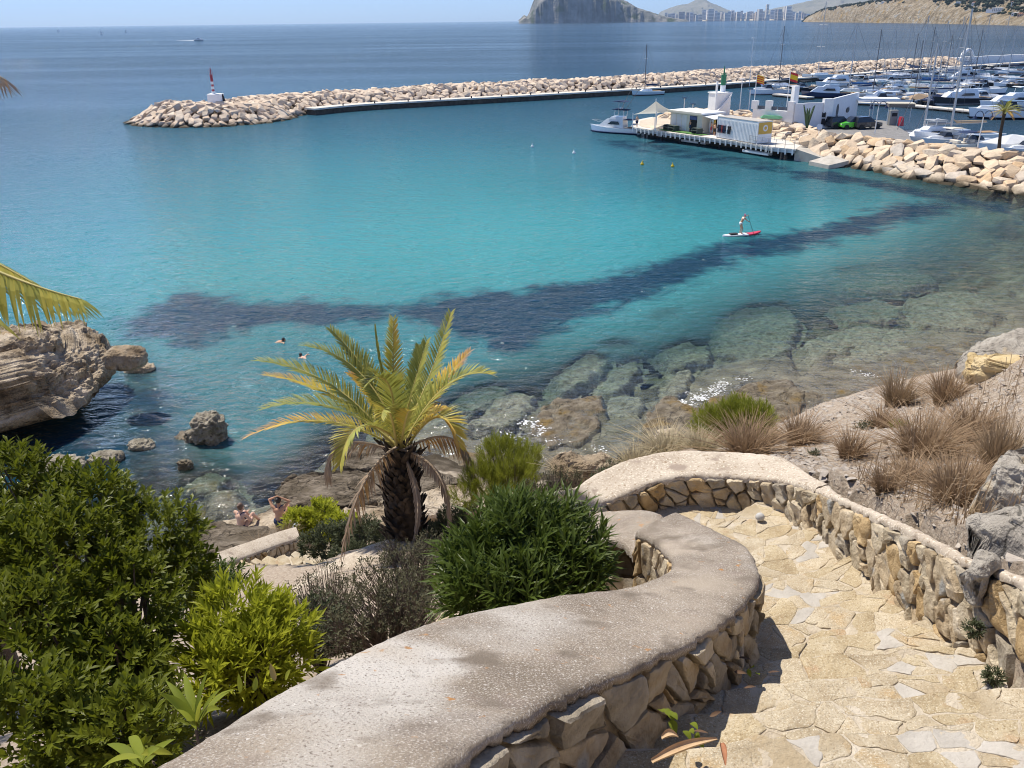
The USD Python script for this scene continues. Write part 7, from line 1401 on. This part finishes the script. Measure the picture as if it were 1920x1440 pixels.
# buoys
for l, px, py, c in [('white mooring buoy in the bay, left one', 998, 276, W_PAINT), ('white mooring buoy in the bay, nearer the jetty', 1076, 288, W_PAINT), ('yellow buoy off the jetty, left one', 1204, 309, FY), ('yellow buoy off the jetty, right one', 1261, 313, FY)]:
    p = atz(px, py, 0); g = thing('buoy', l, 'buoy', p); part(g, 'float', (lambda m: (np.asarray(m.vertices) * [.22, .22, .2] + [0, 0, .1], np.asarray(m.faces)))(trimesh.creation.icosphere(2)), c, smooth=True); part(g, 'top', tube([(0, 0, .25), (0, 0, .55)], [.1, .03], 8), c)
# ================================================================ PEOPLE
SKIN = flat('skin_tan', (.52, .29, .18), .6, .3); SKIN2 = flat('skin_light', (.60, .38, .28), .6, .3); HAIR = flat('hair_dark', (.018, .013, .011), .6); HAIRL = flat('hair_brown', (.11, .065, .04), .6); PINK = flat('pink_cap', (.62, .28, .36), .8); BOARDW = flat('board_white', (.8, .8, .8), .35); BOARDR = flat('board_red', (.50, .03, .06), .4); SUIT = flat('bikini_white', (.75, .74, .72), .7)
def sph(p, r, n=14): return m3.Manifold.sphere(r, n).translate([float(x) for x in p])
def bone(a, b, ra, rb): return m3.Manifold.batch_hull([sph(a, ra), sph(b, rb)])
def finish(ms, ref=.03, it=6):
    q = m3.Manifold.batch_boolean(ms, m3.OpType.Add).refine_to_length(ref).to_mesh(); m = trimesh.Trimesh(q.vert_properties[:, :3], q.tri_verts); trimesh.smoothing.filter_taubin(m, iterations=it); return m
def hand(w, d, side):
    """palm and five fingers; w wrist, d pointing direction, side the thumb side"""
    w, d, s = np.array(w, float), unit(np.array(d, float)), unit(np.array(side, float)); n = np.cross(d, s); o = [m3.Manifold.batch_hull([sph(w, .024), sph(w + d * .08 + s * .028, .014), sph(w + d * .08 - s * .03, .013)])]
    for k, L in enumerate((.058, .066, .062, .048)):
        b = w + d * .085 + s * (.030 - .02 * k); m_ = b + d * L * .55 - n * .006; o += [bone(b, m_, .010, .009), bone(m_, m_ + d * L * .45 - n * .016, .009, .007)]
    b = w + d * .03 + s * .03; m_ = b + d * .03 + s * .026; return o + [bone(b, m_, .012, .010), bone(m_, m_ + d * .03, .010, .008)]
def person(label, loc, rz, J, skin, hair, suit=None, cap=None, legs=None, female=True):
    """J: joints in metres, facing +x"""
    t = thing('person', label, 'person', loc, rz); g = lambda k: np.array(J[k], float); B = []
    pel, ch, nk, hd = g('pelvis'), g('chest'), g('neck'), g('head')
    for s, n in ((1, 'l'), (-1, 'r')):
        sh, el, wr, hp, kn, an = (g(q + n) for q in ('shoulder_', 'elbow_', 'wrist_', 'hip_', 'knee_', 'ankle_'))
        B += [bone(ch, sh, .095, .055), bone(sh, el, .05, .038), bone(el, wr, .038, .025), bone(pel, hp, .11, .095), bone(hp, kn, .085, .055), bone(kn, an, .052, .034), bone(an, an + J.get('toe', np.array([.17, 0, -.045])), .036, .022)]
        B += hand(wr, wr - el, np.array([0, -s * 1., .3]))
    wa = (pel + ch) / 2
    B += [bone(pel, wa, .12, .105), bone(wa, ch, .105, .125), bone(ch + [0, .07, 0], ch + [0, -.07, 0], .11, .11), bone(ch, nk, .09, .052), bone(nk, hd, .05, .06)]
    fw = unit(J.get('face', np.array([1., 0, 0])))
    B += [m3.Manifold.sphere(1, 20).scale([.093, .076, .115]).translate(list(map(float, hd))), sph(hd + fw * .045 - [0, 0, .05], .055), sph(hd + fw * .098 - [0, 0, .012], .016), sph(hd + [0, .075, 0], .022), sph(hd - [0, .075, 0], .022), bone(hd + fw * .088 + [0, .02, -.052], hd + fw * .088 + [0, -.02, -.052], .009, .009)]
    part(t, 'body', finish(B), skin, smooth=True)
    for s in (1, -1): part(t, 'eye', (lambda m: (np.asarray(m.vertices) * .011 + hd + fw * .082 + np.cross([0, 0, 1], fw) * s * .03 + [0, 0, .008], np.asarray(m.faces)))(trimesh.creation.icosphere(1)), HAIR, smooth=True)
    part(t, 'hair', finish([m3.Manifold.sphere(1, 18).scale([.102, .088, .115]).translate(list(map(float, hd - fw * .02 + [0, 0, .022]))) - m3.Manifold.cube([.2, .3, .2], True).translate(list(map(float, hd + fw * .14 - [0, 0, .07])))] + ([sph(hd - fw * .10 + [0, 0, .06], .045)] if female else []), .03, 2), cap or hair, smooth=True)
    if suit is not None:
        q = [bone(g('hip_l') * .5 + pel * .5, g('hip_r') * .5 + pel * .5, .137, .137), sph(pel, .137)]
        if legs: q += [bone(g('hip_' + n), g('hip_' + n) * (1 - legs) + g('knee_' + n) * legs, .106, .088) for n in 'lr']
        part(t, 'shorts' if legs else 'swimsuit_bottom', finish(q, .04, 3), suit, smooth=True)
        if female: part(t, 'swimsuit_top', finish([bone(ch + [.03, .075, .02], ch + [.03, -.075, .02], .117, .117)], .04, 2), suit, smooth=True)
    return t
a, b = atz(1355, 443.5, 0), atz(1426, 438.5, 0); bd = unit(b - a); brz = math.atan2(bd[1], bd[0]); Lb = np.linalg.norm(b - a); mid = (a + b) / 2
SB = thing('paddle_board', 'long paddle board, white behind and red at the nose, on the turquoise water', 'paddle board', mid, brz)
def board(s0, s1, m, name):
    ss_ = np.linspace(s0, s1, 16); V = []
    for s in ss_:
        w = .40 * max(.03, 1 - abs(2 * s - 1) ** 3.2) ** .6; z = .05 + .20 * max(0, s - .72) ** 1.3 * 4
        V += [((s - .5) * Lb, -w, z), ((s - .5) * Lb, -w * .8, z + .07), ((s - .5) * Lb, w * .8, z + .07), ((s - .5) * Lb, w, z), ((s - .5) * Lb, w * .7, z - .06), ((s - .5) * Lb, -w * .7, z - .06)]
    V = np.array(V); c = len(V); V = np.vstack([V, V[:6].mean(0)[None], V[-6:].mean(0)[None]]); k = np.arange(6)
    part(SB, name, (V, np.vstack([grid_faces(16, 6, True), np.stack([k, (k + 1) % 6, np.full(6, c)], 1), np.stack([k + c - 6, (k + 1) % 6 + c - 6, np.full(6, c + 1)], 1)])), m, smooth=40)
board(0.003, .64, BOARDW, 'white_deck'); board(.642, .997, BOARDR, 'red_nose'); part(SB, 'bungee_bag', box(-.22 * Lb, 0, .125, .7, .45, .1, bev=.03), M_RUB); part(SB, 'band', box(.135 * Lb, 0, .118, .06, .62, .012), M_RUB)
foot_s = -.03 * Lb
ST = dict(pelvis=(-.08, 0, .93), chest=(.10, 0, 1.26), neck=(.19, 0, 1.42), head=(.27, 0, 1.55), shoulder_l=(.13, .17, 1.37), shoulder_r=(.15, -.17, 1.37), elbow_l=(.32, .24, 1.38), wrist_l=(.50, .08, 1.50), elbow_r=(.36, -.22, 1.15), wrist_r=(.60, -.16, 1.04), hip_l=(-.08, .09, .88), hip_r=(-.08, -.09, .88), knee_l=(.05, .13, .48), knee_r=(.05, -.13, .48), ankle_l=(-.02, .15, .085), ankle_r=(-.02, -.15, .085), face=np.array([.95, 0, -.3]))
pp_ = mid + bd * foot_s; person('person in a white swimsuit and pink cap standing and paddling on the board', (pp_[0], pp_[1], .125), brz, ST, SKIN, HAIRL, SUIT, PINK)
PD = thing('paddle', 'long dark paddle held by the standing person', 'paddle', (pp_[0], pp_[1], .125), brz)
pt, pl_, pbl = np.array([.55, .04, 1.56]), np.array([.66, -.17, 1.0]), np.array([.98, -.52, -.05]); part(PD, 'shaft', tube([pt, pl_, pbl], .016, 8), M_RUB); part(PD, 'grip', tube([pt + [0, .06, 0], pt - [0, .06, 0]], .018, 8), M_RUB); part(PD, 'blade', hull([pbl + [x, y * .09, z] for x, y, z in ((0, 0, .05), (.01, 1, -.1), (.01, -1, -.1), (.06, .8, -.38), (.06, -.8, -.38), (.03, 0, -.2))]), M_RUB)
# bathers sitting on the rock
SIT = dict(pelvis=(0, 0, .12), chest=(.05, 0, .46), neck=(.08, 0, .62), head=(.11, 0, .76), shoulder_l=(.05, .18, .57), shoulder_r=(.05, -.18, .57), elbow_l=(.18, .25, .34), wrist_l=(.36, .16, .38), elbow_r=(.18, -.25, .34), wrist_r=(.36, -.16, .38), hip_l=(.03, .09, .11), hip_r=(.03, -.09, .11), knee_l=(.36, .15, .42), knee_r=(.36, -.15, .42), ankle_l=(.62, .13, .06), ankle_r=(.62, -.13, .06))
ARM = dict(SIT, elbow_l=(.16, .30, .72), wrist_l=(.10, .12, .84), elbow_r=(.16, -.30, .72), wrist_r=(.10, -.12, .84))
def on_rock(px, py, t): p = atd(px, py, t); return p
c1 = on_rock(453, 996, 24.6); person('bare-backed bather sitting at the left behind the dry grass', c1, 1.1, SIT, SKIN2, HAIRL, M_NAVY)
c2 = on_rock(525, 984, 24.6); person('dark-haired bather sitting with arms raised to the hair', c2, 1.4, ARM, SKIN, HAIR, M_NAVY)
for i, (c, l, col) in enumerate([(c1, 'pale blue towel under the left bather', (.42, .52, .66)), (c2, 'pale striped towel between the bathers', (.55, .60, .68))]):
    o = [(-.75, .1), (.35, -.35)][i]; g = thing('beach_towel', l, 'towel', (c[0] + o[0] * .3, c[1] - .25, c[2] - .03), .4); V = np.array([(x, y, .012 * math.sin(x * 7) + .01) for x in np.linspace(-.8, .8, 9) for y in (-.4, .4)]); part(g, 'cloth', (V, grid_faces(9, 2)), flat(f'towel_{i}', col, .95, .1))
    RK = thing('shore_rock', ['flat rock the left bather sits on', 'flat rock the dark-haired bather sits on'][i], 'rock', c); part(RK, 'rock', blob(c - [0, -.1, .47], (2.6, 1.9, .9), 120 + i, sub=4, amp=.05, freq=1.5, rough=.03, square=.5), M_CLIFF, smooth=True, world=True)
# swimmers
SWIM = dict(pelvis=(-.55, 0, -.14), chest=(-.15, 0, -.05), neck=(.02, 0, .02), head=(.13, 0, .08), shoulder_l=(-.05, .18, -.02), shoulder_r=(-.05, -.18, -.02), elbow_l=(.15, .38, -.10), wrist_l=(.36, .30, -.12), elbow_r=(.05, -.40, .02), wrist_r=(-.12, -.55, -.06), hip_l=(-.6, .09, -.16), hip_r=(-.6, -.09, -.16), knee_l=(-.98, .14, -.22), knee_r=(-.98, -.14, -.26), ankle_l=(-1.35, .12, -.26), ankle_r=(-1.35, -.12, -.2), toe=np.array([-.14, 0, -.03]))
person('swimmer with dark hair, nearer the dark seagrass', atz(528, 640, 0), .5, SWIM, SKIN, HAIR, M_NAVY, female=False); person('swimmer with dark hair close to the palm frond tips', atz(566, 669, 0), 2.4, SWIM, SKIN2, HAIR, M_NAVY, female=False)
STD = dict(pelvis=(0, 0, .94), chest=(.01, 0, 1.28), neck=(.01, 0, 1.46), head=(.03, 0, 1.60), shoulder_l=(0, .18, 1.40), shoulder_r=(0, -.18, 1.40), elbow_l=(-.03, .25, 1.12), wrist_l=(.06, .26, .88), elbow_r=(-.03, -.25, 1.12), wrist_r=(.06, -.26, .88), hip_l=(0, .09, .9), hip_r=(0, -.09, .9), knee_l=(.03, .1, .5), knee_r=(.03, -.1, .5), ankle_l=(0, .1, .08), ankle_r=(0, -.1, .08))
for l, px, py, z, rz, s in [('person in dark shorts standing left of the container', 1339, 254, 1.5, .5, M_RUB), ('person in red shorts standing in the stall beside the container', 1333, 251, 1.56, 2.5, M_REDP), ('person standing in the kiosk doorway', 1294, 247, 1.56, 4.2, M_NAVY), ('person standing at the left jetty end near the yacht', 1194, 238, 1.56, 4, M_NAVY)]:
    person(l, atz(px, py, z), rz, STD, SKIN, HAIR, s, legs=.8, female=False)
# ================================================================ FAR COAST
def massif(name, label, prof, dist, depth, mats, seed, rough=.1, steep=.18, base_px=None, nv=26, nu=150, cat='mountain', freq=.01):
    """a mountain whose skyline follows (px, py) at a distance; depth in metres behind it"""
    px = np.array([p[0] for p in prof]); f = PchipInterpolator(px, [p[1] for p in prof]); us = np.linspace(px[0], px[-1], nu); V = []
    for u in us:
        top = aty(u, float(f(u)), dist); h = max(top[2], .5); x = top[0]
        for v in np.linspace(0, 1, nv):
            k = min(1, v / .45); y = dist - depth * .35 + depth * v; q = np.array([x, y, 0]); z = h * (k ** steep if k > 0 else 0) * (1 - .5 * max(0, v - .5))
            V.append((x * (y / dist) ** 0.0 + 0, y, z))
    V = np.array(V); nz = fbm(V * [freq, freq, freq * .6], 5, seed); rd = 1 - np.abs(2 * fbm(V * [freq * .8, freq * .3, freq * .9] + 9, 6, seed + 2) - 1)
    V[:, 1] += (rd - .6) * depth * rough * 2.2 * np.clip(V[:, 2] / (V[:, 2].max() * .15), 0, 1); V[:, 2] *= 1 + (nz - .5) * .10; V[:, 2] -= 3 * (np.tile(np.linspace(0, 1, nv), nu) == 0)
    p = part(None, name, (V, grid_faces(nu, nv)), mats, smooth=60); tag(p, label, cat, kind='structure'); return p
M_IFACH = mat('far_crag', [(.28, (.06, .065, .062)), (.45, (.15, .155, .145)), (.56, (.23, .225, .21)), (.7, (.36, .32, .28))], scale=.012, det=10, rough=1., spec=.05, bump=1., bscale=.03, bdist=18., spots=((.010, .56, .64, (.07, .09, .045)),))
M_FARHILL = mat('far_hill', [(.3, (.14, .14, .10)), (.7, (.24, .22, .17))], scale=.004, det=8, rough=1., spec=.05)
massif('headland_crag', 'great bare rock standing in the sea on the horizon', [(972, 38.5), (978, 33), (984, 28), (988, 31), (993, 24), (998, 10), (1004, -4), (1015, -22), (1045, -40), (1080, -62), (1110, -50), (1140, -26), (1165, -6), (1180, 3), (1195, 12), (1215, 19), (1235, 27), (1252, 32), (1275, 35.5)], 6200, 900, M_IFACH, 3, .07, .20, nv=40, nu=240, freq=.02)
massif('distant_mountain', 'blue table mountain far behind the seaside town', [(1262, 30), (1275, 12), (1284, 8), (1305, 5.5), (1315, 0), (1323, -4), (1332, 0), (1350, 8), (1370, 17), (1395, 28)], 15000, 2500, M_FARHILL, 5, .05, .5)
massif('distant_mountain', 'blue slope rising behind the right end of the town', [(1400, 31), (1440, 27), (1470, 20), (1500, 11), (1530, 3), (1570, -6), (1640, -12), (1700, -8)], 12500, 2500, M_FARHILL, 6, .05, .5)
massif('town_shore', 'low pale shore under the seaside town', [(1235, 35.6), (1260, 33.8), (1300, 33.2), (1400, 32), (1480, 30.5), (1535, 28)], 6700, 500, mat('far_shore', [(.3, (.32, .29, .24)), (.7, (.46, .42, .35))], scale=.02, rough=1.), 8, .02, .6, cat='shore')
# tower blocks of the town
TB = [flat(f'block_render_{i}', c, .8, .2) for i, c in enumerate([(.74, .68, .60), (.82, .78, .72), (.62, .52, .44), (.78, .71, .62), (.72, .70, .68)])]
rg = np.random.default_rng(12); blocks = []
for px, wpx, top in [(1249, 4, 24), (1255, 5, 26), (1262, 6, 25), (1268, 4, 26.5), (1278, 9, 22), (1289, 5, 23), (1295, 6, 23), (1303, 5, 26), (1311, 8, 27), (1320, 6, 18), (1327, 5, 19), (1333, 9, 16.5), (1341, 5, 20), (1347, 5, 23), (1354, 7, 22.5), (1361, 5, 24), (1367, 5, 21), (1372, 6, 19), (1378, 5, 23), (1384, 6, 22), (1390, 4, 20), (1396, 6, 24), (1402, 5, 22), (1408, 7, 21), (1413, 5, 24), (1419, 6, 22), (1424, 7, 17), (1431, 4, 22), (1437, 4, 8), (1443, 4, 25), (1448, 7, 18), (1455, 5, 17), (1461, 6, 17), (1466, 4, 22), (1471, 5, 12), (1477, 8, 11.5), (1483, 4, 20), (1488, 5, 22), (1493, 4, 24), (1498, 5, 21), (1504, 3, 23), (1509, 4, 25), (1515, 5, 26), (1285, 4, 28), (1306, 4, 28), (1358, 4, 27), (1393, 4, 26), (1415, 4, 27), (1440, 5, 27), (1490, 6, 27)]:
    d_ = 6500 + rg.uniform(-250, 120); b = aty(px, 33, d_); tp2 = aty(px, top, d_); h = tp2[2] - 0; w = wpx * d_ / F_PX / .92; c_ = TB[rg.integers(5)]
    lab, grp = ('slender tallest skyscraper of the far town', None) if px == 1437 else (('broad twin tower right of the skyscraper in the far town', None) if px == 1477 else ('pale apartment block in the far seaside town', 'apartment blocks of the far town'))
    g = thing('apartment_block', lab, 'building', (b[0], d_, 0), rg.uniform(-.4, .4), group=grp); part(g, 'wall', box(0, 0, -2, w, w * .8, h + 2), c_)
    nf = int(max(2, h / 9))
    for k in range(nf): part(g, 'window_band', box(0, -.2, 4 + k * (h - 4) / nf, w * .86, w * .8 + .3, (h / nf) * .34), GREYC)
# right-hand headland
HS = [np.array([*atz(px, py, 0)]) for px, py in [(1506, 41.2), (1530, 41.3), (1560, 41.6), (1600, 42.2), (1640, 42.8), (1680, 43.2), (1720, 43.6), (1760, 44.4), (1800, 45.3), (1840, 46.2), (1880, 47.2), (1920, 48.2), (1990, 50), (2060, 52)]]
SKY = [(1506, 40), (1512, 33), (1520, 29), (1530, 24), (1545, 17.5), (1560, 15), (1580, 11), (1600, 8), (1625, 4), (1655, 1), (1690, -4), (1740, -9), (1800, -14), (1900, -18), (2060, -22)]
skf = PchipInterpolator([p[0] for p in SKY], [p[1] for p in SKY]); CLF = PchipInterpolator([1506, 1530, 1560, 1620, 1700, 1760, 1820, 1880, 1960, 2060], [.95, .93, .9, .88, .80, .62, .42, .30, .30, .3])
hs = spline(HS, 170); V = []
nv = 44
for p in hs:
    px = 960 + F_PX * ((p - CAM) @ _RX) / ((p - CAM) @ _F0); rad = unit(p[:2]); D = 260.; sky = aty(px, float(skf(np.clip(px, 1506, 2060))), p[1] + D * rad[1])[2]; hc = sky * float(CLF(np.clip(px, 1506, 2060)))
    for v in np.linspace(0, 1, nv):
        dd = D * v ** 1.6; q = p[:2] + rad * dd
        if v < .14: z = 1.2 * v / .14 - .6
        elif v < .62: k = (v - .14) / .48; z = 1.2 + (hc - 1.2) * k ** .85
        else: z = hc + (sky - hc) * ((v - .62) / .38)
        V.append((*q, z))
V = np.array(V); vv = np.tile(np.linspace(0, 1, nv), len(hs)); rd = 1 - np.abs(2 * fbm(V * [.035, .012, .018], 5, 31) - 1); V[:, 2] *= 1 + (rd - .62) * .30 * (vv > .14) * (vv < .75); V[:, :2] += unit(V[:, :2]) * ((rd - .6) * 26 * ((vv > .14) & (vv < .8)))[:, None]
M_HEAD = mat('headland_cliff', [(.25, (.13, .10, .06)), (.42, (.28, .22, .14)), (.56, (.40, .325, .225)), (.75, (.50, .43, .33))], voro=.03, scale=.05, det=10, rough=1., spec=.05, bump=1., bscale=.12, bdist=14., stretch=(1, 1, 1.6), spots=((.035, .60, .68, (.40, .265, .10)), (.05, .60, .66, (.34, .34, .32))))
tag(part(None, 'headland', (V, grid_faces(len(hs), nv)), M_HEAD, smooth=50), 'sandy cliff headland across the bay on the right', 'headland', kind='structure')
G3 = V.reshape(len(hs), nv, 3)
def head_at(px, v):
    pxs = 960 + F_PX * ((hs - CAM) @ _RX) / ((hs - CAM) @ _F0); i = int(np.argmin(np.abs(pxs - px))); return G3[i, int(np.clip(v * (nv - 1), 0, nv - 1))]
M_PINE = leaf_mat('far_pine', [(0, (.018, .032, .014)), (.5, (.035, .055, .022)), (1, (.06, .075, .03))], .15, .7, .2)
rg = np.random.default_rng(41); TR = MB(); n_t = 0
ico = trimesh.creation.icosphere(1); iv, if_ = np.asarray(ico.vertices), np.asarray(ico.faces)
while n_t < 2600:
    i, j = rg.integers(0, len(hs)), rg.integers(int(nv * .58), nv); p = G3[i, j]; px = 960 + F_PX * ((p - CAM) @ _RX) / ((p - CAM) @ _F0)
    dens = np.interp(px, [1506, 1560, 1620, 1700, 1760, 1850, 2000], [.5, .75, .7, .55, .85, .95, .95]) * (.35 if j < nv * .66 else 1.)
    if rg.uniform() > dens or noise(np.array([p[0] * .02, p[1] * .02, 3.])) < .33: n_t += .25; continue
    s = rg.uniform(1.8, 4.2); v = iv * s * rg.uniform(.6, 1.3, (len(iv), 1)) * [1.2, 1.2, .75]; TR.add((v + p + np.append(rg.normal(0, 2.5, 2), s * .35), if_)); n_t += 1
tag(part(None, 'headland_pines', TR.get(), M_PINE), 'dark pines and scrub covering the top of the headland', 'pine wood', kind='stuff')
VW = flat('villa_white', (.76, .74, .70), .8, .2); VR = flat('villa_tile', (.34, .17, .10), .8, .2); VO = flat('villa_ochre', (.52, .34, .24), .8, .2)
def villa(label, px, py, w, h, storeys, rf, wing=0, body=VW):
    r = ray(px, py); i = None; best = None
    pr = (G3.reshape(-1, 3) - CAM); uu = 960 + F_PX * (pr @ _RX) / (pr @ _F0); vq = 720 + F_PX * (pr @ _DN) / (pr @ _F0); k = int(np.argmin((uu - px) ** 2 + (vq - py) ** 2)); p = G3.reshape(-1, 3)[k]
    g = thing('villa', label, 'house', p - [0, 0, 1.], -.5); part(g, 'wall', box(0, 0, -2, w, w * .6, h + 2), body); part(g, 'roof', hull([(sx * (w / 2 + .4), sy * (w * .3 + .4), h + .003) for sx in (-1, 1) for sy in (-1, 1)] + [(sx * w * .25, 0, h + (1.6 if rf is VR else .3)) for sx in (-1, 1)]), rf)
    for s in range(storeys):
        for q in range(max(2, int(w / 3.2))): part(g, 'window', box(-w / 2 + 1.8 + q * 3.1, -w * .3 - .02, 1.0 + s * 3.0, 1.6, .08, 1.6), M_GLASS)
    for q in range(wing): part(g, 'wing', box((-1) ** q * (w * .62), -1 - q, -2, w * .5, w * .45, h * .62 + 2), body)
for a in [('long white villa with arches above the far cliff, largest one', 1872, 20, 26, 7.5, 2, VW, 2), ('white villa half hidden by pines at the top of the headland', 1798, 7, 14, 6, 2, VW, 1), ('white villa in the pines right of the topmost one', 1826, 9, 12, 5, 1, VR, 0), ('small white house on the left crest of the headland', 1569, 13, 9, 4, 1, VR, 0), ('white house among dark pines left on the headland', 1586, 11, 10, 5, 1, VW, 0), ('white villa below the largest one at the right', 1902, 27, 13, 5, 1, VW, 1), ('ochre house at the right edge of the headland', 1915, 30, 10, 5, 2, VR, 0, VO), ('white house high at the right edge in the pines', 1905, 8, 13, 6, 2, VR, 0), ('white house above the middle of the cliff', 1655, 5, 11, 4, 1, VW, 0)]: villa(*a)
# ================================================================ HAZE
_hz = usdkit.material(stage, '/World/Looks/sea_haze', {'v': ('principled_volume', {'color': (.56, .75, 1.0), 'density': 3.0e-5, 'anisotropy': .1})}, [], volume='v.volume')
tag(part(None, 'haze', box(0, 1500, -14, 61000, 61000, 1030), _hz), 'thin blue sea haze in the air', 'haze', kind='stuff')
